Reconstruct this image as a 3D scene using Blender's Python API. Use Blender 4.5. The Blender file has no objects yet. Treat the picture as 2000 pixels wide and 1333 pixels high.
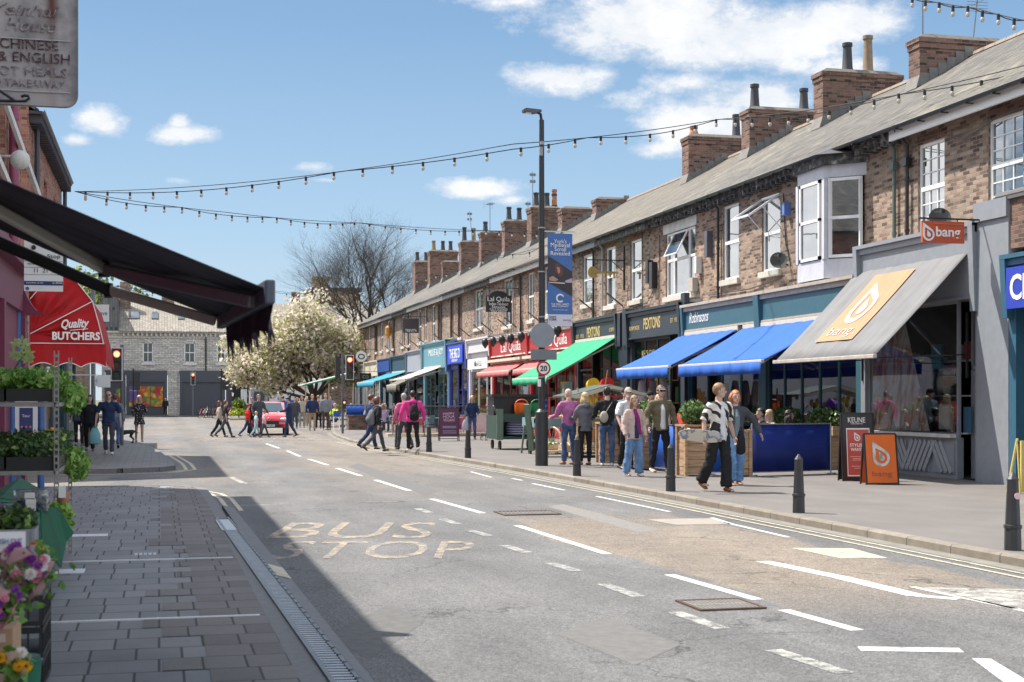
import bpy, bmesh, math, random
from mathutils import Vector, Matrix, noise as mnoise
R = math.radians
SC = bpy.context.scene
# ---------------------------------------------------------------- camera
TH = R(13.83); SN = math.sin(TH); CS = math.cos(TH); FP = 2800.0; HC = 1.65
cam = bpy.data.cameras.new('camera'); camo = bpy.data.objects.new('camera', cam)
SC.collection.objects.link(camo); SC.camera = camo
camo.location = (0, 0, HC); camo.rotation_euler = (R(90), 0, -TH)
cam.sensor_width = 36; cam.lens = FP / 2000 * 36
cam.shift_y = (780 - 666.5) / 2000
cam.clip_start = 0.1; cam.clip_end = 3000
cam.dof.use_dof = True; cam.dof.focus_distance = 27; cam.dof.aperture_fstop = 4.5
# ---------------------------------------------------------------- sun, sky, exposure
SUNV = Vector((-.48, .43, 1)).normalized()            # direction towards the sun
sl = bpy.data.lights.new('sun', 'SUN'); slo = bpy.data.objects.new('sun', sl); SC.collection.objects.link(slo)
sl.energy = 4.0; sl.angle = R(.55); sl.color = (1, .94, .85)
slo.rotation_euler = (-SUNV).to_track_quat('-Z', 'Y').to_euler(); slo.location = (-20, 20, 40)
SC.view_settings.view_transform = 'Standard'; SC.view_settings.look = 'None'
SC.view_settings.gamma = 1; SC.view_settings.exposure = 1.0
W = bpy.data.worlds.new('World'); SC.world = W; W.use_nodes = True
def build_sky():
    nt = W.node_tree; N = nt.nodes; L = nt.links
    for n in list(N): N.remove(n)
    def nd(t, **k):
        n = N.new(t)
        for a, b in k.items(): setattr(n, a, b)
        return n
    def M(op, a, b=None, c=None, clamp=False):
        n = nd('ShaderNodeMath', operation=op, use_clamp=clamp)
        for i, v in enumerate((a, b, c)):
            if v is None: continue
            if isinstance(v, (int, float)): n.inputs[i].default_value = v
            else: L.new(v, n.inputs[i])
        return n.outputs[0]
    out = nd('ShaderNodeOutputWorld'); bg = nd('ShaderNodeBackground'); bg.inputs[1].default_value = .12
    sky = nd('ShaderNodeTexSky', sky_type='NISHITA', sun_disc=False)
    sky.sun_elevation = math.asin(SUNV.z); sky.sun_rotation = math.atan2(SUNV.x, SUNV.y)
    sky.air_density = 1.25; sky.dust_density = .6; sky.ozone_density = 2.5; sky.altitude = 20
    tc = nd('ShaderNodeTexCoord'); sp = nd('ShaderNodeSeparateXYZ'); L.new(tc.outputs['Generated'], sp.inputs[0])
    X, Y, Z = sp.outputs
    az = M('ARCTAN2', X, Y); el = M('ARCSINE', Z)
    cb = nd('ShaderNodeCombineXYZ'); L.new(az, cb.inputs[0]); L.new(el, cb.inputs[1])
    nz = nd('ShaderNodeTexNoise'); nz.inputs['Scale'].default_value = 16; nz.inputs['Detail'].default_value = 11; nz.inputs['Roughness'].default_value = .69
    mp = nd('ShaderNodeMapping'); mp.inputs['Scale'].default_value = (1, 1.7, 1); L.new(cb.outputs[0], mp.inputs[0]); L.new(mp.outputs[0], nz.inputs['Vector'])
    n1 = M('MULTIPLY', M('SUBTRACT', nz.outputs[0], .5), 2.6)
    blobs = [(200,235,52,30,1),(150,276,40,14,1),(362,262,70,22,1),(352,238,24,20,1),(610,326,42,12,.7),(350,352,60,9,.5),(540,357,40,8,.35),
      (928,370,100,20,1),(1003,392,48,12,.8),(1092,150,125,32,1),(1340,160,85,24,.8),(1230,192,60,26,.55),(1150,80,110,36,.9),(1270,40,240,75,1.15),
      (1480,70,200,62,1.2),(1390,105,140,36,1.1),(1650,40,150,50,1),(1730,45,40,30,.5),(1010,5,120,20,.7),(1470,190,140,42,1.1),(1390,245,130,52,1.25),(1290,290,70,22,.8),
      (1640,140,90,36,.9),(1550,130,60,30,.8),(640,352,50,6,.4),(1280,92,60,16,.5),(1320,-60,400,40,1),(1850,100,90,30,.6)]
    acc = None
    for (px, py, rx, ry, s) in blobs:
        u = (px - 1000) / FP; a = math.atan(u) + TH; e = math.atan((780 - py) / FP * math.cos(math.atan(u)))
        v = nd('ShaderNodeVectorMath', operation='SUBTRACT'); L.new(cb.outputs[0], v.inputs[0]); v.inputs[1].default_value = (a, e, 0)
        w = nd('ShaderNodeVectorMath', operation='MULTIPLY'); L.new(v.outputs[0], w.inputs[0]); w.inputs[1].default_value = (FP / rx * .95, FP / ry * .95, 0)
        l = nd('ShaderNodeVectorMath', operation='LENGTH'); L.new(w.outputs[0], l.inputs[0])
        d = M('MULTIPLY', M('SUBTRACT', 1.5, l.outputs['Value']), s)
        acc = d if acc is None else M('SMOOTH_MAX', acc, d, .25)
    # unseen clouds beside, behind and above the view, added for reflections and fill light
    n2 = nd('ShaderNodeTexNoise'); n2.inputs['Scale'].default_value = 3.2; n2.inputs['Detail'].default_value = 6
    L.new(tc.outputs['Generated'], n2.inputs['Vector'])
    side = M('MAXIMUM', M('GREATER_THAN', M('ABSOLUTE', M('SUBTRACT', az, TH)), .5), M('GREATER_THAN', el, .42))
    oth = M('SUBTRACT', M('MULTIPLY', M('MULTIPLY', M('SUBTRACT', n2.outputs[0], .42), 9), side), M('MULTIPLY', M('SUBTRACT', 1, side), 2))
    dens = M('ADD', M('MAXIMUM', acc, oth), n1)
    mask = M('MULTIPLY', M('SMOOTHSTEP', dens, .25, 1.3) if False else M('MULTIPLY', M('SUBTRACT', dens, .45), 1.5, clamp=True), .93, clamp=True)
    mask = M('POWER', mask, 1.15)
    mx = nd('ShaderNodeMixRGB'); L.new(mask, mx.inputs[0])
    # a clean, slightly paler blue
    hs = nd('ShaderNodeHueSaturation'); hs.inputs['Saturation'].default_value = .92; hs.inputs['Value'].default_value = 1.0
    rp = nd('ShaderNodeValToRGB'); L.new(M('DIVIDE', el, 1.57), rp.inputs[0]); e_ = rp.color_ramp.elements
    e_[0].position = 0; e_[0].color = (2.35, 2.95, 3.55, 1); e_[1].position = 1; e_[1].color = (.5, 1.1, 2.3, 1)
    for q_, c_ in ((.075, (1.45, 2.35, 3.35, 1)), (.165, (.74, 1.55, 2.7, 1)), (.4, (.6, 1.3, 2.4, 1))): x_ = e_.new(q_); x_.color = c_
    m2 = nd('ShaderNodeMixRGB'); m2.inputs[0].default_value = .9; L.new(sky.outputs[0], m2.inputs[1]); L.new(rp.outputs[0], m2.inputs[2])
    L.new(m2.outputs[0], hs.inputs['Color']); L.new(hs.outputs[0], mx.inputs[1])
    cc = nd('ShaderNodeValToRGB'); L.new(M('ADD', M('MULTIPLY', nz.outputs[0], .9), M('MULTIPLY', dens, .12)), cc.inputs[0])
    cc.color_ramp.elements[0].position = .4; cc.color_ramp.elements[0].color = (3.2, 3.45, 3.8, 1)
    cc.color_ramp.elements[1].position = .72; cc.color_ramp.elements[1].color = (4.4, 4.4, 4.4, 1)
    br = nd('ShaderNodeVectorMath', operation='SCALE'); L.new(cc.outputs[0], br.inputs[0]); L.new(M('MULTIPLY_ADD', side, 1.1, 1), br.inputs['Scale'])  # the added unseen clouds are brightened to lift the shade
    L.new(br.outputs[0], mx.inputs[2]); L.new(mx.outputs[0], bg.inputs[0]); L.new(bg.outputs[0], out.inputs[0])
build_sky()
# ---------------------------------------------------------------- helpers
rnd = random.Random(7)
def fx(px, py, X):                       # point on the plane x = X seen at a photo position
    u = (px - 1000) / FP; t = X / (SN + u * CS)
    return Vector((X, t * (CS - u * SN), HC + (780 - py) / FP * t))
def gp(px, py, z=0.1):
    u = (px - 1000) / FP; t = (HC - z) * FP / (py - 780)
    return Vector((t * (SN + u * CS), t * (CS - u * SN), z))
def fy(px, py, Y):
    u = (px - 1000) / FP; t = Y / (CS - u * SN)
    return Vector((t * (SN + u * CS), Y, HC + (780 - py) / FP * t))
def wloc(o):
    v = Vector((0, 0, 0))
    while o is not None: v += o.location; o = o.parent
    return v
def link(o): SC.collection.objects.link(o); return o
def tag(o, label=None, cat=None, group=None, kind=None):
    if label: o['label'] = label
    if cat: o['category'] = cat
    if group: o['group'] = group
    if kind: o['kind'] = kind
    return o
def thing(name, loc, label, cat, group=None, rz=0):
    o = link(bpy.data.objects.new(name, None)); o.location = loc; o.rotation_euler[2] = rz
    o.empty_display_size = .2
    return tag(o, label, cat, group)
class MB:
    def __init__(s): s.v = []; s.f = []; s.m = []; s.cm = 0
    def mat(s, i): s.cm = i; return s
    def face(s, pts):
        b = len(s.v); s.v += [tuple(p) for p in pts]; s.f.append(tuple(range(b, b + len(pts)))); s.m.append(s.cm); return s
    def faces(s, vs, fs):
        b = len(s.v); s.v += [tuple(p) for p in vs]
        for f in fs: s.f.append(tuple(b + i for i in f)); s.m.append(s.cm)
        return s
    def box(s, x0, x1, y0, y1, z0, z1):
        if x0 > x1: x0, x1 = x1, x0
        if y0 > y1: y0, y1 = y1, y0
        if z0 > z1: z0, z1 = z1, z0
        return s.faces([(x0,y0,z0),(x1,y0,z0),(x1,y1,z0),(x0,y1,z0),(x0,y0,z1),(x1,y0,z1),(x1,y1,z1),(x0,y1,z1)],
            [(0,3,2,1),(4,5,6,7),(0,1,5,4),(1,2,6,5),(2,3,7,6),(3,0,4,7)])
    def obox(s, c, ax, ay, az):                # box with half axes
        c, ax, ay, az = map(Vector, (c, ax, ay, az)); p = []
        for k in (-1, 1):
            for (i, j) in ((-1,-1),(1,-1),(1,1),(-1,1)): p.append(c + ax*i + ay*j + az*k)
        return s.faces(p, [(0,3,2,1),(4,5,6,7),(0,1,5,4),(1,2,6,5),(2,3,7,6),(3,0,4,7)])
    def bar(s, a, b, w, h=None, up=(0,0,1)):
        a, b = Vector(a), Vector(b); h = h or w; d = b - a; n = d.normalized(); up = Vector(up)
        if abs(n.dot(up)) > .98: up = Vector((1,0,0))
        sd = n.cross(up).normalized(); u2 = sd.cross(n)
        return s.obox((a+b)/2, d/2, sd*w/2, u2*h/2)
    def prism(s, poly, d):                     # polygon (3d points) extruded along d
        d = Vector(d); n = len(poly); a = [Vector(p) for p in poly]; b = [p + d for p in a]
        return s.faces(a + b, [tuple(range(n))[::-1], tuple(range(n, 2*n))] + [(i, (i+1) % n, n + (i+1) % n, n + i) for i in range(n)])
    def tube(s, pts, rad, n=8, side=None, cap=True, flat=1.0):
        pts = [Vector(p) for p in pts]; k = len(pts)
        if not isinstance(rad, (list, tuple)): rad = [rad] * k
        rings = []; prev = Vector(side) if side else None
        for i, p in enumerate(pts):
            d = (pts[min(i+1, k-1)] - pts[max(i-1, 0)])
            d = d.normalized() if d.length > 1e-9 else Vector((0,0,1))
            if prev is None: prev = Vector((1,0,0)) if abs(d.x) < .8 else Vector((0,1,0))
            a = (prev - d * prev.dot(d))
            if a.length < 1e-4: a = Vector((0,1,0)) - d * d.y
            a.normalize(); b = d.cross(a); prev = a
            r = rad[i]; ra, rb = r if isinstance(r, (list, tuple)) else (r, r * flat)
            rings.append([p + a * ra * math.cos(t) + b * rb * math.sin(t) for t in (2*math.pi*j/n for j in range(n))])
        vs = [q for r in rings for q in r]; fs = []
        for i in range(k-1):
            for j in range(n):
                fs.append((i*n+j, i*n+(j+1)%n, (i+1)*n+(j+1)%n, (i+1)*n+j))
        if cap: fs.append(tuple(range(n))[::-1]); fs.append(tuple((k-1)*n + j for j in range(n)))
        return s.faces(vs, fs)
    def cyl(s, a, b, r, r2=None, n=12): return s.tube([a, b], [r, r if r2 is None else r2], n)
    def ell(s, c, rx, ry, rz, n=12, m=8, rot=None):
        c = Vector(c); vs = [Vector((0,0,rz))]; 
        for i in range(1, m):
            a = math.pi*i/m
            for j in range(n):
                b = 2*math.pi*j/n; vs.append(Vector((rx*math.sin(a)*math.cos(b), ry*math.sin(a)*math.sin(b), rz*math.cos(a))))
        vs.append(Vector((0,0,-rz)))
        if rot is not None: vs = [rot @ v for v in vs]
        vs = [v + c for v in vs]; fs = [(0, 1+j, 1+(j+1)%n) for j in range(n)]
        for i in range(m-2):
            for j in range(n): fs.append((1+i*n+j, 1+(i+1)*n+j, 1+(i+1)*n+(j+1)%n, 1+i*n+(j+1)%n))
        e = len(vs)-1; q = 1+(m-2)*n
        fs += [(e, q+(j+1)%n, q+j) for j in range(n)]
        return s.faces(vs, fs)
    def build(s, name, mats, parent=None, smooth=False, local=False, auto=None, bevel=0):
        me = bpy.data.meshes.new(name)
        off = wloc(parent) if (parent is not None and not local) else Vector((0,0,0))
        me.from_pydata([(v[0]-off.x, v[1]-off.y, v[2]-off.z) for v in s.v], [], s.f)
        if not isinstance(mats, (list, tuple)): mats = [mats]
        for m in mats: me.materials.append(m)
        me.polygons.foreach_set('material_index', [min(i, len(mats)-1) for i in s.m])
        if smooth: me.polygons.foreach_set('use_smooth', [True]*len(me.polygons))
        if auto:
            try: me.set_sharp_from_angle(angle=R(auto))
            except Exception: pass
        me.update()
        o = link(bpy.data.objects.new(name, me))
        if parent is not None: o.parent = parent
        if bevel:
            b = o.modifiers.new('bevel', 'BEVEL'); b.width = bevel; b.segments = 2; b.limit_method = 'ANGLE'; b.angle_limit = R(50)
        return o
TMP = bpy.data.scenes.new('bench')          # a small empty scene in which modifiers and lettering are turned into meshes
def bench(o):
    TMP.collection.objects.link(o); vl = TMP.view_layers[0]; vl.update(); me = bpy.data.meshes.new_from_object(o.evaluated_get(vl.depsgraph))
    TMP.collection.objects.unlink(o); return me
def bake_mods(o):
    SC.collection.objects.unlink(o); me = bench(o); SC.collection.objects.link(o)
    o.modifiers.clear(); old = o.data; o.data = me; bpy.data.meshes.remove(old)
def text(s, c, r, u, h, mat, parent=None, width=None, name='lettering', ext=.004, shear=0, align='CENTER', bold=0, lines=1.0, local=False, flat=False):
    cu = bpy.data.curves.new('t', 'FONT'); cu.body = s; cu.size = 1; cu.align_x = align; cu.align_y = 'CENTER'
    cu.shear = shear; cu.extrude = 0 if flat else 0.001; cu.offset = bold; cu.resolution_u = 3; cu.space_line = lines
    o = bpy.data.objects.new('t', cu); me = bench(o)
    bpy.data.objects.remove(o); bpy.data.curves.remove(cu)
    r, u, c = Vector(r).normalized(), Vector(u).normalized(), Vector(c); n = r.cross(u)
    ys = [v.co.y for v in me.vertices]; xs = [v.co.x for v in me.vertices]
    if not ys: return None
    hy = max(ys) - min(ys); k = h / hy; cy = (max(ys) + min(ys)) / 2
    kx = width / (max(xs) - min(xs)) if width else k * .92
    cx = (max(xs) + min(xs)) / 2 if align == 'CENTER' else (min(xs) if align == 'LEFT' else max(xs))
    off = wloc(parent) if (parent is not None and not local) else Vector((0,0,0))
    for v in me.vertices:
        p = v.co.copy(); v.co = c + r*(p.x-cx)*kx + u*(p.y-cy)*k + n*(ext if p.z > 0 else -.0005) - off
    me.materials.clear(); me.materials.append(mat)
    o = link(bpy.data.objects.new(name, me)); o.parent = parent
    return o
# ---------------------------------------------------------------- materials
_mc = {}
class NT:
    def __init__(s, name):
        s.mt = bpy.data.materials.new(name); s.mt.use_nodes = True; s.t = s.mt.node_tree; s.N = s.t.nodes; s.L = s.t.links
        s.b = s.N['Principled BSDF']; s.out = s.N['Material Output']; s._g = None
    def nd(s, t, **k):
        n = s.N.new(t)
        for a, b in k.items(): setattr(n, a, b)
        return n
    def put(s, sock, v):
        if isinstance(v, (int, float)):
            sock.default_value = v if not hasattr(sock.default_value, '__len__') else (v, v, v, 1)[:len(sock.default_value)]
        elif isinstance(v, (tuple, list)): sock.default_value = tuple(v) + ((1,) if len(v) == 3 and len(sock.default_value) == 4 else ())
        else: s.L.new(v, sock)
    def M(s, op, a, b=None, c=None, clamp=False):
        n = s.nd('ShaderNodeMath', operation=op, use_clamp=clamp)
        for i, v in enumerate((a, b, c)):
            if v is not None: s.put(n.inputs[i], v)
        return n.outputs[0]
    def mix(s, f, a, b, bt='MIX'):
        n = s.nd('ShaderNodeMixRGB', blend_type=bt); s.put(n.inputs[0], f); s.put(n.inputs[1], a); s.put(n.inputs[2], b); return n.outputs[0]
    def pos(s):
        if s._g is None: s._g = s.nd('ShaderNodeNewGeometry')
        return s._g.outputs['Position']
    def sep(s, v=None):
        n = s.nd('ShaderNodeSeparateXYZ'); s.L.new(v if v is not None else s.pos(), n.inputs[0]); return n.outputs
    def comb(s, x, y, z=0):
        n = s.nd('ShaderNodeCombineXYZ')
        for i, v in enumerate((x, y, z)): s.put(n.inputs[i], v)
        return n.outputs[0]
    def noise(s, scale, detail=3, rough=.55, vec=None, sc=None):
        n = s.nd('ShaderNodeTexNoise'); n.inputs['Scale'].default_value = scale; n.inputs['Detail'].default_value = detail; n.inputs['Roughness'].default_value = rough
        v = vec if vec is not None else s.pos()
        if sc:
            m = s.nd('ShaderNodeMapping'); m.inputs['Scale'].default_value = sc; s.L.new(v, m.inputs[0]); v = m.outputs[0]
        s.L.new(v, n.inputs['Vector']); return n.outputs[0]
    def ramp(s, v, stops):
        n = s.nd('ShaderNodeValToRGB'); s.put(n.inputs[0], v); e = n.color_ramp.elements
        while len(e) < len(stops): e.new(.5)
        for i, (p, c) in enumerate(stops):
            e[i].position = p; e[i].color = (tuple(c) + (1,)) if hasattr(c, '__len__') else (c, c, c, 1)
        return n.outputs[0]
    def bump(s, h, strength=.3, dist=.01):
        n = s.nd('ShaderNodeBump'); n.inputs['Strength'].default_value = strength; n.inputs['Distance'].default_value = dist
        s.put(n.inputs['Height'], h); s.L.new(n.outputs[0], s.b.inputs['Normal'])
    def wallvec(s):                             # coordinates that lie in a wall whichever way it faces
        s.pos(); n = s.sep(s._g.outputs['Normal']); p = s.sep()
        f = s.M('GREATER_THAN', s.M('ABSOLUTE', n[0]), .6)
        h = s.M('ADD', s.M('MULTIPLY', p[1], f), s.M('MULTIPLY', p[0], s.M('SUBTRACT', 1, f)))
        return s.comb(h, p[2], 0)
    def set(s, col=None, rough=None, metal=None, spec=None):
        if col is not None: s.put(s.b.inputs['Base Color'], col)
        if rough is not None: s.put(s.b.inputs['Roughness'], rough)
        if metal is not None: s.put(s.b.inputs['Metallic'], metal)
        if spec is not None: s.put(s.b.inputs['Specular IOR Level'], spec)
        return s.mt
def plain(name, col, rough=.6, metal=0, var=.12, scale=6, bump=0, bscale=60, spec=None, dirt=0):
    if name in _mc: return _mc[name]
    n = NT(name); c = n.noise(scale, 4); k = n.M('MULTIPLY_ADD', n.M('SUBTRACT', c, .5), var*2.6, 1)
    col2 = n.mix(1, col, n.comb(k, k, k), 'MULTIPLY')
    if dirt:
        d = n.ramp(n.noise(scale*.6, 6, .7, sc=(1, 1, .35)), [(.5, 0), (.75, 1)])
        col2 = n.mix(n.M('MULTIPLY', d, dirt), col2, (.09, .08, .065))
    n.set(col2, rough, metal, spec)
    if bump: n.bump(n.noise(bscale, 4), bump, .01)
    _mc[name] = n.mt; return n.mt
def mottle(name, stops, scale=4, rough=.8, detail=5, bump=0, bscale=50, metal=0, sc=None):
    if name in _mc: return _mc[name]
    n = NT(name); n.set(n.ramp(n.noise(scale, detail, .6, sc=sc), stops), rough, metal)
    if bump: n.bump(n.noise(bscale, 4), bump, .01)
    _mc[name] = n.mt; return n.mt
def brick(name, c1, c2, c3, mortar, soot=.35):
    if name in _mc: return _mc[name]
    n = NT(name); wv = n.wallvec(); b = n.nd('ShaderNodeTexBrick'); 
    dv = n.nd('ShaderNodeVectorMath', operation='ADD'); n.L.new(wv, dv.inputs[0])
    nn = n.nd('ShaderNodeTexNoise'); nn.inputs['Scale'].default_value = 9; n.L.new(wv, nn.inputs['Vector'])
    sb = n.nd('ShaderNodeVectorMath', operation='SUBTRACT'); n.L.new(nn.outputs['Color'], sb.inputs[0]); sb.inputs[1].default_value = (.5,.5,.5)
    ml = n.nd('ShaderNodeVectorMath', operation='SCALE'); n.L.new(sb.outputs[0], ml.inputs[0]); ml.inputs['Scale'].default_value = .022
    n.L.new(ml.outputs[0], dv.inputs[1]); n.L.new(dv.outputs[0], b.inputs['Vector'])
    b.inputs['Scale'].default_value = 1; b.inputs['Brick Width'].default_value = .235; b.inputs['Row Height'].default_value = .078
    b.inputs['Mortar Size'].default_value = .0085; b.inputs['Mortar Smooth'].default_value = .35
    b.inputs['Color1'].default_value = (0,0,0,1); b.inputs['Color2'].default_value = (1,1,1,1); b.inputs['Mortar'].default_value = (.5,.5,.5,1); b.inputs['Bias'].default_value = 0
    # per brick tone
    tone = n.ramp(n.M('ADD', n.sep(b.outputs['Color'])[0], n.M('MULTIPLY', n.M('SUBTRACT', n.noise(2.2, 3), .5), .7)), [(0, c3), (.28, c1), (.62, c2), (1, tuple(min(1, x*1.25) for x in c2))])
    col = n.mix(b.outputs['Fac'], tone, mortar)
    col = n.mix(.55, col, n.ramp(n.noise(38, 3), [(.3, .45), (.7, 1)]), 'MULTIPLY')
    st = n.ramp(n.noise(.55, 5, .65, sc=(1, 1, .6)), [(.46, 0), (.72, 1)])
    col = n.mix(n.M('MULTIPLY', st, soot), col, (.07, .055, .045))
    n.set(col, .88)
    n.bump(n.M('SUBTRACT', n.M('MULTIPLY', n.noise(45, 3), .35), b.outputs['Fac']), .8, .012)
    _mc[name] = n.mt; return n.mt
BRK = brick('brick_buff', (.245,.150,.108), (.37,.265,.195), (.095,.058,.045), (.345,.30,.245), .45)
BRK2 = brick('brick_pink', (.28,.155,.112), (.40,.275,.20), (.115,.06,.045), (.37,.32,.255), .4)
BRK3 = brick('brick_brown', (.23,.148,.11), (.355,.265,.205), (.09,.058,.046), (.31,.265,.215), .6)
BRKR = brick('brick_red_stack', (.165,.078,.057), (.26,.14,.102), (.065,.04,.032), (.27,.23,.19), .55)
BRKO = brick('brick_red', (.33,.12,.075), (.42,.19,.13), (.16,.06,.045), (.36,.29,.24), .25)
def mk_stone():
    n = NT('grey_stone'); wv = n.wallvec(); b = n.nd('ShaderNodeTexBrick'); n.L.new(wv, b.inputs['Vector'])
    b.inputs['Scale'].default_value = 1; b.inputs['Brick Width'].default_value = .55; b.inputs['Row Height'].default_value = .17; b.inputs['Mortar Size'].default_value = .018
    b.inputs['Color1'].default_value = (.54,.51,.47,1); b.inputs['Color2'].default_value = (.84,.79,.70,1); b.inputs['Mortar'].default_value = (.30,.28,.25,1)
    n.set(n.mix(.6, b.outputs['Color'], n.ramp(n.noise(6, 5), [(.3, .4), (.7, 1)]), 'MULTIPLY'), .9)
    n.bump(n.M('SUBTRACT', n.noise(20), b.outputs['Fac']), .7, .02); return n.mt
STONE = mk_stone()
def mk_slate(name, c1, c2, row=.22, wd=.32, moss=.3, rib=False):
    n = NT(name); p = n.sep(); v = n.comb(p[1], n.M('MULTIPLY', p[0], 1.18), 0); b = n.nd('ShaderNodeTexBrick'); n.L.new(v, b.inputs['Vector'])
    b.inputs['Scale'].default_value = 1; b.inputs['Brick Width'].default_value = wd; b.inputs['Row Height'].default_value = row; b.inputs['Mortar Size'].default_value = .012; b.inputs['Mortar Smooth'].default_value = .2
    b.inputs['Color1'].default_value = c1 + (1,); b.inputs['Color2'].default_value = c2 + (1,); b.inputs['Mortar'].default_value = tuple(x*.3 for x in c1) + (1,)
    col = n.mix(.5, b.outputs['Color'], n.ramp(n.noise(3.5, 6, .7), [(.35, .5), (.65, 1.0)]), 'MULTIPLY')
    col = n.mix(n.M('MULTIPLY', n.ramp(n.noise(1.2, 7, .75), [(.5, 0), (.68, 1)]), moss), col, (.36, .32, .22))
    n.set(col, .75)
    # each course overlaps the one below
    fr = n.M('FRACT', n.M('DIVIDE', n.M('MULTIPLY', p[0], 1.18), row))
    h = n.M('SUBTRACT', n.M('SUBTRACT', 1, fr), b.outputs['Fac'])
    if rib: h = n.M('ADD', h, n.M('MULTIPLY', n.M('SINE', n.M('MULTIPLY', p[1], 2*math.pi/.3)), 1.6))
    n.bump(n.M('ADD', h, n.M('MULTIPLY', n.noise(30), .5)), .9, .02); return n.mt
SLATE = mk_slate('roof_slate', (.085,.077,.07), (.145,.132,.115), moss=.38)
SLATE2 = mk_slate('roof_slate_mossy', (.098,.09,.077), (.158,.145,.12), .24, .3, moss=.55)
TILE = mk_slate('roof_concrete_tile', (.125,.108,.088), (.18,.158,.125), .33, .3, .25, True)
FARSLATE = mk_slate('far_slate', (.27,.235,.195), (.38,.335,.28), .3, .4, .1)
DSLATE = mk_slate('dark_slate', (.10,.10,.105), (.16,.155,.15), .25, .3, .15)
def road_col(n):
    p = n.sep()
    g = n.ramp(n.noise(1.1, 6, .6, sc=(1, .35, 1)), [(.3, (.120,.119,.120)), (.52, (.160,.158,.157)), (.75, (.205,.201,.196))])
    # worn buff surfacing over the far lane and ahead
    bm = n.M('ADD', n.noise(.8, 5, .7, sc=(1, .25, 1)), n.M('MULTIPLY', n.ramp(n.M('DIVIDE', p[0], 10.0), [(.44, 0), (.5, 1), (.70, 1), (.745, 0)]), .36))
    near = n.ramp(n.M('DIVIDE', p[1], 100.0), [(.095, 0), (.12, 1), (.185, 1), (.2, .0), (.29, .1), (.36, .75), (.7, .8)])
    buff = n.M('MULTIPLY', n.ramp(bm, [(.66, 0), (.72, 1)]), near)
    far = n.M('MULTIPLY', n.ramp(n.noise(.3, 5, .6, sc=(1, .3, 1)), [(.44, 0), (.6, 1)]), n.ramp(n.M('DIVIDE', p[1], 100.0), [(.2, 0), (.34, 1)]))
    buff = n.M('MAXIMUM', buff, n.M('MULTIPLY', far, .8))
    bc = n.ramp(n.noise(2.5, 5, .7), [(.3, (.205,.165,.13)), (.7, (.285,.24,.19))])
    c = n.mix(n.M('MULTIPLY', buff, .85), g, bc)
    # tyre-darkened and patched strips
    pt = n.ramp(n.noise(.35, 2, .5, sc=(1.6, .5, 1)), [(.60, 0), (.615, 1)])
    c = n.mix(n.M('MULTIPLY', pt, .30), c, (.12,.12,.12))
    # lengthwise tyre polish and patched trench strips
    tw = n.M('SINE', n.M('MULTIPLY_ADD', n.noise(.25, 2), 1.2, n.M('MULTIPLY', p[0], 3.1))); tk = n.M('MULTIPLY_ADD', tw, .07, n.M('MULTIPLY_ADD', n.noise(2.5, 5, .7, sc=(1,.12,1)), .30, .85)); c = n.mix(1, c, n.comb(tk, tk, tk), 'MULTIPLY')
    # cracks
    v = n.nd('ShaderNodeTexVoronoi', feature='DISTANCE_TO_EDGE'); v.inputs['Scale'].default_value = .55
    w = n.nd('ShaderNodeVectorMath', operation='ADD'); n.L.new(n.pos(), w.inputs[0])
    q = n.nd('ShaderNodeTexNoise'); q.inputs['Scale'].default_value = 1.7; q.inputs['Detail'].default_value = 6; n.L.new(n.pos(), q.inputs['Vector'])
    n.L.new(q.outputs['Color'], w.inputs[1]); n.L.new(w.outputs[0], v.inputs['Vector'])
    ck = n.M('MULTIPLY', n.ramp(v.outputs['Distance'], [(.0, 1), (.012, 0)]), n.ramp(n.noise(.4, 2), [(.5, 0), (.58, 1)]))
    c = n.mix(n.M('MULTIPLY', ck, .85), c, (.05,.05,.05))
    # stone chippings in the surface
    sv = n.nd('ShaderNodeTexVoronoi'); sv.inputs['Scale'].default_value = 75; n.L.new(n.pos(), sv.inputs['Vector'])
    k = n.ramp(n.sep(sv.outputs['Color'])[0], [(0, .55), (.5, .93), (.8, 1.08), (1, 1.4)])
    c = n.mix(1, c, k, 'MULTIPLY')
    return c, sv.outputs['Distance']
def mk_road():
    n = NT('asphalt'); c, h = road_col(n); n.set(c, .82, spec=.35); n.bump(n.M('ADD', h, n.M('MULTIPLY', n.noise(9), .3)), .55, .012); return n.mt
ROAD = mk_road()
def mk_paint(name, col, wear):
    n = NT(name); c, h = road_col(n)
    m = n.ramp(n.M('ADD', n.noise(6, 6, .75), n.M('MULTIPLY', n.noise(60, 2), .35)), [(wear, 0), (wear+.16, 1)])
    n.set(n.mix(m, c, n.mix(.4, col, n.ramp(n.noise(25, 3), [(.3,.6),(.7,1)]), 'MULTIPLY')), .7); n.bump(h, .4, .01); return n.mt
PWHITE = mk_paint('road_paint_white', (.68,.67,.63), .47)
PWORN = mk_paint('road_paint_worn', (.46,.45,.41), .60)
PYEL = mk_paint('road_paint_faded_yellow', (.50,.38,.24), .625)
PCREAM = mk_paint('road_paint_cream', (.55,.49,.36), .5)
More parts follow.
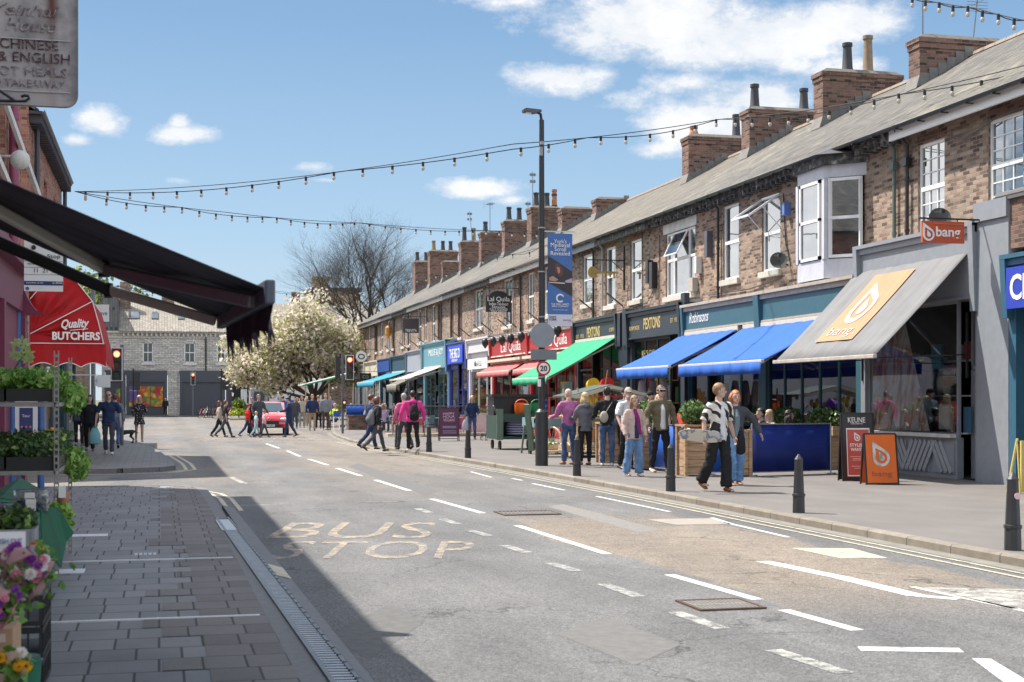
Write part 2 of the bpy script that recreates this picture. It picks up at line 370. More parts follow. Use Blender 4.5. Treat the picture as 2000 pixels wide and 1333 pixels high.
def mk_pave(name, w, h, c1, c2, mort, vx=1, bumpy=.5, ms=.008, freq=2, sq=1, off=.5):
    n = NT(name); p = n.sep(); b = n.nd('ShaderNodeTexBrick'); n.L.new(n.comb(p[0], p[1], 0), b.inputs['Vector'])
    b.offset = off; b.squash = sq; b.squash_frequency = freq
    b.inputs['Scale'].default_value = 1; b.inputs['Brick Width'].default_value = w; b.inputs['Row Height'].default_value = h; b.inputs['Mortar Size'].default_value = ms; b.inputs['Mortar Smooth'].default_value = .1
    b.inputs['Color1'].default_value = c1 + (1,); b.inputs['Color2'].default_value = c2 + (1,); b.inputs['Mortar'].default_value = mort + (1,)
    col = n.mix(.5, b.outputs['Color'], n.ramp(n.noise(2.2, 6, .65), [(.3, .62), (.7, 1.05)]), 'MULTIPLY')
    col = n.mix(.6, col, n.ramp(n.noise(160, 2), [(.3, .6), (.72, 1.25)]), 'MULTIPLY')
    gum = n.nd('ShaderNodeTexVoronoi'); gum.inputs['Scale'].default_value = 2.3; n.L.new(n.pos(), gum.inputs['Vector'])
    col = n.mix(n.M('MULTIPLY', n.ramp(gum.outputs['Distance'], [(.035, 1), (.05, 0)]), .5), col, (.05,.05,.05))
    n.set(col, .72, spec=.4); n.bump(n.M('SUBTRACT', n.M('MULTIPLY', n.noise(60), .25), b.outputs['Fac']), bumpy, .01); return n.mt
PAVE = mk_pave('slab_paving', .27, .40, (.195,.195,.20), (.265,.262,.265), (.045,.042,.04), sq=1.45, freq=3)
PAVEB = mk_pave('brown_slab_paving', .25, .40, (.145,.126,.12), (.205,.183,.173), (.042,.036,.034), sq=1.5, freq=2)
PAVET = mk_pave('tactile_paving', .4, .4, (.20,.19,.18), (.23,.215,.20), (.08,.07,.06))
def mk_rpave():
    n = NT('pavement_asphalt'); c = n.ramp(n.noise(.9, 6, .65, sc=(1, .6, 1)), [(.3, (.135,.122,.113)), (.55, (.168,.153,.142)), (.75, (.20,.184,.17))])
    c = n.mix(.6, c, n.ramp(n.noise(110, 2), [(.3, .65), (.7, 1.2)]), 'MULTIPLY')
    v = n.nd('ShaderNodeTexVoronoi'); v.inputs['Scale'].default_value = 1.6; n.L.new(n.pos(), v.inputs['Vector'])
    c = n.mix(n.M('MULTIPLY', n.ramp(v.outputs['Distance'], [(.03, 1), (.045, 0)]), .45), c, (.08,.075,.07))
    pt = n.ramp(n.noise(.5, 1, .5, sc=(1.5, .6, 1)), [(.57, 0), (.58, 1)])
    c = n.mix(n.M('MULTIPLY', pt, .18), c, (.14,.135,.13))
    n.set(c, .85); n.bump(n.noise(90), .3, .01); return n.mt
RPAVE = mk_rpave()
def mk_kerb():
    n = NT('kerb_stone'); p = n.sep(); b = n.nd('ShaderNodeTexBrick'); n.L.new(n.comb(p[1], n.M('MULTIPLY', p[0], .1), 0), b.inputs['Vector'])
    b.offset = 0; b.inputs['Scale'].default_value = 1; b.inputs['Brick Width'].default_value = .915; b.inputs['Row Height'].default_value = 5; b.inputs['Mortar Size'].default_value = .009
    b.inputs['Color1'].default_value = (.22,.19,.155,1); b.inputs['Color2'].default_value = (.29,.255,.21,1); b.inputs['Mortar'].default_value = (.08,.07,.06,1)
    n.set(n.mix(.6, b.outputs['Color'], n.ramp(n.noise(5, 6, .7), [(.3, .5), (.7, 1.1)]), 'MULTIPLY'), .85); n.bump(n.noise(50), .4, .01); return n.mt
KERB = mk_kerb()
KERBG = plain('kerb_granite_grey', (.17,.17,.17), .8, var=.25, scale=20, bump=.2)
def mk_glass(name, tint, refl, rough=.015):
    n = NT(name); g = n.nd('ShaderNodeBsdfGlossy'); g.inputs['Roughness'].default_value = rough; g.inputs['Color'].default_value = (.93,.96,1,1)
    t = n.nd('ShaderNodeBsdfTransparent'); t.inputs['Color'].default_value = tint + (1,)
    fr = n.nd('ShaderNodeFresnel'); fr.inputs['IOR'].default_value = 1.5
    f = n.M('ADD', fr.outputs[0], refl, clamp=True)
    m = n.nd('ShaderNodeMixShader'); n.L.new(f, m.inputs[0]); n.L.new(t.outputs[0], m.inputs[1]); n.L.new(g.outputs[0], m.inputs[2]); n.L.new(m.outputs[0], n.out.inputs[0])
    bm = n.nd('ShaderNodeBump'); bm.inputs['Strength'].default_value = .03; bm.inputs['Distance'].default_value = .02; n.L.new(n.noise(1.3, 2), bm.inputs['Height']); n.L.new(bm.outputs[0], g.inputs['Normal'])
    return n.mt
GLASS = mk_glass('shop_glass', (.82,.86,.86), .10)
def mk_wing():
    n = NT('window_glass'); d = n.nd('ShaderNodeBsdfDiffuse'); n.L.new(n.ramp(n.noise(.9, 2), [(.4, (.02,.025,.03)), (.6, (.10,.11,.12))]), d.inputs[0])
    g = n.nd('ShaderNodeBsdfGlossy'); g.inputs['Roughness'].default_value = .02
    m = n.nd('ShaderNodeMixShader'); m.inputs[0].default_value = .42; n.L.new(d.outputs[0], m.inputs[1]); n.L.new(g.outputs[0], m.inputs[2]); n.L.new(m.outputs[0], n.out.inputs[0])
    bm = n.nd('ShaderNodeBump'); bm.inputs['Strength'].default_value = .05; bm.inputs['Distance'].default_value = .03; n.L.new(n.noise(1.1, 2), bm.inputs['Height']); n.L.new(bm.outputs[0], g.inputs['Normal'])
    return n.mt
WGLASS = mk_wing()
def emit(name, col, st):
    if name in _mc: return _mc[name]
    n = NT(name); n.b.inputs['Emission Color'].default_value = col + (1,); n.b.inputs['Emission Strength'].default_value = st; n.set(col, .3); _mc[name] = n.mt; return n.mt
def fabric(name, col, stripe=0, axis=1, rough=.8, fade=.2, trans=.25):
    if name in _mc: return _mc[name]
    n = NT(name); p = n.sep(); c = n.noise(3, 4); k = n.M('MULTIPLY_ADD', n.M('SUBTRACT', c, .5), fade, 1)
    st = n.noise(1.0, 3, .6, vec=n.comb(n.M('MULTIPLY', p[axis], 7), n.M('MULTIPLY', p[2], .5), 0))
    k = n.M('ADD', k, n.M('MULTIPLY', n.M('SUBTRACT', st, .5), fade*1.6))
    if stripe: k = n.M('ADD', k, n.M('MULTIPLY', n.M('SINE', n.M('MULTIPLY', p[axis], stripe)), .05))
    sm = n.M('LESS_THAN', n.M('FRACT', n.M('DIVIDE', p[axis], .93)), .022); k = n.M('MULTIPLY', k, n.M('SUBTRACT', 1, n.M('MULTIPLY', sm, .22)))
    cc = n.mix(1, col, n.comb(k, k, k), 'MULTIPLY'); cc = n.mix(n.M('MULTIPLY', n.ramp(n.noise(2.4, 6, .7, sc=(1,1,.5)), [(.5,0),(.75,1)]), .25), cc, (.12,.11,.10)); n.set(cc, rough)
    n.bump(n.noise(1.4, 3, .5, vec=n.comb(n.M('MULTIPLY', p[axis], 2.5), p[2], 0)), .35, .05)
    if trans:
        tr = n.nd('ShaderNodeBsdfTranslucent'); n.L.new(cc, tr.inputs[0]); m = n.nd('ShaderNodeMixShader'); m.inputs[0].default_value = trans
        n.L.new(n.b.outputs[0], m.inputs[1]); n.L.new(tr.outputs[0], m.inputs[2]); n.L.new(m.outputs[0], n.out.inputs[0])
    _mc[name] = n.mt; return n.mt
def leafmat(name, stops, rough=.5, scale=18, trans=.35):
    if name in _mc: return _mc[name]
    n = NT(name); c = n.ramp(n.noise(scale, 2), stops); n.set(c, rough)
    tr = n.nd('ShaderNodeBsdfTranslucent'); n.L.new(c, tr.inputs[0]); m = n.nd('ShaderNodeMixShader'); m.inputs[0].default_value = trans
    n.L.new(n.b.outputs[0], m.inputs[1]); n.L.new(tr.outputs[0], m.inputs[2]); n.L.new(m.outputs[0], n.out.inputs[0]); _mc[name] = n.mt; return n.mt
BLK = plain('black_paint', (.018,.018,.02), .38, var=.2)
IRON = plain('cast_iron', (.032,.033,.037), .45, var=.25, bump=.2)
DGREY = plain('dark_grey_paint', (.075,.08,.09), .5)
STEEL = plain('galvanised_steel', (.42,.43,.44), .42, .7, var=.2, scale=14)
ALU = plain('aluminium_arm', (.62,.58,.50), .4, .1, var=.12)
WHT = plain('white_upvc', (.80,.80,.79), .35, var=.06)
WHTD = plain('white_paint_weathered', (.66,.65,.62), .6, var=.15, dirt=.35, scale=5)
STSILL = plain('stone_sill', (.52,.49,.43), .85, var=.2, dirt=.3, bump=.3)
LEAD = plain('lead_flashing', (.42,.42,.43), .6, .2, var=.25, scale=3)
SOOTW = mottle('soot_paint', [(.35, (.03,.03,.03)), (.55, (.10,.10,.10)), (.7, (.38,.37,.35))], 7, .8, bump=.3)
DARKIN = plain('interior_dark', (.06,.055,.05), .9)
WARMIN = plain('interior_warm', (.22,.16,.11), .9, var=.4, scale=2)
TERR = plain('terracotta_pot', (.36,.16,.09), .8, var=.25)
BUFFP = plain('buff_pot', (.25,.18,.12), .8, var=.3)
BLKP = plain('black_pot', (.035,.038,.045), .6, var=.3)
WOOD = mottle('planter_wood', [(.3, (.26,.15,.08)), (.5, (.40,.26,.15)), (.7, (.50,.35,.22))], 3, .75, sc=(1, 1, 9), bump=.3)
WOODL = mottle('crate_wood', [(.3, (.40,.29,.17)), (.7, (.58,.45,.29))], 5, .75, sc=(1, 1, 6))
RUB = plain('rubber', (.02,.02,.02), .7)
# ---------------------------------------------------------------- ground, road, pavements
def sheet(name, poly, z, mat, kind='structure', parent=None):
    m = MB(); m.face([(x, y, z) for x, y in poly]); o = m.build(name, mat, parent)
    if kind: o['kind'] = kind
    return o
GRASSG = plain('far_ground', (.12,.13,.07), .95, var=.3, scale=.3)
sheet('ground', [(-1500,-1200),(1500,-1200),(1500,2400),(-1500,2400)], -.03, GRASSG)
sheet('road', [(-45,-12),(60,-12),(60,180),(-45,180)], 0, ROAD)
def slab(name, poly, z0, z1, mat, kind='structure'):
    m = MB(); m.prism([(x, y, z0) for x, y in poly], (0, 0, z1 - z0)); o = m.build(name, mat)
    if kind: o['kind'] = kind
    return o
KL = [(8.3,-8),(8.2,13),(8.13,23),(7.98,30),(7.66,37),(7.42,41.5),(7.15,46),(7.1,55),(7.45,62),(7.75,66),(8.3,71),(9.6,76),(10.6,84),(10.8,118)]
slab('pavement', [(x+.15, y) for x, y in KL] + [(60,118),(60,-8)], -.02, .1, RPAVE)
def kerb(name, pts, w, side, mat, z=.102, drop=None):
    m = MB(); n = len(pts)
    for i in range(n-1):
        (a, b), (c, d) = pts[i], pts[i+1]
        m.prism([(a,b,-.01),(a+w,b,-.01),(a+w,b,z),(a+.02,b,z),(a,b,z-.02)], (c-a,d-b,0))
    o = m.build(name, mat); o['kind'] = 'structure'; return o
kerb('kerb', KL, .15, 1, KERB)
# joint strip and trodden channel beside the kerb
def strip(name, pts, w, z, mat, kind='structure', parent=None):
    m = MB()
    for i in range(len(pts)-1):
        (a, b), (c, d) = pts[i], pts[i+1]; m.face([(a,b,z),(a+w,b,z),(c+w,d,z),(c,d,z)])
    o = m.build(name, mat, parent)
    if kind: o['kind'] = kind
    return o
GUT = plain('gutter_stain', (.20,.19,.17), .9, var=.35, scale=4)
strip('gutter_channel', [(x-.22, y) for x, y in KL[:11]], .22, .004, GUT)
for dx in (-.32, -.52): strip('road_marking', [(x+dx, y) for x, y in KL[:8]], .055, .006, PCREAM)
# left pavement by the stalls
slab('pavement', [(-6,-8),(.81,-8),(.71,22),(.645,25.25),(.42,26.1),(.11,26.42),(-6,26.42)], -.02, .1, PAVE)
tk_ = []; tr_ = random.Random(12)
for i_ in range(-20, 65): o_ = .02+tr_.choice((-.13,0,0,.13,.26)); tk_ += [(o_, i_*.4), (o_, i_*.4+.4)]
sheet('pavement', [(.805,-8),(.705,22),(.64,25.2),(.6,26)] + tk_[::-1], .1035, PAVEB)
m = MB(); P = [(.80,-8),(.70,22),(.64,25.3),(.41,26.15),(.1,26.46),(-6,26.46)]; Q = [(.95,-8),(.85,22),(.80,25.4),(.52,26.3),(.13,26.62),(-6,26.62)]
for i in range(5):
    m.faces([P[i]+(.103,), Q[i]+(.103,), Q[i+1]+(.103,), P[i+1]+(.103,), Q[i]+(-.01,), Q[i+1]+(-.01,)], [(0,1,2,3),(1,4,5,2)])
m.build('kerb', KERBG)['kind'] = 'structure'
m = MB(); m.faces([(1.15,-8,.06),(1.36,-8,.004),(1.1,22,.004),(.92,22,.06),(1.15,-8,-.01),(.92,22,-.01)], [(0,1,2,3),(4,0,3,5)]); m.build('kerb_apron', plain('apron_concrete', (.16,.16,.165), .85, var=.2, scale=8, bump=.2))['kind'] = 'structure'
m = MB(); m.face([(.992,13.2,.061),(1.176,13.2,.009),(1.169,14.1,.009),(.985,14.1,.061)]); m.build('road_marking', PCREAM)['kind'] = 'structure'
# slotted drain channel
dr = thing('drainage_channel', (.95,8,.1), 'long slotted metal drainage channel beside the left kerb', 'drain channel')
m = MB(); m2 = MB(); y = 5.5; A0 = Vector((.96,5.5)); A1 = Vector((.70,19.0))
def dxy(y): return .96 + (y-5.5)/13.5*(-.235)
m.faces([(dxy(5.5)-.02,5.5,.1035),(dxy(5.5)+.17,5.5,.1035),(dxy(19)+.17,19,.1035),(dxy(19)-.02,19,.1035),(dxy(5.5)+.17,5.5,-.01),(dxy(19)+.17,19,-.01)], [(0,1,2,3),(4,5,2,1)])
m.build('channel_bed', plain('drain_dark', (.05,.05,.055), .6), dr)
m = MB()
while y < 17.2:
    x = dxy(y); m.obox((x+.06, y, .110), (.066,-.012,0), (.004,.021,0), (0,0,.006)); y += .082
m.build('slotted_grating', plain('worn_steel', (.34,.35,.37), .42, .7, var=.3, scale=9), dr)
m = MB()
for a, b in ((-.018,.012),(.13,.155)):
    m.faces([(dxy(5.5)+a,5.5,.118),(dxy(5.5)+b,5.5,.118),(dxy(19)+b,19,.118),(dxy(19)+a,19,.118),(dxy(5.5)+a,5.5,.1),(dxy(5.5)+b,5.5,.1),(dxy(19)+a,19,.1),(dxy(19)+b,19,.1)], [(0,1,2,3),(4,0,3,6),(1,5,7,2)])
y = 5.6
while y < 18.8: m.cyl((dxy(y)+.142,y,.118),(dxy(y)+.142,y,.124),.012,n=6); y += .25
m.build('rail', plain('dark_rail', (.14,.14,.15), .45, .6, var=.3), dr)
m = MB(); m.obox((dxy(17.9)+.06,17.9,.108),(.1,0,0),(-.01,.75,0),(0,0,.008)); m.build('cover_plate', STEEL, dr)
# metal joint strips, cover plates across the slabs
for k, (py, lab) in enumerate(((1210,'bright metal joint strip nearer the camera across the slabs'), (1094,'bright metal joint strip farther away across the slabs'))):
    p = gp(310, py); t = MB(); t.box(-1.35, .70, p.y-.022, p.y+.012, .1, .111).box(-.02,.0,p.y-.03,p.y+.02,.1,.112)
    tag(t.build('joint_strip', plain('joint_metal', (.62,.62,.63), .45, .4, var=.2, scale=8)), lab, 'metal strip', 'metal strips across the paving')
for (a, b, py, w, lab) in ((143,210,1047,.13,'white access cover in the paving under the green cloth'), (130,165,1117,.16,'small white access cover beside the stalls')):
    p = gp(a, py); q = gp(b, py); t = MB(); t.box(p.x-.3, q.x, p.y-w, p.y+w, .1, .106); o = tag(t.build('access_cover', plain('cover_white', (.62,.63,.65), .5, var=.2, scale=6)), lab, 'access cover', 'white covers in the paving')
p = gp(287,1083); t = MB()
for i in range(5): t.box(p.x-.12+i*.045, p.x-.09+i*.045, p.y-.09, p.y+.09, .1, .106)
tag(t.build('foot_grille', STEEL), 'small slotted metal grille set in the left paving', 'grille')
# far left pavement past the side street
FL = [(-.9,33.2),(-.1,33.6),(.25,34.4),(.2,37),(-.1,44),(-.6,52),(-1.6,57),(-3.5,59)]
slab('pavement', [(-30,33.2)] + FL + [(-30,60)], -.02, .1, PAVET)
slab('pavement', [(-30,19),(-6,19),(-6,26.3),(-30,26.3)], -.02, .1, RPAVE)
m = MB()
for i in range(len(FL)-1):
    (a,b),(c,d) = FL[i],FL[i+1]; m.faces([(a,b,.103),(a+.12,b-.05,.103),(c+.12,d-.02,.103),(c,d,.103),(a+.12,b-.05,-.01),(c+.12,d-.02,-.01)], [(0,1,2,3),(1,4,5,2)])
m.faces([(-30,33.2,.103),(-.9,33.2,.103),(-.9,33.06,.103),(-30,33.06,.103),(-30,33.06,-.01),(-.9,33.06,-.01)], [(0,3,2,1),(3,4,5,2)])
m.build('kerb', KERBG)['kind'] = 'structure'
# far side of the junction
slab('pavement', [(-30,136),(3.5,136),(5,118),(10.65,118),(10.65,160),(-30,160)], -.02, .1, RPAVE)
# painted markings: (photo corner pairs of the centre line of a dash, width)
def dash(a, b, w, mat, z=.003):
    p, q = gp(a[0], a[1], 0), gp(b[0], b[1], 0); d = (q-p).normalized(); s = Vector((-d.y, d.x, 0))*w/2
    m = MB(); m.face([v + Vector((0,0,z)) for v in ((p-s), (q-s), (q+s), (p+s))]); o = m.build('road_marking', mat); o['kind'] = 'structure'
for a, b in (((1010,1027),(1187,1083)),((843,975),(943,1003)),((733,938),(800,959)),((658,915),(705,930)),((603,897),(640,909)),((561,881),(586,892)),
             ((1307,1123),(1480,1172)),((1530,1192),(1675,1232)),((520,867),(545,876))): dash(a, b, .11, PWHITE)
for a, b in (((1165,970),(1308,1000)),((1390,1012),(1435,1026)),((1437,1026),(1540,1050)),((920,922),(960,933)),((1040,945),(1103,958)),((1000,935),(1020,939))): dash(a, b, .07, PWHITE)
dash((1490,1097),(1640,1128), .17, PWHITE); dash((1640,1128),(1790,1164), .18, PWHITE); dash((1790,1164),(1872,1171), .13, PWHITE)
dash((1782,1147),(2010,1196), .07, PWHITE)
for a, b in (((1510,1270),(1652,1316)),((1317,1196),(1412,1229)),((1178,1141),(1248,1166)),((1072,1100),(1128,1116)),((985,1066),(1030,1080)),((915,1036),(955,1047)),((862,1014),(895,1024)),((815,994),(840,1002)),((450,932),(478,945))): dash(a, b, .13, PWORN)
dash((1678,1268),(1878,1271), .16, PWHITE)
def pq(name, pts, mat, z=.003):
    m = MB(); m.face([gp(x, y, 0) + Vector((0,0,z)) for x, y in pts]); o = m.build(name, mat); o['kind'] = 'structure'
pq('road_marking', [(1898,1287),(1935,1288),(2010,1333),(2010,1345),(1960,1333)], PWHITE)
pq('road_marking', [(1545,1071),(1665,1072),(1735,1091),(1640,1091)], PCREAM)
pq('road_marking', [(1800,1148),(2010,1152),(2010,1190),(1975,1190)], PWORN)
pq('road_patch', [(1262,1015),(1385,1013),(1430,1024),(1320,1026)], plain('patch_pale', (.30,.27,.23), .9, var=.2))
for k_, (pts_, c_) in enumerate((([(640,1240),(760,1180),(830,1215),(720,1290)],(.12,.118,.115)),([(1100,985),(1290,1035),(1250,1042),(1070,990)],(.20,.19,.175)),([(700,905),(860,960),(830,968),(680,912)],(.13,.127,.125)),([(1180,1205),(1330,1260),(1240,1300),(1090,1240)],(.145,.14,.135)))): pq('road_patch', pts_, plain('patch_tar_%d' % k_, c_, .9, var=.3, scale=12, bump=.5, bscale=80), .0015)
dash((505,987),(560,985), .06, PWORN); dash((668,982),(775,980), .06, PWORN); dash((455,988),(505,987), .06, PWORN)
# double yellow lines curving round the left corner
for dx, dy in ((0,0),(.18,.14)):
    q = [(1.0+dx,21.5),(.98+dx,24.2),(.88+dx*.9,25.4+dy*.5),(.6+dx*.6,26.5+dy),(.2,26.95+dy),(-6,27.0+dy)]
    m = MB()
    for i in range(len(q)-1):
        a, b = Vector(q[i]), Vector(q[i+1]); d = (b-a).normalized(); s = Vector((-d.y,d.x))*.035
        m.face([(*(a-s),.004),(*(b-s),.004),(*(b+s),.004),(*(a+s),.004)])
    m.build('road_marking', PCREAM)['kind'] = 'structure'
for dx in (0,.2):
    q = [(-6,32.75-dx),(-.9,32.72-dx),(.25+dx*.5,33.2-dx*.6),(.62+dx,34.4),(.58+dx,37.5),(.3+dx,43)]
    m = MB()
    for i in range(len(q)-1):
        a, b = Vector(q[i]), Vector(q[i+1]); d = (b-a).normalized(); s = Vector((-d.y,d.x))*.04
        m.face([(*(a-s),.004),(*(b-s),.004),(*(b+s),.004),(*(a+s),.004)])
    m.build('road_marking', PCREAM)['kind'] = 'structure'
for s, px0, px1, y0, y1 in (('BUS', 545, 848, 1051, 1020), ('STOP', 540, 925, 1091, 1056)):
    a = gp(px0, (y0+y1)/2, 0); b = gp(px1, (y0+y1)/2, 0); c = (a+b)/2; h = abs(gp(700,y0,0).y - gp(700,y1,0).y)
    o = text(s, (c.x, c.y, .0035), (b-a), Vector((-(b-a).y, (b-a).x, 0)), h, PYEL, width=(b-a).length, name='road_lettering', flat=True); o['kind'] = 'structure'
# iron gratings let into the road
def grate(px0, px1, py0, py1, lab):
    a, b, c = gp(px0, py1, 0), gp(px1, py1, 0), gp(px0+20, py0, 0); x0, x1, y0, y1 = a.x, b.x, a.y, c.y
    g = thing('road_grating', ((x0+x1)/2,(y0+y1)/2,0), lab, 'drain cover', 'iron gratings in the road')
    m = MB()
    for (p, q, r, s) in ((x0,x1,y0,y0+.04),(x0,x1,y1-.04,y1),(x0,x0+.03,y0+.04,y1-.04),(x1-.03,x1,y0+.04,y1-.04)): m.box(p,q,r,s,.0,.016)
    m.build('frame', plain('rusty_iron', (.11,.07,.05), .7, .3, var=.4, scale=14), g)
    m = MB(); n = 14
    for i in range(n):
        x = x0+.05+(x1-x0-.1)*i/(n-1); m.box(x-.012, x+.012, y0+.05, y1-.05, .003, .013)
    m.box(x0+.04, x1-.04, (y0+y1)/2-.03, (y0+y1)/2+.03, .004, .0135)
    m.build('bars', plain('grating_grey', (.24,.22,.20), .6, .4, var=.3, scale=11), g)
    m = MB(); m.box(x0+.03, x1-.03, y0+.04, y1-.04, .0, .0035); m.build('pit', plain('drain_dark', (.05,.05,.055), .6), g)
grate(1368, 1512, 1173, 1195, 'large rusty rimmed iron grating on the centre line, nearest in the road')
grate(985, 1105, 1000, 1008, 'smaller iron grating farther up the road near the kerbside dashes')
# crossing studs at the lights
m = MB()
for i in range(12):
    for yy in (60.2, 66.6): m.box(1.6+i*.5, 1.72+i*.5, yy, yy+.12, .0, .009)
m.build('road_marking', PWHITE)['kind'] = 'structure'
m = MB(); m.box(1.4, 7.3, 57.3, 57.5, .0, .008); m.build('road_marking', PWORN)['kind'] = 'structure'
# ---------------------------------------------------------------- the long terrace on the right
XW, XS = 15.5, 15.0            # upper wall plane, shop front plane
def wall_holes(m, X, y0, y1, z0, z1, holes, rev=.12, n=-1):
    ys = sorted({y0, y1} | {h[0] for h in holes} | {h[1] for h in holes}); zs = sorted({z0, z1} | {h[2] for h in holes} | {h[3] for h in holes})
    for i in range(len(ys)-1):
        for j in range(len(zs)-1):
            cy, cz = (ys[i]+ys[i+1])/2, (zs[j]+zs[j+1])/2
            if any(h[0] < cy < h[1] and h[2] < cz < h[3] for h in holes): continue
            m.face([(X,ys[i],zs[j]),(X,ys[i],zs[j+1]),(X,ys[i+1],zs[j+1]),(X,ys[i+1],zs[j])][::n])
    for (a, b, c, d) in holes:
        r = X + rev
        m.face([(X,a,c),(r,a,c),(r,a,d),(X,a,d)]).face([(X,b,c),(X,b,d),(r,b,d),(r,b,c)]).face([(X,a,d),(r,a,d),(r,b,d),(X,b,d)]).face([(X,a,c),(X,b,c),(r,b,c),(r,a,c)])
CURT = plain('net_curtain', (.62,.62,.60), .9)
def window(par, y0, y1, z0, z1, style='sash', X=XW, frame=None, sill=True, name='window'):
    fm = frame or WHT; f = MB(); xf = X+.05; w = .065
    f.box(xf, xf+.07, y0, y0+w, z0, z1).box(xf, xf+.07, y1-w, y1, z0, z1).box(xf, xf+.07, y0+w, y1-w, z0, z0+w).box(xf, xf+.07, y0+w, y1-w, z1-w, z1)
    zm = (z0+z1)/2; ps = []
    if style in ('sash', 'geo', 'open'):
        f.box(xf-.01, xf+.06, y0+w, y1-w, zm-.045, zm+.045); ps = [(y0+w, y1-w, z0+w, zm-.045), (y0+w, y1-w, zm+.045, z1-w)]
    if style == 'sash2':
        yc = (y0+y1)/2; f.box(xf-.01, xf+.06, y0+w, y1-w, zm-.04, zm+.04).box(xf+.005, xf+.05, yc-.02, yc+.02, z0+w, zm-.04).box(xf+.005, xf+.05, yc-.02, yc+.02, zm+.04, z1-w)
        ps = [(y0+w, y1-w, z0+w, zm-.04), (y0+w, y1-w, zm+.04, z1-w)]
    if style == 'triple':
        a, b = y0+(y1-y0)*.24, y0+(y1-y0)*.74; zt = z0+(z1-z0)*.57
        f.box(xf-.01, xf+.06, a-.035, a+.035, z0+w, z1-w).box(xf-.01, xf+.06, b-.035, b+.035, z0+w, z1-w)
        for p, q in ((y0+w, a-.035), (a+.035, b-.035), (b+.035, y1-w)): f.box(xf-.005, xf+.055, p, q, zt-.04, zt+.04)
        ps = [(p, q, r, s) for p, q in ((y0+w, a-.035), (a+.035, b-.035), (b+.035, y1-w)) for r, s in ((z0+w, zt-.04), (zt+.04, z1-w))]
    if style == 'dark': ps = [(y0+w, y1-w, z0+w, z1-w)]
    if style == 'geo':
        for (a, b, c, d) in ps:
            for k in (1, 2):
                yy = a+(b-a)*k/3; f.box(xf+.012, xf+.045, yy-.011, yy+.011, c, d)
                zz = c+(d-c)*k/3; f.box(xf+.014, xf+.043, a, b, zz-.011, zz+.011)
    fo = f.build(name, fm if style != 'dark' else plain('brown_blind_frame', (.09,.045,.03), .6), par)
    p = MB()
    for (a, b, c, d) in ps: p.face([(xf+.035,a,c),(xf+.035,a,d),(xf+.035,b,d),(xf+.035,b,c)])
    p.build('pane', WGLASS if style != 'dark' else plain('brown_board', (.06,.028,.022), .7), fo)
    if sill:
        s = MB(); s.box(X-.09, X+.08, y0-.08, y1+.08, z0-.16, z0-.002); s.build('sill', STSILL, fo, bevel=.008)
    return fo
def hroof(par, y0, y1, mat, xe=15.06, ze=7.42, xr=20.1, zr=10.42, xb=25.3, name='roof'):
    m = MB(); t = .07
    m.prism([(xe,y0,ze),(xr,y0,zr),(xb,y0,ze+.1),(xb,y0,ze+.02),(xr,y0,zr-.09),(xe,y0,ze-.06)], (0, y1-y0, 0))
    o = m.build(name, mat, par)
    r = MB(); y = y0
    while y < y1-.05:
        e = min(y+.45, y1); r.prism([(xr-.16,y,zr-.07),(xr-.1,y,zr+.03),(xr,y,zr+.07),(xr+.1,y,zr+.03),(xr+.16,y,zr-.07)], (0, e-y-.012, 0)); y = e
    r.build('ridge_tiles', plain('ridge_tile', (.24,.19,.15), .8, var=.3), o)
    return o
def gutter(par, y0, y1, x=15.0, z=7.38, mat=None):
    m = MB(); n = 7; pts = []
    for j in range(n): a = math.pi*j/(n-1); pts.append((x+.065*math.cos(a), z-.065*math.sin(a)))
    for j in range(n-1): m.face([(pts[j][0],y0,pts[j][1]),(pts[j+1][0],y0,pts[j+1][1]),(pts[j+1][0],y1,pts[j+1][1]),(pts[j][0],y1,pts[j][1])])
    y = y0+.4
    while y < y1: m.box(x-.07, x+.11, y-.015, y+.015, z-.09, z-.068); y += .9
    m.build('gutter', mat or BLK, par)
def downpipe(par, y, z0, z1, mat=None, x=15.42, r=.04, name='downpipe', hop=False):
    m = MB(); m.tube([(x-.32,y,z1+.1),(x-.25,y,z1-.05),(x,y,z1-.3),(x,y,z0)], r, 8)
    z = z0+.3
    while z < z1-.4: m.tube([(x,y,z),(x,y,z+.06)], r*1.35, 8); z += 1.1
    if hop: m.box(x-.08, x+.05, y-.09, y+.09, z1-.75, z1-.58)
    m.build(name, mat or BLK, par, smooth=True, auto=40)
POTM = {'b': BLKP, 't': TERR, 'y': BUFFP}
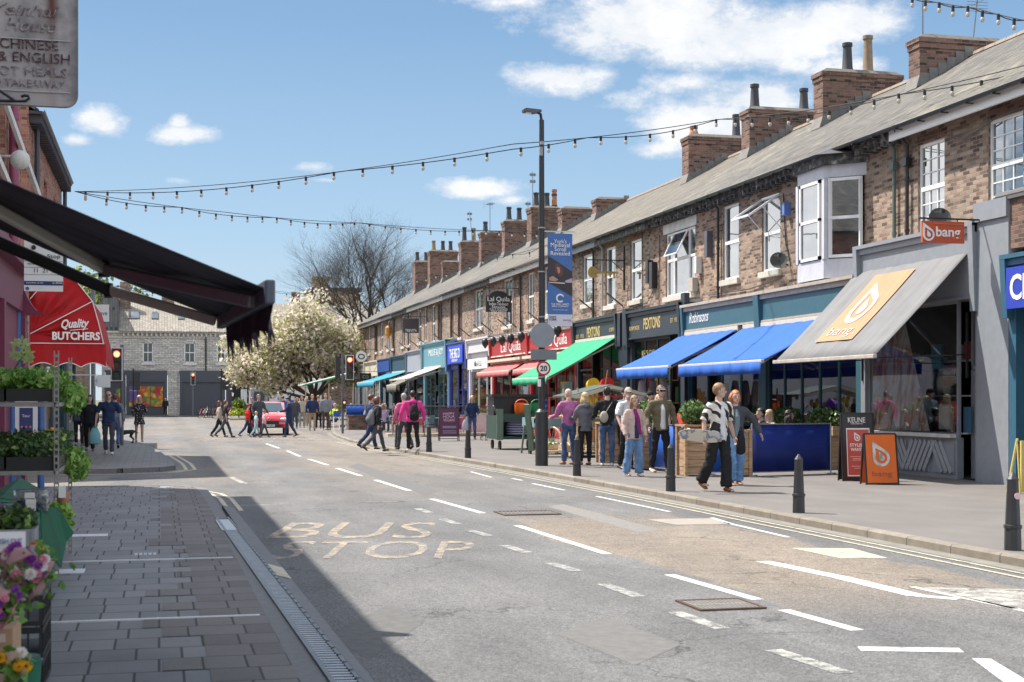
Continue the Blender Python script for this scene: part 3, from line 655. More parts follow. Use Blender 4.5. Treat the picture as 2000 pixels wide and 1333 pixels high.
def chimney(par, y0, y1, x0, x1, zt, pots=(), mat=None, flash=True):
    m = MB(); m.box(x0, x1, y0, y1, 8.6, zt-.34).box(x0-.03, x1+.03, y0-.03, y1+.03, zt-.34, zt-.2).box(x0-.06, x1+.06, y0-.06, y1+.06, zt-.2, zt-.08)
    o = m.build('chimney', mat or BRKR, par)
    c = MB(); c.prism([(x0-.05,y0-.05,zt-.078),(x1+.05,y0-.05,zt-.078),(x1-.15,y0+.05,zt+.03),(x0+.15,y0+.05,zt+.03)], (0,y1-y0+.1,0)); c.build('mortar_cap', plain('flaunching', (.19,.165,.14), .95, var=.3, scale=9, bump=.4), o)
    ym = (y0+y1)/2
    for (px, h, k) in pots:
        if px > 30: x = min(max(fy(px, 300, ym).x, x0+.2), x1-.15)
        else: x = px
        p = MB(); r = .15
        p.tube([(x,ym,zt-.04),(x,ym,zt+.06),(x,ym,zt+.12),(x,ym,zt+h-.12),(x,ym,zt+h-.1),(x,ym,zt+h)], [r*1.25,r*1.2,r*1.02,r*.82,r*1.0,r*.98], 14)
        p.mat(1).tube([(x,ym,zt+h),(x,ym,zt+h+.004)], r*.8, 14)
        p.build('chimney_pot', [POTM[k], BLK], o, smooth=True, auto=35)
    if flash:
        f = MB(); zf = lambda x: 7.42+(x-15.06)*.595
        f.prism([(x0-.12,y0-.03,zf(x0-.12)+.02),(x0,y0-.03,zf(x0)+.03),(x0,y0-.03,zf(x0)+.28),(x0-.02,y0-.03,zf(x0)+.28)], (0,y1-y0+.06,0))
        for k in range(6):
            a = x0+(20.1-x0)*k/6; b = x0+(20.1-x0)*(k+1)/6
            f.box(a, b-.01, y0-.035, y0-.032, zf(a)+.02, zf(a)+.34)
        f.build('flashing', plain('flashing_dull', (.20,.19,.175), .8, var=.3), o)
    return o
LB = [16.8,22.3,27.8,33.0,38.3,43.65,49.2,54.7,60.4,65.95,71.85,77.6,83.5,89.4,95.35,100.3,106.4,114.0]
WN = {1:[(23.46,24.61,5.2,7.0,'geo'),(26.19,27.24,5.1,6.98,'geo')],
  2:[], 3:[(34.12,35.28,5.0,6.98,'open'),(36.84,37.98,5.0,7.08,'sash')],
  4:[(40.14,42.71,4.85,6.83,'triple')], 5:[(45.03,46.2,4.97,6.99,'sash'),(47.83,48.95,4.97,7.02,'sash')],
  6:[(50.57,51.82,5.2,7.03,'sash'),(53.3,54.3,5.1,7.05,'sash')], 7:[(56.49,57.37,5.1,7.1,'sash'),(59.1,60.1,5.05,7.08,'sash2')],
  8:[(62.96,64.6,5.0,7.15,'sash2')], 9:[(68.98,70.87,5.2,7.12,'sash2')], 10:[(73.9,75.1,4.93,7.12,'dark'),(76.2,77.2,4.98,7.15,'dark')],
  11:[(79.9,80.8,5.0,7.1,'dark'),(81.6,82.5,5.0,7.1,'sash')], 12:[(86.0,87.1,5.1,7.1,'sash'),(84.3,85.1,5.1,7.1,'sash')], 13:[(89.9,90.8,5.1,7.1,'sash'),(92.1,93.2,5.1,7.1,'sash')],
  14:[(96.2,97.1,5.1,7.1,'dark'),(98.4,99.4,5.1,7.1,'sash')], 15:[(101.5,102.5,5.1,7.1,'sash'),(104,105,5.1,7.1,'dark')], 16:[(107.7,108.7,5.1,7.1,'sash'),(111,112,5.1,7.1,'sash')]}
CH = {1:(32.6,33.15,18.6,21.0,10.85,()), 2:(38.03,38.63,18.6,21.1,11.2,((1655,.85,'b'),(1695,1.1,'y'))), 3:(43.32,43.99,18.6,21.0,11.15,((1474,.8,'b'),(1570,.75,'b'))),
  4:(48.83,49.5,18.6,20.8,11.25,((1355,.35,'t'),(1438,.85,'b'))), 6:(60.08,60.69,18.6,20.2,10.5,()), 7:(65.58,66.3,18.6,20.1,10.8,()),
  8:(71.37,72.32,18.6,20.1,11.6,((1047,.75,'b'),(1068,.75,'b'),(1089,.95,'t'),(1110,.72,'b'))), 9:(77.22,77.95,18.6,20.0,11.6,((994,.75,'b'),(1014,.72,'b'))),
  10:(83.2,83.9,18.6,20.0,11.65,((948,.6,'b'),)), 11:(89.0,89.8,18.6,19.9,11.7,((907,.9,'b'),(925,.85,'y'))), 12:(95.07,95.6,18.6,19.8,11.0,()),
  13:(99.8,100.7,18.6,20.6,12.2,((847,.7,'y'),(865,.7,'b'),(880,.7,'b'))), 15:(105.83,106.9,18.6,19.8,12.0,((815,.7,'b'),(832,.7,'b'))), 5:None}
HD = {0:'brick house at the right edge, above the painted blue sign', 1:'buff brick house with two small-paned windows above the grey awning', 2:'house with the white bay window under a dark eaves board',
  3:'house with the pane propped open above the teal shop front', 4:'house with a wide three-light window under a white lintel', 5:'house with the hanging golden key on its wall', 6:'house half hidden behind the tall blue banner',
  7:'pink brick house above the red restaurant front', 8:'house behind the black arched hanging sign', 9:'house above the white shop front with one wide white window', 10:'house with two dark brown blocked windows above a blue shop sign',
  11:'house with white awning and teal fascia, beside the blue-signed shop', 12:'far house behind the small dark hanging sign', 13:'far house above the turquoise awning', 14:'far house with an orange lantern on its wall', 15:'far house just before the last pair of chimney pots', 16:'last house of the terrace beside the blossom tree'}
HOUSES = {}
def mk_house(i):
    y0, y1 = LB[i], LB[i+1]; h = thing('terraced_house', (20, (y0+y1)/2, .1), HD[i], 'house', 'houses of the long brick terrace'); HOUSES[i] = h
    ws = WN.get(i, []); m = MB(); bm = BRK2 if i in (4, 7, 8, 12) else BRK3 if i in (1, 6, 9, 11, 14) else BRK
    holes = [(a, b, c, d) for a, b, c, d, s in ws]
    if i == 2: holes = [(29.6, 32.2, 4.75, 6.95)]
    wall_holes(m, XW, y0+.004, y1-.004, 4.3, 7.42, holes)
    if i == 16: m.faces([(XW,y1-.004,.1),(25,y1-.004,.1),(25,y1-.004,7.4),(20.1,y1-.004,10.3),(XW,y1-.004,7.4)], [(0,1,2,3,4)])
    if i == 0: m.faces([(XW,y0,.1),(25,y0,.1),(25,y0,7.4),(20.1,y0,10.3),(XW,y0,7.4)], [(4,3,2,1,0)])
    m.build('wall', bm, h)
    m = MB(); m.face([(25,y0,.1),(25,y1,.1),(25,y1,7.4),(25,y0,7.4)]); m.build('rear_wall', bm, h)
    # darker soldier course over each opening
    for a, b, c, d, s in ws:
        if s == 'triple': continue
        lm = MB()
        k = int((b-a+.2)/.085)
        for q in range(k): lm.box(XW-.004, XW+.05, a-.1+q*.085, a-.1+q*.085+.072, d+.002, d+.215)
        lm.build('lintel', BRKR if i in (1,3,6) else BRKO, h)
    for a, b, c, d, s in ws:
        w = window(h, a, b, c, d, s)
        if s == 'triple':
            t = MB(); t.box(XW-.03, XW+.1, a-.15, b+.15, d+.002, d+.3); t.build('lintel', WHTD, h)
            # the middle light tipped open at its foot
            o = MB(); p, q = a+(b-a)*.27, a+(b-a)*.70; zt = d-.06; zb = d-.86; x1 = XW-.32
            for s0, s1 in (((XW+.02,p,zt),(x1,p,zb+.1)),((XW+.02,q,zt),(x1,q,zb+.1)),((XW+.02,p,zt),(XW+.02,q,zt)),((x1,p,zb+.1),(x1,q,zb+.1))): o.bar(s0, s1, .055, .04)
            ow = o.build('open_sash', WHT, w); g = MB(); g.face([(XW+.02,p,zt),(XW+.02,q,zt),(x1,q,zb+.1),(x1,p,zb+.1)]); g.build('pane', WGLASS, w)
        if s == 'open':
            o = MB(); zt = d-.05; x1 = XW-.85; zb = d-.62; p, q = a+.02, b-.02
            for s0, s1 in (((XW,p,zt),(x1,p,zb)),((XW,q,zt),(x1,q,zb)),((XW,p,zt),(XW,q,zt)),((x1,p,zb),(x1,q,zb))): o.bar(s0, s1, .06, .05)
            o.bar((XW,q,d-.9),(XW-.5,q,d-.38), .02); o.bar((XW,p,d-.9),(XW-.5,p,d-.38), .02)
            o.build('open_sash', WHT, w); g = MB(); g.face([(XW,p,zt),(XW,q,zt),(x1,q,zb),(x1,p,zb)]); g.build('pane', GLASS, w)
    rm = TILE if i in (5, 6, 7, 8) else SLATE2 if i in (1, 4, 10, 13) else SLATE
    hroof(h, y0+.003, y1-.003, rm)
    gutter(h, y0, y1, mat=BLK if i < 6 else (plain('grey_gutter', (.22,.22,.23), .5) if i % 2 else BLK))
    # eaves board
    e = MB()
    if i in (1,0): e.box(15.13, 15.19, y0, y1, 7.15, 7.38); e.build('eaves_board', WHT, h)
    elif i in (3, 2, 4):
        e.box(15.2, 15.5, y0, y1, 7.24, 7.38); y = y0+.12
        while y < y1-.1: e.box(15.2, 15.49, y, y+.08, 7.13, 7.24); y += .3
        e.build('eaves_board', SOOTW, h)
    else: e.box(15.14, 15.2, y0, y1, 7.12, 7.36); e.build('eaves_board', [WHTD, SOOTW, plain('pale_eaves', (.30,.33,.36), .6), WHTD][i % 4], h)
    if i == 2:          # two-storey-look bay: angled sides, sashes, hipped lead roof
        B = [(XW,29.5),(XW-.7,30.22),(XW-.7,31.6),(XW,32.3)]
        m = MB()
        def wallp(a, b, z0, z1, t=.08):
            d = Vector((b[0]-a[0], b[1]-a[1], 0)).normalized(); nn = Vector((-d.y, d.x, 0))
            if nn.x > 0: nn = -nn
            m.prism([(a[0],a[1],z0),(b[0],b[1],z0),(b[0],b[1],z1),(a[0],a[1],z1)], -nn*t)
        for k in range(3): wallp(B[k], B[k+1], 4.42, 4.86); wallp(B[k], B[k+1], 6.72, 7.0)
        for p in B[1:3]: m.box(p[0]-.02, p[0]+.1, p[1]-.06, p[1]+.06, 4.86, 6.72)
        bw = m.build('bay_window', plain('bay_white', (.58,.58,.62), .55, var=.12, dirt=.2), h)
        def lite(a, b, z0, z1):
            f = MB(); d = Vector((b[0]-a[0], b[1]-a[1], 0)); L = d.length; d.normalize(); w = .07
            pt = lambda s, z: Vector((a[0], a[1], 0)) + d*s + Vector((0,0,z))
            for (s0, z_0, s1, z_1) in ((w/2,z0,w/2,z1),(L-w/2,z0,L-w/2,z1),(0,z0+w/2,L,z0+w/2),(0,z1-w/2,L,z1-w/2),(0,z0+(z1-z0)*.5,L,z0+(z1-z0)*.5)): f.bar(pt(s0,z_0), pt(s1,z_1), w)
            fo = f.build('sash', WHT, bw); g = MB(); g.face([pt(w,z0+w),pt(L-w,z0+w),pt(L-w,z1-w),pt(w,z1-w)]); g.build('pane', WGLASS, bw)
        for a, b in ((Vector(B[0]),Vector(B[1])),(Vector(B[2]),Vector(B[3]))): lite(a+(b-a)*.10, b-(b-a)*.12, 4.88, 6.7)
        a, b = Vector(B[1]), Vector(B[2]); L = b-a
        lite(a+L*.12, a+L*.88, 4.88, 6.7)
        c = MB(); c.prism([(XW,29.35,7.0),(XW-.8,30.15,7.0),(XW-.8,31.7,7.0),(XW,32.45,7.0)], (0,0,.22)); c.build('bay_cornice', SOOTW, h)
        c = MB(); c.faces([(XW,29.2,7.22),(XW-.98,30.05,7.22),(XW-.98,31.8,7.22),(XW,32.6,7.22),(XW+.3,29.3,7.62),(XW-.3,30.3,7.5),(XW-.3,31.6,7.5),(XW+.3,32.5,7.62)], [(0,1,5,4),(1,2,6,5),(2,3,7,6),(4,5,6,7),(3,2,1,0)]); c.build('bay_roof', plain('bay_roof_dark', (.06,.06,.065), .6, var=.3), h)
    c = CH.get(i)
    if c: chimney(h, *c)
    return h
for i in range(17): mk_house(i)
for i, y, mat, z0, hop in ((1,27.55,BLK,4.9,True),(2,28.1,plain('green_pipe',(.10,.14,.12),.5),4.9,True),(3,38.15,BLK,4.5,False),(5,49.1,plain('grey_pipe',(.36,.35,.35),.6),4.5,False),(6,50.2,BLK,4.5,False),(8,61.05,BLK,4.4,False),(8,62.35,plain('grey_pipe',(.36,.35,.35),.6),4.4,False),(9,67.4,plain('grey_pipe',(.36,.35,.35),.6),4.4,False),(11,79.3,BLK,4.4,False),(12,86.4,plain('grey_pipe',(.36,.35,.35),.6),4.4,False),(13,90.3,BLK,4.4,False),(14,96,BLK,4.4,False),(15,104.8,BLK,4.4,False)):
    downpipe(HOUSES[i], y, z0, 7.35, mat, hop=hop)
# aerials on the stacks
def aerial(x, y, z, h, lab, kind=0, lean=0):
    m = MB(); tp = Vector((x+lean, y, z+h)); m.tube([(x,y,z),tp], .018, 6)
    if kind == 0:
        m.bar(tp+Vector((-.1,-.5,-.1)), tp+Vector((.1,.5,-.1)), .02)
        for k in range(7): m.bar(tp+Vector((-.22,-.45+k*.14,-.1)), tp+Vector((.22,-.45+k*.14,-.1)), .012)
        m.bar(tp+Vector((-.25,.5,-.3)), tp+Vector((-.25,.5,.1)), .012).bar(tp+Vector((.25,.5,-.3)), tp+Vector((.25,.5,.1)), .012)
    elif kind == 1:
        for dz in (-.15, -.5):
            for s in (-1, 1): m.box(tp.x+s*.09-.05, tp.x+s*.09+.05, y-.05, y+.05, tp.z+dz-.07, tp.z+dz+.07)
        m.bar(tp+Vector((-.2,0,-.15)), tp+Vector((.2,0,-.15)), .02)
    else:
        for k in range(5): m.bar(tp+Vector((-.3,.0,-.08*k)), tp+Vector((.3,.0,-.08*k)), .01)
        m.bar(tp+Vector((.0,-.3,-.1)), tp+Vector((.0,.3,-.1)), .012)
    return tag(m.build('tv_aerial', plain('aerial_metal', (.16,.16,.17), .5, .5)), lab, 'aerial', 'television aerials on the chimneys')
aerial(18.8,32.8,10.5,2.0,'thin aerial on the left end of the rightmost chimney',2)
aerial(20.2,32.8,10.6,1.3,'short leaning aerial on the right end of the rightmost chimney',2,.15)
aerial(18.75,71.7,11.4,2.0,'tall slim aerial beside the four pot chimney',1)
aerial(19.2,83.5,11.5,1.9,'comb shaped aerial two chimneys left of the lamp post',0)
aerial(19.4,89.3,11.6,2.0,'double box aerial above the far chimneys',1,-.2)
aerial(20,77.5,11.5,1.2,'short stubby aerial right behind the two pot chimney',1)
# ---------------------------------------------------------------- shop fronts
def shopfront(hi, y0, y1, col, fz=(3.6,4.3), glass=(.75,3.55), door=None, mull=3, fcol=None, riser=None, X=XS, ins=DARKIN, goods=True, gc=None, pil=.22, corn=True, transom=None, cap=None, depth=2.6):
    h = HOUSES[hi]; fcol = fcol or col; riser = riser or col; f = MB(); zt = fz[0]
    # frame: pilasters, stall riser, mullions
    f.box(X-.06, X+.25, y0+.003, y0+pil, .1, zt).box(X-.06, X+.25, y1-pil, y1-.003, .1, zt)
    a0, a1 = y0+pil, y1-pil; seg = [(a0, a1)]
    if door: seg = [(a, b) for a, b in ((a0, door[0]), (door[1], a1)) if b-a > .15]
    panes = []
    for a, b in seg:
        f.box(X+.0, X+.06, a, b, glass[0]-.08, glass[0]); f.box(X, X+.06, a, b, glass[1], zt)
        k = max(1, round((b-a)/((y1-y0)/max(mull,1)))); 
        for q in range(k+1):
            yy = a+(b-a)*q/k; yy = min(max(yy, a+.03), b-.03); f.box(X+.005, X+.065, yy-.03, yy+.03, glass[0], glass[1])
        if transom: f.box(X+.008, X+.062, a, b, transom-.03, transom+.03)
        panes.append((a, b))
    so = f.build('shop_front', col, h)
    r = MB()
    for a, b in seg:
        r.box(X-.02, X+.12, a, b, .1, glass[0]-.08)
        k = max(1, round((b-a)/.9))
        for q in range(k):
            p0, p1 = a+(b-a)*q/k+.08, a+(b-a)*(q+1)/k-.08; r.box(X-.045, X-.02, p0, p1, .2, glass[0]-.18)
    r.build('stall_riser', riser, h)
    g = MB()
    for a, b in panes: g.face([(X+.035,a,glass[0]),(X+.035,a,glass[1]),(X+.035,b,glass[1]),(X+.035,b,glass[0])])
    g.build('shop_window', GLASS, h)
    if door:
        d0, d1 = door; d = MB(); d.box(X+.3, X+.36, d0+.04, d0+.14, .12, 2.2).box(X+.3, X+.36, d1-.14, d1-.04, .12, 2.2).box(X+.3, X+.36, d0+.14, d1-.14, .12, .45).box(X+.3, X+.36, d0+.14, d1-.14, 2.1, 2.2)
        d.box(X+.28, X+.38, d0, d1, 2.22, 2.3).box(X+.28, X+.38, d0, d0+.04, .1, zt).box(X+.28, X+.38, d1-.04, d1, .1, zt)
        do = d.build('door', col, h); e = MB(); e.box(X+.24, X+.3, d0+.16, d0+.19, 1.0, 1.35); e.build('handle', STEEL, do)
        e = MB(); e.face([(X+.33,d0+.14,.45),(X+.33,d0+.14,2.1),(X+.33,d1-.14,2.1),(X+.33,d1-.14,.45)]).face([(X+.33,d0+.04,2.3),(X+.33,d0+.04,zt),(X+.33,d1-.04,zt),(X+.33,d1-.04,2.3)]); e.build('door_glass', GLASS, do)
    b = MB(); b.box(X-.14, X+.3, y0+.01, y1-.01, fz[0], fz[1]); fo = b.build('fascia', fcol, h)
    c = MB(); c.box(X-.17, X-.14, y0+.06, y1-.06, fz[0]+.0, fz[0]+.05).box(X-.17, X-.14, y0+.06, y1-.06, fz[1]-.05, fz[1]); 
    if corn: c.box(X-.26, XW, y0, y1, fz[1]+.002, fz[1]+.08).box(X-.2, X-.14, y0, y1, fz[1]-.12, fz[1])
    c.build('cornice', cap or fcol, h)
    l = MB(); l.prism([(X-.24,y0,fz[1]+.084),(XW+.02,y0,fz[1]+.2),(XW+.02,y0,fz[1]+.084)], (0,y1-y0,0)); l.build('lead_ledge', LEAD, h)
    for yy in (y0, y1):
        k = MB(); s = .16 if yy == y0 else -.16; k.prism([(X-.2,yy,zt-.25),(X-.26,yy,fz[1]+.05),(X+.05,yy,fz[1]+.05),(X+.05,yy,zt-.25)], (0,s,0)); k.build('corbel', col, h)
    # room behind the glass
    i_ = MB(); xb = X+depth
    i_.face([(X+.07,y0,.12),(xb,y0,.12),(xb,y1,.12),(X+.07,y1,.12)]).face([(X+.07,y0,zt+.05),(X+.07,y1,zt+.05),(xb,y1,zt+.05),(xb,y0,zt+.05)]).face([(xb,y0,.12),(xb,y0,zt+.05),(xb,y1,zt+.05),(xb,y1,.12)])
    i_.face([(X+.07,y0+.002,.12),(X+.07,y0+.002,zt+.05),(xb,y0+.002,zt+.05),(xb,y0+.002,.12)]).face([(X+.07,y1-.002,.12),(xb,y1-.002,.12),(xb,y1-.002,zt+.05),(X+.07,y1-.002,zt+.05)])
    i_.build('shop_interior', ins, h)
    if goods:
        gc = gc or [(.5,.12,.08),(.6,.5,.1),(.1,.3,.5),(.7,.7,.65),(.15,.35,.15),(.5,.3,.15)]
        mats = [plain('goods_%d_%d_%d' % tuple(int(v*99) for v in c), c, .6) for c in gc]; gm = MB(); rr = random.Random(hi*7+int(y0))
        for a, b in panes:
            gm.mat(0)
            for zz in (glass[0]+.02, glass[0]+.75, glass[0]+1.45):
                if zz > glass[1]-.3: continue
                dx = .12 if zz < 1.2 else .45
                y = a+.1
                while y < b-.15:
                    w = rr.uniform(.08,.3); hh = rr.uniform(.12,.5)
                    if rr.random() < .75:
                        gm.mat(rr.randrange(len(mats))); x = X+dx+rr.uniform(0,.25)
                        if rr.random() < .5: gm.box(x, x+w*.7, y, min(y+w, b), zz, zz+hh)
                        else: gm.ell((x+.1, y+w/2, zz+hh/2), w*.4, w*.4, hh/2, 8, 6)
                    y += w*1.15
                gm.mat(3); gm.box(X+dx, X+dx+.35, a, b, zz-.03, zz)
        gm.build('window_display', mats, h)
    return h
C = lambda nm, col, **k: plain(nm, col, k.pop('rough', .5), var=k.pop('var', .12), dirt=k.pop('dirt', .12), **k)
TEALD = C('teal_door_paint', (.035,.12,.19)); GREYS = C('salon_grey_paint', (.25,.27,.30)); TEAL = C('teal_fascia_paint', (.035,.115,.15)); NAVY = C('blue_black_paint', (.022,.035,.05), dirt=.25)
REDP = C('restaurant_red_paint', (.38,.025,.03)); WSH = C('white_shop_paint', (.62,.60,.62)); BLU = C('shop_blue_paint', (.06,.07,.30)); LTEAL = C('pale_teal_paint', (.12,.29,.36)); DTEAL = C('deep_teal_paint', (.02,.07,.10))
CREAM = C('cream_paint', (.60,.55,.44)); DBRN = C('dark_brown_paint', (.07,.05,.04)); GOLD = plain('gold_letters', (.66,.50,.20), .45, .3); WLET = plain('white_letters', (.85,.85,.83), .5)
SX = XS-.145; RV = (0,-1,0); UP = (0,0,1)
# 0 teal panelled front and its blue sign
shopfront(0, 17.5, 22.9, TEALD, (3.35,4.15), (1.0,3.2), (21.5,22.6), 3, X=14.9)
m = MB(); m.box(14.62, 14.74, 19.5, 22.65, 3.25, 3.98); sg = tag(m.build('shop_sign', C('sign_royal_blue', (.02,.05,.42))), 'deep blue fascia sign cut off by the right edge of the picture', 'shop sign')
text('Ch', (14.615, 22.52, 3.62), RV, UP, .46, WLET, sg, name='lettering', align='LEFT', bold=.02, width=.62)
# grey pier with parapet between
m = MB(); m.box(14.85, 15.5, 22.93, 23.95, .1, 4.95).box(14.8, 15.5, 22.93, 24.0, 4.95, 5.3); m.build('pier', GREYS, HOUSES[1])
m = MB(); m.box(14.88, 15.5, 19.0, 22.92, 4.36, 5.25); m.build('parapet', BRKR, HOUSES[0]); m = MB(); m.box(14.82, 15.5, 19.0, 22.92, 5.25, 5.36).tube([(14.9,23.3,5.33),(14.9,19,5.33)], .09, 8); m.build('coping', plain('dark_coping', (.12,.12,.12), .6), HOUSES[0])
# 1 salon
shopfront(1, 23.95, 28.7, GREYS, (3.55,4.9), (.98,3.5), (23.98,24.85), 1, gc=[(.35,.05,.05),(.12,.3,.42),(.05,.12,.2),(.6,.6,.6),(.04,.04,.04),(.3,.05,.05)], pil=.02 if False else .2)
m = MB()      # chevron battens on the riser
for (a, b, s) in ((25.0,28.4,1),(25.0,28.4,-1)):
    y = a
    while y < b:
        p0 = Vector((14.94 if s > 0 else 14.93, y, .22)); p1 = p0 + Vector((0, s*.42, .6))
        if a-.02 < p1.y < b+.02 and not (s < 0 and y < 26.0 and False):
            if (s > 0) == (26.7 < (p0.y+p1.y)/2 < 27.6 or (p0.y+p1.y)/2 < 25.7): m.bar(p0, p1, .10, .02, up=(1,0,0))
        y += .17
m.build('riser_battens', C('batten_pale', (.34,.36,.39)), HOUSES[1])
m = MB(); m.box(14.86,14.99,24.9,28.55,.9,.97); m.build('sill', WHTD, HOUSES[1])
# poster and plants behind the salon glass
def poster_mat():
    n = NT('hair_poster'); p = n.sep(); nz = n.noise(1.6, 4, .6, vec=n.comb(n.M('MULTIPLY', n.M('ADD', p[1], n.M('MULTIPLY', p[2], .3)), 3.2), n.M('MULTIPLY', p[2], .9), 0))
    n.set(n.ramp(nz, [(.28,(.05,.05,.055)),(.38,(.50,.22,.17)),(.48,(.75,.52,.44)),(.54,(.88,.86,.83)),(.66,(.70,.85,.83)),(.78,(.12,.12,.13))]), .4); return n.mt
m = MB(); m.face([(15.06,28.45,1.0),(15.06,28.45,3.3),(15.06,27.0,3.3),(15.06,26.0,1.0)][::-1]); m.build('hair_poster', poster_mat(), HOUSES[1])
m = MB(); m.box(15.06,15.07,25.0,25.5,1.95,2.3); q = m.build('finalist_card', C('card_red',(.30,.03,.03)), HOUSES[1]); text('FINALIST', (15.055,25.25,2.15), RV, UP, .13, WLET, HOUSES[1], width=.42)
for yy, zz, cc in ((26.0,2.5,(.05,.28,.42)),(25.7,1.3,(.65,.7,.72)),(25.2,1.25,(.25,.05,.07)),(24.95,1.25,(.06,.16,.25))):
    m = MB(); m.box(15.2,15.25,yy-.2,yy+.2,zz-.25,zz+.25); m.build('display_card', plain('card_%d' % (cc[0]*100), cc, .5), HOUSES[1])
# 2,3 teal cafe with two fascia bays
shopfront(2, 28.7, 34.0, TEAL, (3.6,4.3), (.85,3.5), None, 5, ins=WARMIN, goods=False, cap=plain('ledge_buff', (.42,.36,.29), .8, var=.3))
shopfront(3, 34.0, 39.45, TEAL, (3.6,4.3), (.85,3.5), (36.9,37.9), 5, ins=WARMIN, goods=False, cap=plain('ledge_buff', (.42,.36,.29), .8, var=.3))
text('Robinsons', (SX-.003, 38.2, 3.98), RV, UP, .30, WLET, HOUSES[3], width=1.5, shear=.35)
# 4,5 ironmonger, two bays
for hi, a, b in ((4, 39.55, 44.6), (5, 45.55, 50.75)):
    shopfront(hi, a, b, NAVY, (3.58,4.42), (.8,3.5), (a+2.4,a+3.4) if hi == 5 else (a+.5,a+1.4), 4, ins=WARMIN, transom=2.7, gc=[(.7,.55,.1),(.6,.08,.05),(.75,.72,.65),(.5,.32,.15),(.35,.38,.4),(.1,.3,.15)])
    c = (a+b)/2 + (.1 if hi == 4 else .2)
    text('PEXTONS', (SX-.003, c, 4.02), RV, UP, .36, GOLD, HOUSES[hi], width=1.55, bold=.02)
    text('IRONMONGERS' if hi == 4 else 'EST. 1935', (SX-.003, b-.75, 3.93), RV, UP, .13, GOLD, HOUSES[hi], width=1.0)
    text('EST. 1935' if hi == 4 else 'OF BISHY RD', (SX-.003, a+.65, 4.0), RV, UP, .13, GOLD, HOUSES[hi], width=.62)
text('KEYS CUT', (XS+.025, 43.0, 3.1), RV, UP, .22, GOLD, HOUSES[4], width=1.2)
m = MB(); m.box(14.86, 15.4, 44.62, 45.53, .1, 3.4).box(14.8, 15.5, 44.62, 44.95, 3.4, 4.6).box(14.8,15.5,45.2,45.53,3.4,4.5); m.build('party_pilaster', NAVY, HOUSES[4])
m = MB(); m.box(14.84, 15.0, 39.3, 39.6, .1, 4.75); m.build('party_pilaster', NAVY, HOUSES[4])
# 6,7 restaurant
shopfront(6, 50.8, 57.6, REDP, (3.55,4.4), (.9,3.2), (53.9,54.9), 4, ins=WARMIN, cap=WHTD, gc=[(.6,.5,.4),(.5,.1,.08),(.7,.7,.6),(.3,.25,.2)])
shopfront(7, 57.6, 64.5, REDP, (3.55,4.4), (.9,3.2), (60.2,61.2), 4, ins=WARMIN, cap=WHTD, gc=[(.6,.5,.4),(.5,.1,.08),(.7,.7,.6),(.3,.25,.2)])
text('Lal Quila', (SX-.003, 60.6, 3.9), RV, UP, .5, WLET, HOUSES[7], width=3.6); text('Lal Quila', (SX-.003, 53.2, 3.9), RV, UP, .5, WLET, HOUSES[6], width=3.0)
m = MB(); m.box(14.55,14.85,57.8,64.3,3.30,3.42).box(14.55,14.85,51,57.4,3.30,3.42); m.build('canopy_box', CREAM, HOUSES[7])
for k, yy in enumerate((63.6,62.0,60.3,58.7,56.9,55.0,53.0,51.4)):
    h = HOUSES[7] if yy > 57.6 else HOUSES[6]; m = MB(); m.bar((14.85,yy,4.45),(14.45,yy,4.4),.03).ell((14.4,yy,4.22),.16,.16,.2,10,8).tube([(14.4,yy,4.1),(14.4,yy,3.95)],[.12,.02],8); m.build('lantern', BLK, h, smooth=True)
# 8..16
shopfront(9, 64.6, 69.65, WSH, (3.9,4.5), (.95,3.0), (64.9,65.9), 3, cap=WSH, gc=[(.5,.6,.6),(.7,.7,.7),(.3,.5,.3),(.6,.4,.35)])
m = MB(); m.box(14.8,14.86,65,69.3,3.1,3.6); m.build('name_board', WLET, HOUSES[9]); text('Ville & Co', (14.795,67,3.35), RV, UP, .26, BLK, HOUSES[9], width=1.7, shear=.2)
shopfront(10, 69.75, 74.75, BLU, (3.45,4.5), (.7,3.2), (71.6,72.6), 3, gc=[(.7,.72,.75),(.4,.4,.5),(.1,.15,.4),(.6,.6,.6)])
m = MB(); m.box(14.76,14.84,70.4,74.2,3.5,4.4); s_ = m.build('name_board', C('board_blue',(.02,.08,.55)), HOUSES[10]); text('THE BIG D', (14.755,72.3,4.0), RV, UP, .5, WLET, HOUSES[10], width=2.6, bold=.02); text('BARBERSHOP', (14.755,72.3,3.64), RV, UP, .14, WLET, HOUSES[10], width=1.5)
shopfront(11, 74.85, 82.0, LTEAL, (3.35,4.75), (.7,3.0), (78.0,79.0), 4, gc=[(.6,.65,.6),(.1,.35,.4),(.5,.3,.15),(.75,.75,.7)])
text('MILLIE & JOY', (SX-.003, 78.0, 4.2), RV, UP, .45, WLET, HOUSES[11], width=4.2)
shopfront(12, 82.1, 87.6, C('slate_blue_paint',(.16,.20,.26)), (3.3,4.5), (.8,3.2), (85,86), 3, fcol=C('pale_grey_blue',(.33,.36,.42)))
shopfront(13, 87.7, 93.4, DTEAL, (3.4,4.35), (.7,3.2), (90.2,91.2), 3)
shopfront(14, 93.5, 99.2, DTEAL, (3.4,4.3), (.7,3.2), (96,97), 3, fcol=C('navy_fascia',(.02,.05,.16)))
shopfront(15, 99.3, 106.2, CREAM, (3.3,4.3), (.7,3.1), (102,103), 4)
shopfront(16, 106.3, 113.9, C('olive_grey_paint',(.30,.29,.24)), (3.2,4.2), (.8,3.0), (109,110), 4)
text('COOK & CO', (SX-.003, 96.4, 3.85), RV, UP, .3, WLET, HOUSES[14], width=2.6)
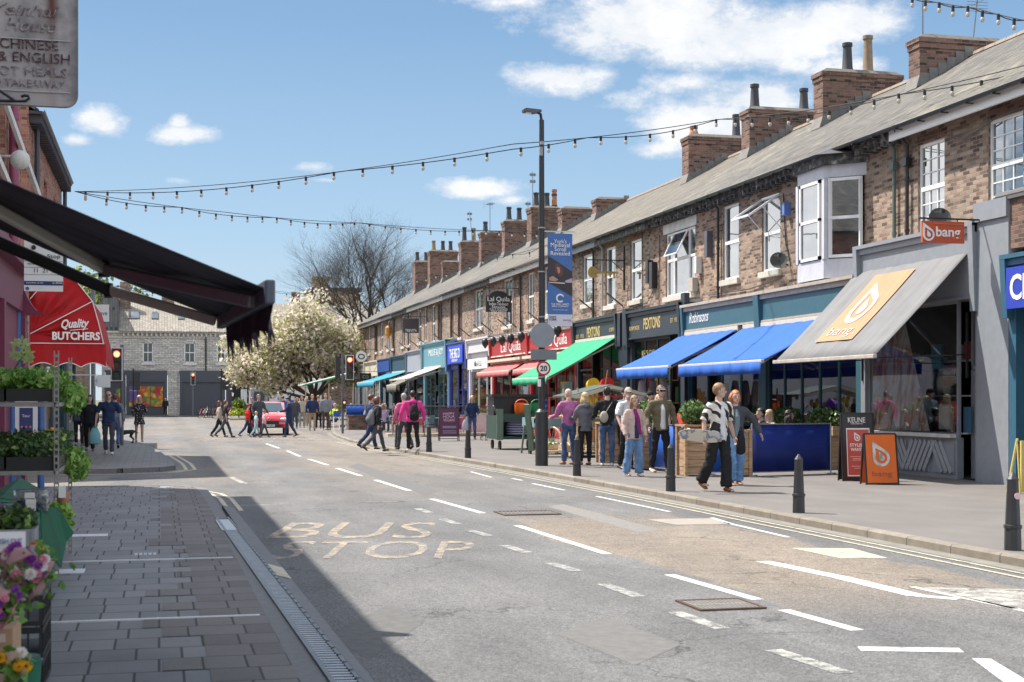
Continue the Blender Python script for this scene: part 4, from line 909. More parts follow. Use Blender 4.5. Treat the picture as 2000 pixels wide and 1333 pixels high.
# spikes and cut brackets above the ledges, meter boxes and cables on the brick
for hi, ys in ((5,(47.0,50.3)),(7,(57.9,62.1)),(8,(63.4,)),(9,(66.8,68.6)),(10,(71.9,74.2)),(11,(79.1,)),(12,(84,87)),(13,(91,)),(14,(97,))):
    for y in ys: m = MB(); m.bar((15.5,y,4.85),(14.95,y+.1,5.3),.07,.05); m.build('wall_bracket', plain('old_iron', (.10,.06,.05), .8), HOUSES[hi])
for hi, y, z, w, h_, mt in ((4,39.6,5.35,.2,.5,WHTD),(4,38.75,5.75,.22,.75,plain('grey_box',(.10,.10,.11),.6)),(4,39.9,4.85,.4,.4,plain('pale_box',(.42,.38,.34),.7)),(5,43.9,5.4,.25,.75,BLK),(5,43.5,5.2,.3,.85,BLK),(3,33.5,6.3,.14,.32,plain('alarm_blue',(.12,.22,.55),.5))):
    m = MB(); m.box(15.32,15.5,y,y+w,z,z+h_); m.build('wall_box', mt, HOUSES[hi], bevel=.01)
for hi, pts in ((3,[(15.48,33.9,6.9),(15.46,33.7,5.6),(15.47,33.4,5.0)]),(3,[(15.47,34,4.75),(15.46,36,4.62),(15.47,39,4.66)]),(5,[(15.47,43.7,5.2),(15.45,44.3,4.8),(15.46,46.5,4.72),(15.46,49,4.66)]),(1,[(15.47,22.5,7.05),(15.45,24.2,7.0),(15.46,25.4,6.8),(15.46,25.9,6.95)]),(4,[(15.47,43.2,6.9),(15.46,43.2,4.6)]),(5,[(15.47,44.9,7.2),(15.46,44.8,4.6)])):
    m = MB(); m.tube(pts, .014, 5); m.build('cable', BLK, HOUSES[hi])
def sat_dish(p, lab, s=.22, par=None):
    d = thing('satellite_dish', p, lab, 'satellite dish'); m = MB(); c = Vector(p); ax = Vector((-.35,-.9,.3)).normalized(); a = ax.orthogonal().normalized(); b = ax.cross(a)
    vs = [c - ax*.06]; 
    for r_, k in ((.5,.03),(1,.0)):
        for j in range(16): t = 2*math.pi*j/16; vs.append(c + (a*math.cos(t)+b*math.sin(t))*s*r_ - ax*k)
    fs = [(0,1+j,1+(j+1)%16) for j in range(16)] + [(1+j,17+j,17+(j+1)%16,1+(j+1)%16) for j in range(16)]
    m.faces(vs, fs); m.build('dish', plain('dish_grey',(.07,.07,.07),.6), d, smooth=True)
    m = MB(); m.bar(c-ax*.05, c+Vector((.28,.05,-.12)), .04).bar(c-b*s*.8, c+ax*.32, .02).box(c.x+ax.x*.3-.04,c.x+ax.x*.3+.04,c.y+ax.y*.3-.04,c.y+ax.y*.3+.04,c.z+ax.z*.3-.04,c.z+ax.z*.3+.04); m.build('arm', BLK, d)
sat_dish((15.15,33.45,5.15), 'dark satellite dish beside the bay window'); sat_dish((15.05,25.6,5.25), 'satellite dish above the grey awning')
# ---------------------------------------------------------------- left hand buildings (seen very obliquely; their shade falls on the road)
def lwall(m, X, y0, y1, z0, z1, holes=()):
    wall_holes(m, X, y0, y1, z0, z1, list(holes), rev=-.12, n=1)
MAG = C('magenta_paint', (.17,.022,.062)); PINKP = C('pink_pipe', (.30,.07,.14)); BLUEP = C('blue_pipe', (.05,.13,.33))
def left_block(name, lab, y0, y1, X, ze, zr, mat, wins, front, gable0=True, roofm=None, xb=None, eave=.22):
    xb = xb or X-9.5; b = thing('shop_building', ((X+xb)/2, (y0+y1)/2, .1), lab, 'building', 'brick shops along the left side')
    m = MB(); lwall(m, X, y0, y1, 3.9, ze, [(a, c, z0, z1) for a, c, z0, z1 in wins]); xm = (X+xb)/2; m.build('wall', mat, b)
    m = MB(); m.face([(X,y0,.1),(X,y0,ze),(xm,y0,zr-.1),(xb,y0,ze),(xb,y0,.1)][::1]); m.build('gable_wall', mat, b)
    m = MB(); m.face([(X,y1,.1),(X,y1,ze),(xm,y1,zr-.1),(xb,y1,ze),(xb,y1,.1)][::-1]); m.build('gable_wall', mat, b)
    m = MB(); m.face([(X,y0,.1),(X,y1,.1),(X,y1,3.9),(X,y0,3.9)]); m.build('shop_front', front, b)
    m = MB(); m.face([(xb,y0,.1),(xb,y0,ze),(xb,y1,ze),(xb,y1,.1)]); m.build('rear_wall', mat, b)
    m = MB(); m.prism([(X+eave,y0,ze-.1),(xm,y0,zr),(xb-.2,y0,ze-.1),(xb-.2,y0,ze-.17),(xm,y0,zr-.1),(X+eave,y0,ze-.17)], (0,y1-y0,0)); m.build('roof', roofm or SLATE, b)
    m = MB(); n = 7
    pts = [(X+eave+.06+.07*math.cos(math.pi*j/6), ze-.1-.07*math.sin(math.pi*j/6)) for j in range(7)]
    for j in range(6): m.face([(pts[j][0],y0,pts[j][1]),(pts[j+1][0],y0,pts[j+1][1]),(pts[j+1][0],y1,pts[j+1][1]),(pts[j][0],y1,pts[j][1])])
    m.build('gutter', BLK, b)
    for a, c, z0, z1 in wins:
        f = MB(); xf = X-.1; zm = (z0+z1)/2; w = .07
        f.box(xf-.05,xf,a,a+w,z0,z1).box(xf-.05,xf,c-w,c,z0,z1).box(xf-.05,xf,a+w,c-w,z0,z0+w).box(xf-.05,xf,a+w,c-w,z1-w,z1).box(xf-.04,xf+.01,a+w,c-w,zm-.04,zm+.04)
        fo = f.build('window', WHT, b); p = MB(); p.face([(xf-.03,a,z0),(xf-.03,c,z0),(xf-.03,c,z1),(xf-.03,a,z1)]); p.build('pane', WGLASS, fo)
        s = MB(); s.box(X-.05,X+.1,a-.1,c+.1,z0-.15,z0-.002); s.build('sill', STSILL, fo)
    return b
NB = left_block('near', 'near left brick shop building with magenta front, behind the flower stall', -4, 28, -2.5, 7.75, 11.2, BRKO, [(a, a+1.1, 5.0, 6.8) for a in (1,5,9,13,17,20.3,24.2)], MAG)
FB = left_block('far', 'tall brick building across the side street above the red canopy', 34.5, 46, -2.9, 8.4, 11.5, BRKO, [(36,37.1,5.4,7.4),(39,40.1,5.4,7.4),(42.5,43.6,5.4,7.4)], WSH, roofm=DSLATE)
LB2 = left_block('low', 'low white fronted shop building past the tall left brick one', 46.1, 58, -3.2, 5.9, 8.6, BRKO, [(48,49,4.3,5.3),(52,53,4.3,5.3)], WSH, roofm=DSLATE)
left_block('side', 'brick building down the left side street', 15.0, 26.0, -13.0, 7.2, 10, BRK, [], CREAM, xb=-22)
left_block('side', 'brick terrace end set back along the left side street', 34.6, 44.0, -13.5, 6.8, 9.6, BRK, [], CREAM, xb=-23)
m = MB(); m.box(-2.5,-2.42,19,28,3.25,3.9).box(-2.5,-2.2,19,28,3.9,4.1).box(-2.5,-2.38,27.6,28,.1,3.25).box(-2.5,-2.38,24,24.3,.1,3.25); m.build('fascia', MAG, NB)
m = MB(); pts = [(-2.5,27.98,3.2)]; 
for k in range(9): a = math.pi/2*k/8; pts.append((-2.5+.62*math.cos(a)*(1-.0), 27.98, 4.15-.95*math.sin(a)))
m.prism([(-2.5,27.7,3.2)]+[(-2.5+.5*(1-math.sin(math.pi/2*k/8)), 27.7, 3.2+1.1*(1-math.cos(math.pi/2*k/8))) for k in range(9)]+[(-2.0,27.7,4.3),(-2.5,27.7,4.3)], (0,.28,0)); m.build('curved_bracket', MAG, NB)
for y, mat, r in ((25.7, PINKP, .075), (21, BLK, .05)):
    m = MB(); m.tube([(-2.38,y,7.6),(-2.4,y,7.3),(-2.4,y,4.0)], r, 10)
    for z in (5.2, 6.4): m.tube([(-2.4,y,z),(-2.4,y,z+.1)], r*1.3, 10)
    m.build('drainpipe', mat, NB, smooth=True, auto=40)
xb_ = fy(33,0,27.6).x; m = MB(); m.tube([(xb_,27.6,.1),(xb_,27.6,3.9)], .075, 12)
for z in (1.2, 2.6, 3.3): m.tube([(xb_,27.6,z),(xb_,27.6,z+.09)], .09, 12)
m.build('drainpipe', BLUEP, NB, smooth=True, auto=40)
m = MB()
for y in (35.6, 45.9): m.tube([(-2.78,y,8.3),(-2.8,y,8.0),(-2.8,y,.2)], .06, 8)
m.build('drainpipe', plain('dark_pipe',(.05,.06,.08),.5), FB, smooth=True, auto=40)
for (p, q) in (((-2.45,24.2,6.6),(-2.1,27.2,5.3)),((-2.45,22,5.6),(-2.2,24.6,4.7))):
    m = MB(); m.bar(p, q, .06, .12); m.build('stay_bar', WHTD, NB)
m = MB(); m.ell((-2.2,24.6,5.55),.16,.16,.16,10,8).bar((-2.5,24.6,5.6),(-2.2,24.6,5.6),.04); m.build('lamp_globe', WHTD, NB, smooth=True)
# eaves brackets of the tall building
m = MB(); y = 34.6
while y < 45.9: m.box(-2.9,-2.62,y,y+.13,8.0,8.2); y += .32
m.box(-2.9,-2.6,34.5,46,8.19,8.26)
m.build('eaves_brackets', plain('eaves_dark',(.05,.05,.06),.7,var=.3), FB)
# shop doors and white front panels of the far left shops
for k, (a, b, mt) in enumerate(((37.0,38.2,WSH),(38.6,41.5,GREYS),(42,45.5,DTEAL),(46.6,49,WSH),(49.4,52,LTEAL),(52.4,57,DTEAL))):
    h = FB if b < 46 else LB2; X = -2.9 if b < 46 else -3.2
    m = MB(); m.box(X,X+.12,a,a+.12,.1,3.3).box(X,X+.12,b-.12,b,.1,3.3).box(X,X+.1,a+.12,b-.12,.1,.8).box(X,X+.2,a,b,3.0,3.6); m.build('shop_frame', mt, h)
    m = MB(); m.face([(X+.05,a+.12,.8),(X+.05,b-.12,.8),(X+.05,b-.12,3),(X+.05,a+.12,3)]); m.build('shop_window', WGLASS, h)
for k, (y, z, t) in enumerate(((36.9,3.4,''),)): pass
TR = left_block('opp', 'long white fronted terrace set back on the left, seen in the shop windows', 62, 124, -8.5, 6.6, 9.5, BRK, [(a,a+1.1,4.3,6.0) for a in range(64,122,4)], WSH, xb=-17)
# ---------------------------------------------------------------- the stone building closing the view
YB = 139.2
sb = thing('stone_building', (3,146,.1), 'grey stone building closing the street with skylights in its roof and dark shop fronts', 'building')
bx0, bx1 = -5.2, 13.5
wl = [(fy(279,0,YB).x, fy(299,0,YB).x), (fy(360,0,YB).x, fy(381,0,YB).x), (fy(424,0,YB).x, fy(440,0,YB).x), (fy(468,0,YB).x, fy(484,0,YB).x), (10.2,11.1)]
m = MB(); hs = [(a, b, 5.1, 7.0) for a, b in wl]
def wally(m, Y, x0, x1, z0, z1, holes, rev=.15):
    xs = sorted({x0, x1} | {h[0] for h in holes} | {h[1] for h in holes}); zs = sorted({z0, z1} | {h[2] for h in holes} | {h[3] for h in holes})
    for i in range(len(xs)-1):
        for j in range(len(zs)-1):
            cx, cz = (xs[i]+xs[i+1])/2, (zs[j]+zs[j+1])/2
            if any(h[0] < cx < h[1] and h[2] < cz < h[3] for h in holes): continue
            m.face([(xs[i],Y,zs[j]),(xs[i+1],Y,zs[j]),(xs[i+1],Y,zs[j+1]),(xs[i],Y,zs[j+1])])
    for (a, b, c, d) in holes:
        r = Y+rev; m.face([(a,Y,c),(a,Y,d),(a,r,d),(a,r,c)]).face([(b,Y,c),(b,r,c),(b,r,d),(b,Y,d)]).face([(a,Y,d),(b,Y,d),(b,r,d),(a,r,d)]).face([(a,Y,c),(a,r,c),(b,r,c),(b,Y,c)])
wally(m, YB, bx0, bx1, 3.9, 8.0, hs); m.faces([(bx1,YB,.1),(bx1,153,.1),(bx1,153,8),(bx1,YB,8),(bx0,YB,.1),(bx0,153,.1),(bx0,153,8),(bx0,YB,8)], [(0,1,2,3),(5,4,7,6)])
px_ = [fy(x,0,YB).x for x in (328,350,205,520)]
m.box(px_[0], px_[1], YB-.001, YB+.3, .1, 3.9).box(bx0, bx0+.5, YB-.001, YB+.3, .1, 3.9)
m.build('wall', STONE, sb)
for a, b in wl:
    f = MB(); w = .09; f.box(a,a+w,YB+.08,YB+.16,5.1,7).box(b-w,b,YB+.08,YB+.16,5.1,7).box(a,b,YB+.08,YB+.16,6.91,7).box(a,b,YB+.08,YB+.16,5.1,5.19).box(a,b,YB+.07,YB+.15,6.02,6.1).box((a+b)/2-.025,(a+b)/2+.025,YB+.08,YB+.15,5.1,7)
    fo = f.build('window', WHT, sb); p = MB(); p.face([(a,YB+.12,5.1),(b,YB+.12,5.1),(b,YB+.12,7),(a,YB+.12,7)]); p.build('pane', plain('dark_pane',(.06,.07,.07),.15), fo)
    s = MB(); s.box(a-.15,b+.15,YB-.15,YB+.05,4.88,5.09); s.build('sill', WHTD, fo)
m = MB(); zr = 11.2
m.prism([(bx0+3.2 if False else fy(232,0,YB).x,YB-.35,8.05),(bx1+.3,YB-.35,8.05),(bx1+.3,YB+6,zr),(fy(232,0,YB).x,YB+6,zr)], (0,.02,-.12)); 
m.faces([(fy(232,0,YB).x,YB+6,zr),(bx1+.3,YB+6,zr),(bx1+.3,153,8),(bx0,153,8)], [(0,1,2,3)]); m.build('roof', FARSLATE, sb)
m = MB(); m.faces([(bx0,YB-.02,8.0),(fy(232,0,YB).x,YB-.02,8.0),(fy(222,0,YB).x,YB+.3,12.0),(bx0,YB+.3,12.6)], [(0,1,2,3)]); m.faces([(fy(232,0,YB).x,YB-.02,8.05),(fy(232,0,YB).x,YB+6,8.05),(fy(232,0,YB).x,YB+6,11.2),(fy(222,0,YB).x,YB+.3,12.0)],[(0,1,2,3)]); m.build('side_gable', DSLATE, sb)
m = MB(); x = fy(240,0,YB).x
while x < bx1: m.box(x,x+.16,YB-.22,YB-.002,7.55,7.85); x += .42
m.box(bx0,bx1,YB-.28,YB-.002,7.86,8.02).box(bx0,bx1,YB-.1,YB-.002,7.4,7.52); m.build('cornice', STSILL, sb)
for a, b, y0_, y1_ in ((247,275,609,625),(293,312,608,624),(345,363,613,626),(395,410,612,625)):
    x0 = fy(a+3,0,YB+2).x; x1 = fy(b-3,0,YB+2).x; s = MB(); sl_ = lambda Yv: 8.05+(Yv-(YB-.35))*(zr-8.05)/6.35
    ya, yb = YB+2.1, YB+3.6; s.prism([(x0,ya,sl_(ya)+.12),(x1,ya,sl_(ya)+.12),(x1,yb,sl_(yb)+.12),(x0,yb,sl_(yb)+.12)], (0,0,-.13)); so = s.build('skylight', DGREY, sb)
    s = MB(); s.face([(x0+.08,ya+.1,sl_(ya+.1)+.13),(x1-.08,ya+.1,sl_(ya+.1)+.13),(x1-.08,yb-.1,sl_(yb-.1)+.13),(x0+.08,yb-.1,sl_(yb-.1)+.13)]); s.build('pane', WGLASS, so)
m = MB(); cx = fy(328,0,YB+5).x; m.box(cx-.6,cx+.6,YB+4.2,YB+5.0,9.5,12.6); co = m.build('chimney', BRK, sb)
for d in (-.3,.3): m = MB(); m.cyl((cx+d,YB+4.6,12.6),(cx+d,YB+4.6,13.1),.14,.11); m.build('chimney_pot', BUFFP, co)
m = MB(); cx = fy(245,0,YB+5).x; m.box(cx-.5,cx+.5,YB+4.4,YB+5.0,10,13.0); m.build('chimney', BRK, sb)
m = MB(); xp = fy(402,0,YB).x; m.tube([(xp,YB-.1,8.0),(xp,YB-.1,3.9)], .07, 6); m.build('downpipe', BLK, sb)
# dark ground floor shops
SG = plain('shutter_grey', (.065,.07,.085), .55)
for a, b in ((205,246),(246,327),(350,440),(441,505)):
    x0, x1 = fy(a,0,YB).x, fy(b,0,YB).x; m = MB(); m.box(x0+.02,x1-.02,YB-.2,YB+.1,3.25,4.35).box(x0+.02,x0+.3,YB-.18,YB+.1,.1,3.25).box(x1-.3,x1-.02,YB-.18,YB+.1,.1,3.25).box(x0+.3,x1-.3,YB-.1,YB+.1,.1,.8).box(x0+.3,x1-.3,YB-.05,YB+.1,.8,3.25); m.build('shop_front', SG, sb)
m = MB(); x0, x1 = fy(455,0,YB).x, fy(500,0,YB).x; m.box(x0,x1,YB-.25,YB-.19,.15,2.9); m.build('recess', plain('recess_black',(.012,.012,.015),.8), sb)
m = MB(); m.box(fy(470,0,YB).x, fy(482,0,YB).x, YB-.3, YB-.25, 1.2, 2.6); m.build('poster', WHTD, sb)
text('Local', (fy(221,0,YB).x, YB-.21, 3.75), (1,0,0), UP, .78, WLET, sb, width=1.55, bold=.02)
def fruit_mat():
    n = NT('fruit_poster'); v = n.nd('ShaderNodeTexVoronoi'); v.inputs['Scale'].default_value = 2.6; n.L.new(n.pos(), v.inputs['Vector'])
    n.set(n.mix(n.M('MULTIPLY', n.ramp(v.outputs['Distance'], [(.3,0),(.6,1)]), .5), n.ramp(n.sep(v.outputs['Color'])[0], [(.1,(.5,.02,.02)),(.35,(.75,.30,.02)),(.5,(.10,.35,.05)),(.65,(.55,.02,.03)),(.85,(.75,.55,.05))]), (.08,.02,.02)), .5); return n.mt
FR = fruit_mat()
for a, b, mt in ((270,293,FR),(294,318,FR),(246,268,None),(226,242,FR)):
    x0, x1 = fy(a,0,YB).x, fy(b,0,YB).x; m = MB(); m.box(x0,x1,YB-.14,YB-.06,.95,2.85 if a != 226 else 2.6)
    if mt is None:
        m.build('advert_panel', C('purple_blue_panel',(.12,.08,.32)), sb); text('Here for you', ((x0+x1)/2,YB-.145,2.45), (1,0,0), UP, .2, WLET, sb, width=.9)
        m = MB(); m.box(x0+.02,x1-.02,YB-.16,YB-.14,.95,1.5); m.build('fruit_strip', FR, sb)
    else: m.build('fruit_panel', mt, sb)
# distant buildings beside and behind it
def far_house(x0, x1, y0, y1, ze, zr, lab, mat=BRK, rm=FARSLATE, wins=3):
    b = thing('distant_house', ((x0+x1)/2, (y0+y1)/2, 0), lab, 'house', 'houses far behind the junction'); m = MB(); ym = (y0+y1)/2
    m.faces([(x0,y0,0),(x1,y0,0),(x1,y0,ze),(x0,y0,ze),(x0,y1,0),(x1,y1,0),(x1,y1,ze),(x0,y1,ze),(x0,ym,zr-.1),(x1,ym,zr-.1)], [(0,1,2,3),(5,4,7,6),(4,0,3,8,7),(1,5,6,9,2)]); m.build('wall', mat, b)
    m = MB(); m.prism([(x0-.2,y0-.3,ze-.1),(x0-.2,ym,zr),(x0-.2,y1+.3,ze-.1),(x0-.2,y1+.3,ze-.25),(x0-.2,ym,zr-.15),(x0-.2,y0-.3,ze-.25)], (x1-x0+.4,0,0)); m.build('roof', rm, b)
    for k in range(wins):
        cx = x0+(x1-x0)*(k+.5)/wins
        m = MB(); m.box(cx-.5,cx+.5,y0-.04,y0+.02,ze-2.6,ze-1.0); w = m.build('window', WHT, b); m = MB(); m.box(cx-.42,cx+.42,y0-.05,y0-.041,ze-2.5,ze-1.1); m.build('pane', WGLASS, w)
    m = MB(); m.box(x0+.3,x0+1.2,ym-.5,ym+.5,zr-1,zr+1.3); m.build('chimney', BRKR, b); return b
far_house(-17,-6.2,128,138,6.5,9.8,'slate roofed house left of the stone building, far off')
far_house(-16,-7,112,122,6.0,9.0,'small slate roofed house far up the left side', BRKO, DSLATE)
far_house(14.2,24,158,168,9.0,12.4,'buff house behind the blossom tree', BRK)
far_house(27,42,150,162,8,11,'brick house behind the far end of the terrace', BRKO)
# buff stone block rising behind the blossom
tb = thing('stone_block', (fy(655,0,168).x,172,0), 'buff stone building with a tall chimney block rising behind the blossom tree', 'building'); BST = plain('buff_stone', (.40,.31,.20), .9, var=.3, scale=2)
m = MB(); m.box(fy(612,0,168).x, fy(702,0,168).x, 168, 176, 0, 14.3); m.build('wall', BST, tb); m = MB(); a, b = fy(612,0,168).x, fy(640,0,168).x; m.box(a,b,167.5,169,13,15.6).box(a-.2,b+.2,167.3,169.2,15.6,15.9); m.build('chimney', BST, tb)
m = MB(); m.box(fy(612,0,168).x-.3, fy(702,0,168).x+.3, 167.7, 176.2, 14.3, 14.7); m.build('parapet', DGREY, tb)
# ---------------------------------------------------------------- trees
def branch(m, p, d, L, r, depth, tips, spread, rr, seg=4, up=.1, wig=.12):
    pts = [p]; rad = [r]; q = p.copy(); dd = d.copy()
    for i in range(seg):
        dd = (dd + Vector((rr.uniform(-1,1), rr.uniform(-1,1), rr.uniform(-1,1)))*wig + Vector((0,0,up))).normalized(); q = q + dd*L/seg
        pts.append(q.copy()); rad.append(r*(1-.45*(i+1)/seg))
    m.tube(pts, rad, 7 if depth > 2 else (5 if depth > 1 else 3), cap=False)
    if depth <= 0: tips.append((q, dd)); return
    n = 3 if depth > 1 else 3
    for k in range(n):
        s = .45+.55*(k+1)/n; i = min(seg, max(1, round(s*seg))); a = rr.uniform(0, 2*math.pi)
        o = Vector((math.cos(a), math.sin(a), rr.uniform(-.2,.5))); nd_ = (dd*(1-spread*.5) + o*spread).normalized()
        branch(m, pts[i], nd_, L*rr.uniform(.6,.85), rad[i]*.68, depth-1, tips, spread, rr, seg, up, wig)
    branch(m, q, (dd+Vector((rr.uniform(-.3,.3),rr.uniform(-.3,.3),0))).normalized(), L*.8, rad[-1], depth-1, tips, spread, rr, seg, up, wig)
def leafquad(m, c, s, rr, up=0):
    a = Vector((rr.gauss(0,1), rr.gauss(0,1), rr.gauss(0,1)+up)).normalized(); b = a.orthogonal().normalized(); b = (b*math.cos(1)+a.cross(b)*math.sin(rr.uniform(0,6))).normalized(); e = a.cross(b)
    m.faces([c-b*s, c-e*s*.55, c+b*s, c+e*s*.55], [(0,1,2,3)])
def mk_tree(name, lab, base, h, trunk_r, depth, spread, seed, leaf=None, nleaf=40, lsize=.12, cl=.5, dirs=None, hf=.3, up=.08, bark=None, stretch=(1,1,1), cat='tree', group=None, wig=.12, L0=None):
    rr = random.Random(seed); t = thing(name, base, lab, cat, group); m = MB(); tips = []; b = Vector(base); bark = bark or BARK
    tp = b + Vector((0,0,h*hf)); m.tube([b, b+Vector((.05,0,h*hf*.5)), tp], [trunk_r*1.25, trunk_r, trunk_r*.85], 10, cap=False); m.build('trunk', bark, t, smooth=True)
    m = MB()
    for d, L in (dirs or [((math.cos(a), math.sin(a), .9), 1) for a in (0,1.6,3.1,4.6)] + [((0,0,1),1)]):
        branch(m, tp-Vector((0,0,.15)), Vector(d).normalized(), h*(L0 or .3)*L, trunk_r*.6, depth, tips, spread, rr, up=up, wig=wig)
    m.build('branches', bark, t)
    if leaf:
        c = MB()
        for (q, d) in tips:
            for k in range(nleaf):
                o = Vector((rr.gauss(0,cl*stretch[0]), rr.gauss(0,cl*stretch[1]), rr.gauss(0,cl*stretch[2]))); c.mat(0 if rr.random() < .68 else 1); leafquad(c, q+o, lsize*rr.uniform(.6,1.4), rr)
        c.build('crown', leaf, t)
    return t, tips
BARK = plain('bark', (.085,.065,.05), .9, var=.3, scale=10); BARKG = plain('bark_pale', (.065,.052,.042), .9, var=.3)
BLOS = leafmat('blossom', [(.3,(.58,.48,.38)),(.6,(.80,.72,.62))], .6, 3, .45); BLEAF = leafmat('young_leaf', [(.35,(.26,.30,.09)),(.65,(.45,.46,.18))], .5, 3, .45)
bp = (fy(614,0,112).x, 112, .1)
mk_tree('blossom_tree', 'spreading tree in pale cream blossom at the far end of the street', bp, 8.3, .27, 3, .78, 5, [BLOS, BLEAF], 62, .16, .44,
   dirs=[((-1.0,0,.5),1.0),((-1.0,.3,.8),.95),((-.3,-.3,1.1),.9),((.6,.1,1.0),.8),((.9,.1,.7),.6),((-.6,-.2,1.1),1.05),((-1.2,.1,.2),.85),((.2,.4,1.2),.8)], hf=.2, up=.03, L0=.33)
bt = (fy(722,0,140).x, 140, 0)
mk_tree('bare_tree', 'tall bare branched tree rising behind the terrace end', bt, 18.5, .34, 6, .62, 11, None, 1, .05, .15, dirs=[((-.8,0,1),1),((-.3,.2,1),1.05),((.3,0,1),1.05),((.8,.1,1),.95),((0,-.2,1),1.1),((-1,.1,.6),.8),((1,.1,.6),.8)], hf=.34, up=.03, bark=BARKG, L0=.20, wig=.2)
mk_tree('green_tree', 'green tree behind the dip between the left roofs and the stone building', (-9,150,0), 12, .3, 3, .6, 21, [leafmat('green_leaf', [(.3,(.05,.09,.02)),(.7,(.12,.19,.05))], .5, 3), BLEAF], 50, .25, .8)
mk_tree('green_tree', 'green tree behind the houses beyond the terrace end', (30,140,0), 10, .3, 3, .6, 23, [leafmat('green_leaf', []), BLEAF], 50, .25, .8)
# ---------------------------------------------------------------- awnings
def awning(lab, y0, y1, p0, p1, col, name='awning', valance=.25, vcol=None, bar=ALU, arms=True, group='folding awnings over the shop fronts', wav=.02, arms_z=.0, barw=.07, cheeks=False):
    (x0, z0), (x1, z1) = p0, p1; s = 1 if x1 > x0 else -1; a = thing(name, ((x0+x1)/2, (y0+y1)/2, min(z0,z1)), lab, 'awning', group)
    m = MB(); n = 24; k = 8; vs = []
    for i in range(n+1):
        y = y0+(y1-y0)*i/n
        for j in range(k+1):
            t = j/k; sag = -.035*math.sin(math.pi*t)*(1+.35*math.sin(y*5.1)) + .008*math.sin(y*9+t*2); vs.append((x0+(x1-x0)*t, y, z0+(z1-z0)*t+sag))
    fs = [(i*(k+1)+j, i*(k+1)+j+1, (i+1)*(k+1)+j+1, (i+1)*(k+1)+j) for i in range(n) for j in range(k)]
    m.faces(vs, fs); fo = m.build('fabric', col, a, smooth=True); sd = fo.modifiers.new('t', 'SOLIDIFY'); sd.thickness = .006
    b = MB(); b.obox((x1+s*.02, (y0+y1)/2, z1-.02), (min(barw*.6,.045 if barw < .1 else .028),0,0), (0,(y1-y0)/2+.03,0), (0,0,barw*.55)); b.build('front_bar', bar, a, bevel=.012)
    b = MB(); b.box(x0-.08 if s > 0 else x0-.02, x0+.02 if s > 0 else x0+.12, y0-.04, y1+.04, z0-.06, z0+.09); b.build('cassette', bar, a, bevel=.01)
    if valance:
        v = MB(); n = 60; pts = []
        for i in range(n+1):
            y = y0+(y1-y0)*i/n; w = wav*math.sin(y*7)+wav*.5*math.sin(y*17); sc = 0
            pts += [(x1+s*.06, y, z1-.03), (x1+s*.06+w*.5, y, z1-.03-valance*.5), (x1+s*.06+w, y, z1-.03-valance-sc)]
        v.faces(pts, [(i*3+j, i*3+j+1, (i+1)*3+j+1, (i+1)*3+j) for i in range(n) for j in range(2)])
        vo = v.build('valance', vcol or col, a, smooth=True); sd = vo.modifiers.new('t', 'SOLIDIFY'); sd.thickness = .004
    if arms:
        for yy, dr_ in ((y0+.15, 1), (y1-.15, -1)):
            g = MB(); e = Vector(((x0*.45+x1*.55), yy+dr_*min(.55, (y1-y0)*.2), (z0*.45+z1*.55)-.16)); g.bar((x0, yy, z0-.2), e, .04, .05).bar(e, (x1, yy, z1-.08), .035, .045); g.build('folding_arm', bar, a)
    return a
GRN = fabric('green_canvas', (.03,.42,.22), fade=.12); BLUF = fabric('blue_canvas', (.03,.15,.60), fade=.08); GRYF = fabric('grey_canvas', (.25,.25,.258), fade=.32); BLKF = fabric('charcoal_canvas', (.10,.10,.118), fade=1.0, trans=.25); CYAN = fabric('turquoise_canvas', (.03,.33,.50), fade=.15); WHF = fabric('white_canvas', (.62,.60,.55), fade=.12); REDF = fabric('red_canvas', (.50,.012,.018), fade=.15, trans=.15); PNKF = fabric('faded_red_canvas', (.60,.16,.16), fade=.15)
awning('green awning of the ironmonger, sloping down over the stall', 45.75, 50.5, (14.84,3.72), (12.5,2.38), GRN, valance=.2)
awning('blue awning farther from the camera, left of its twin', 35.35, 39.7, (14.84,3.5), (12.95,2.52), BLUF, valance=.27)
awning('blue awning nearer the camera, next to the big grey one', 29.75, 34.95, (14.84,3.5), (13.1,2.52), BLUF, valance=.27)
ga = awning('big steep grey awning with an orange panel over the hair salon', 24.3, 28.75, (14.95,4.5), (12.95,2.47), GRYF, valance=0, bar=plain('weathered_box',(.45,.41,.36),.6,var=.3), arms=False)
def onaw(y, t, off=.012):          # point on the grey awning's face, t from top to foot
    n = Vector((-2.03,0,2.0)).normalized(); return Vector((14.95-2.0*t, y, 4.5-2.03*t-.035*math.sin(math.pi*t)*1.2)) + n*off
ORP = fabric('faded_orange_print', (.54,.27,.15), fade=.2, trans=.1)
m = MB(); N_ = 8
for i in range(N_):
    t0, t1 = .12+.70*i/N_, .12+.70*(i+1)/N_; m.face([onaw(25.9,t0,.035),onaw(25.9,t1,.035),onaw(27.55,t1,.035),onaw(27.55,t0,.035)][::-1])
m.build('printed_panel', ORP, ga)
dn = (onaw(26,.6)-onaw(26,.4)).normalized()
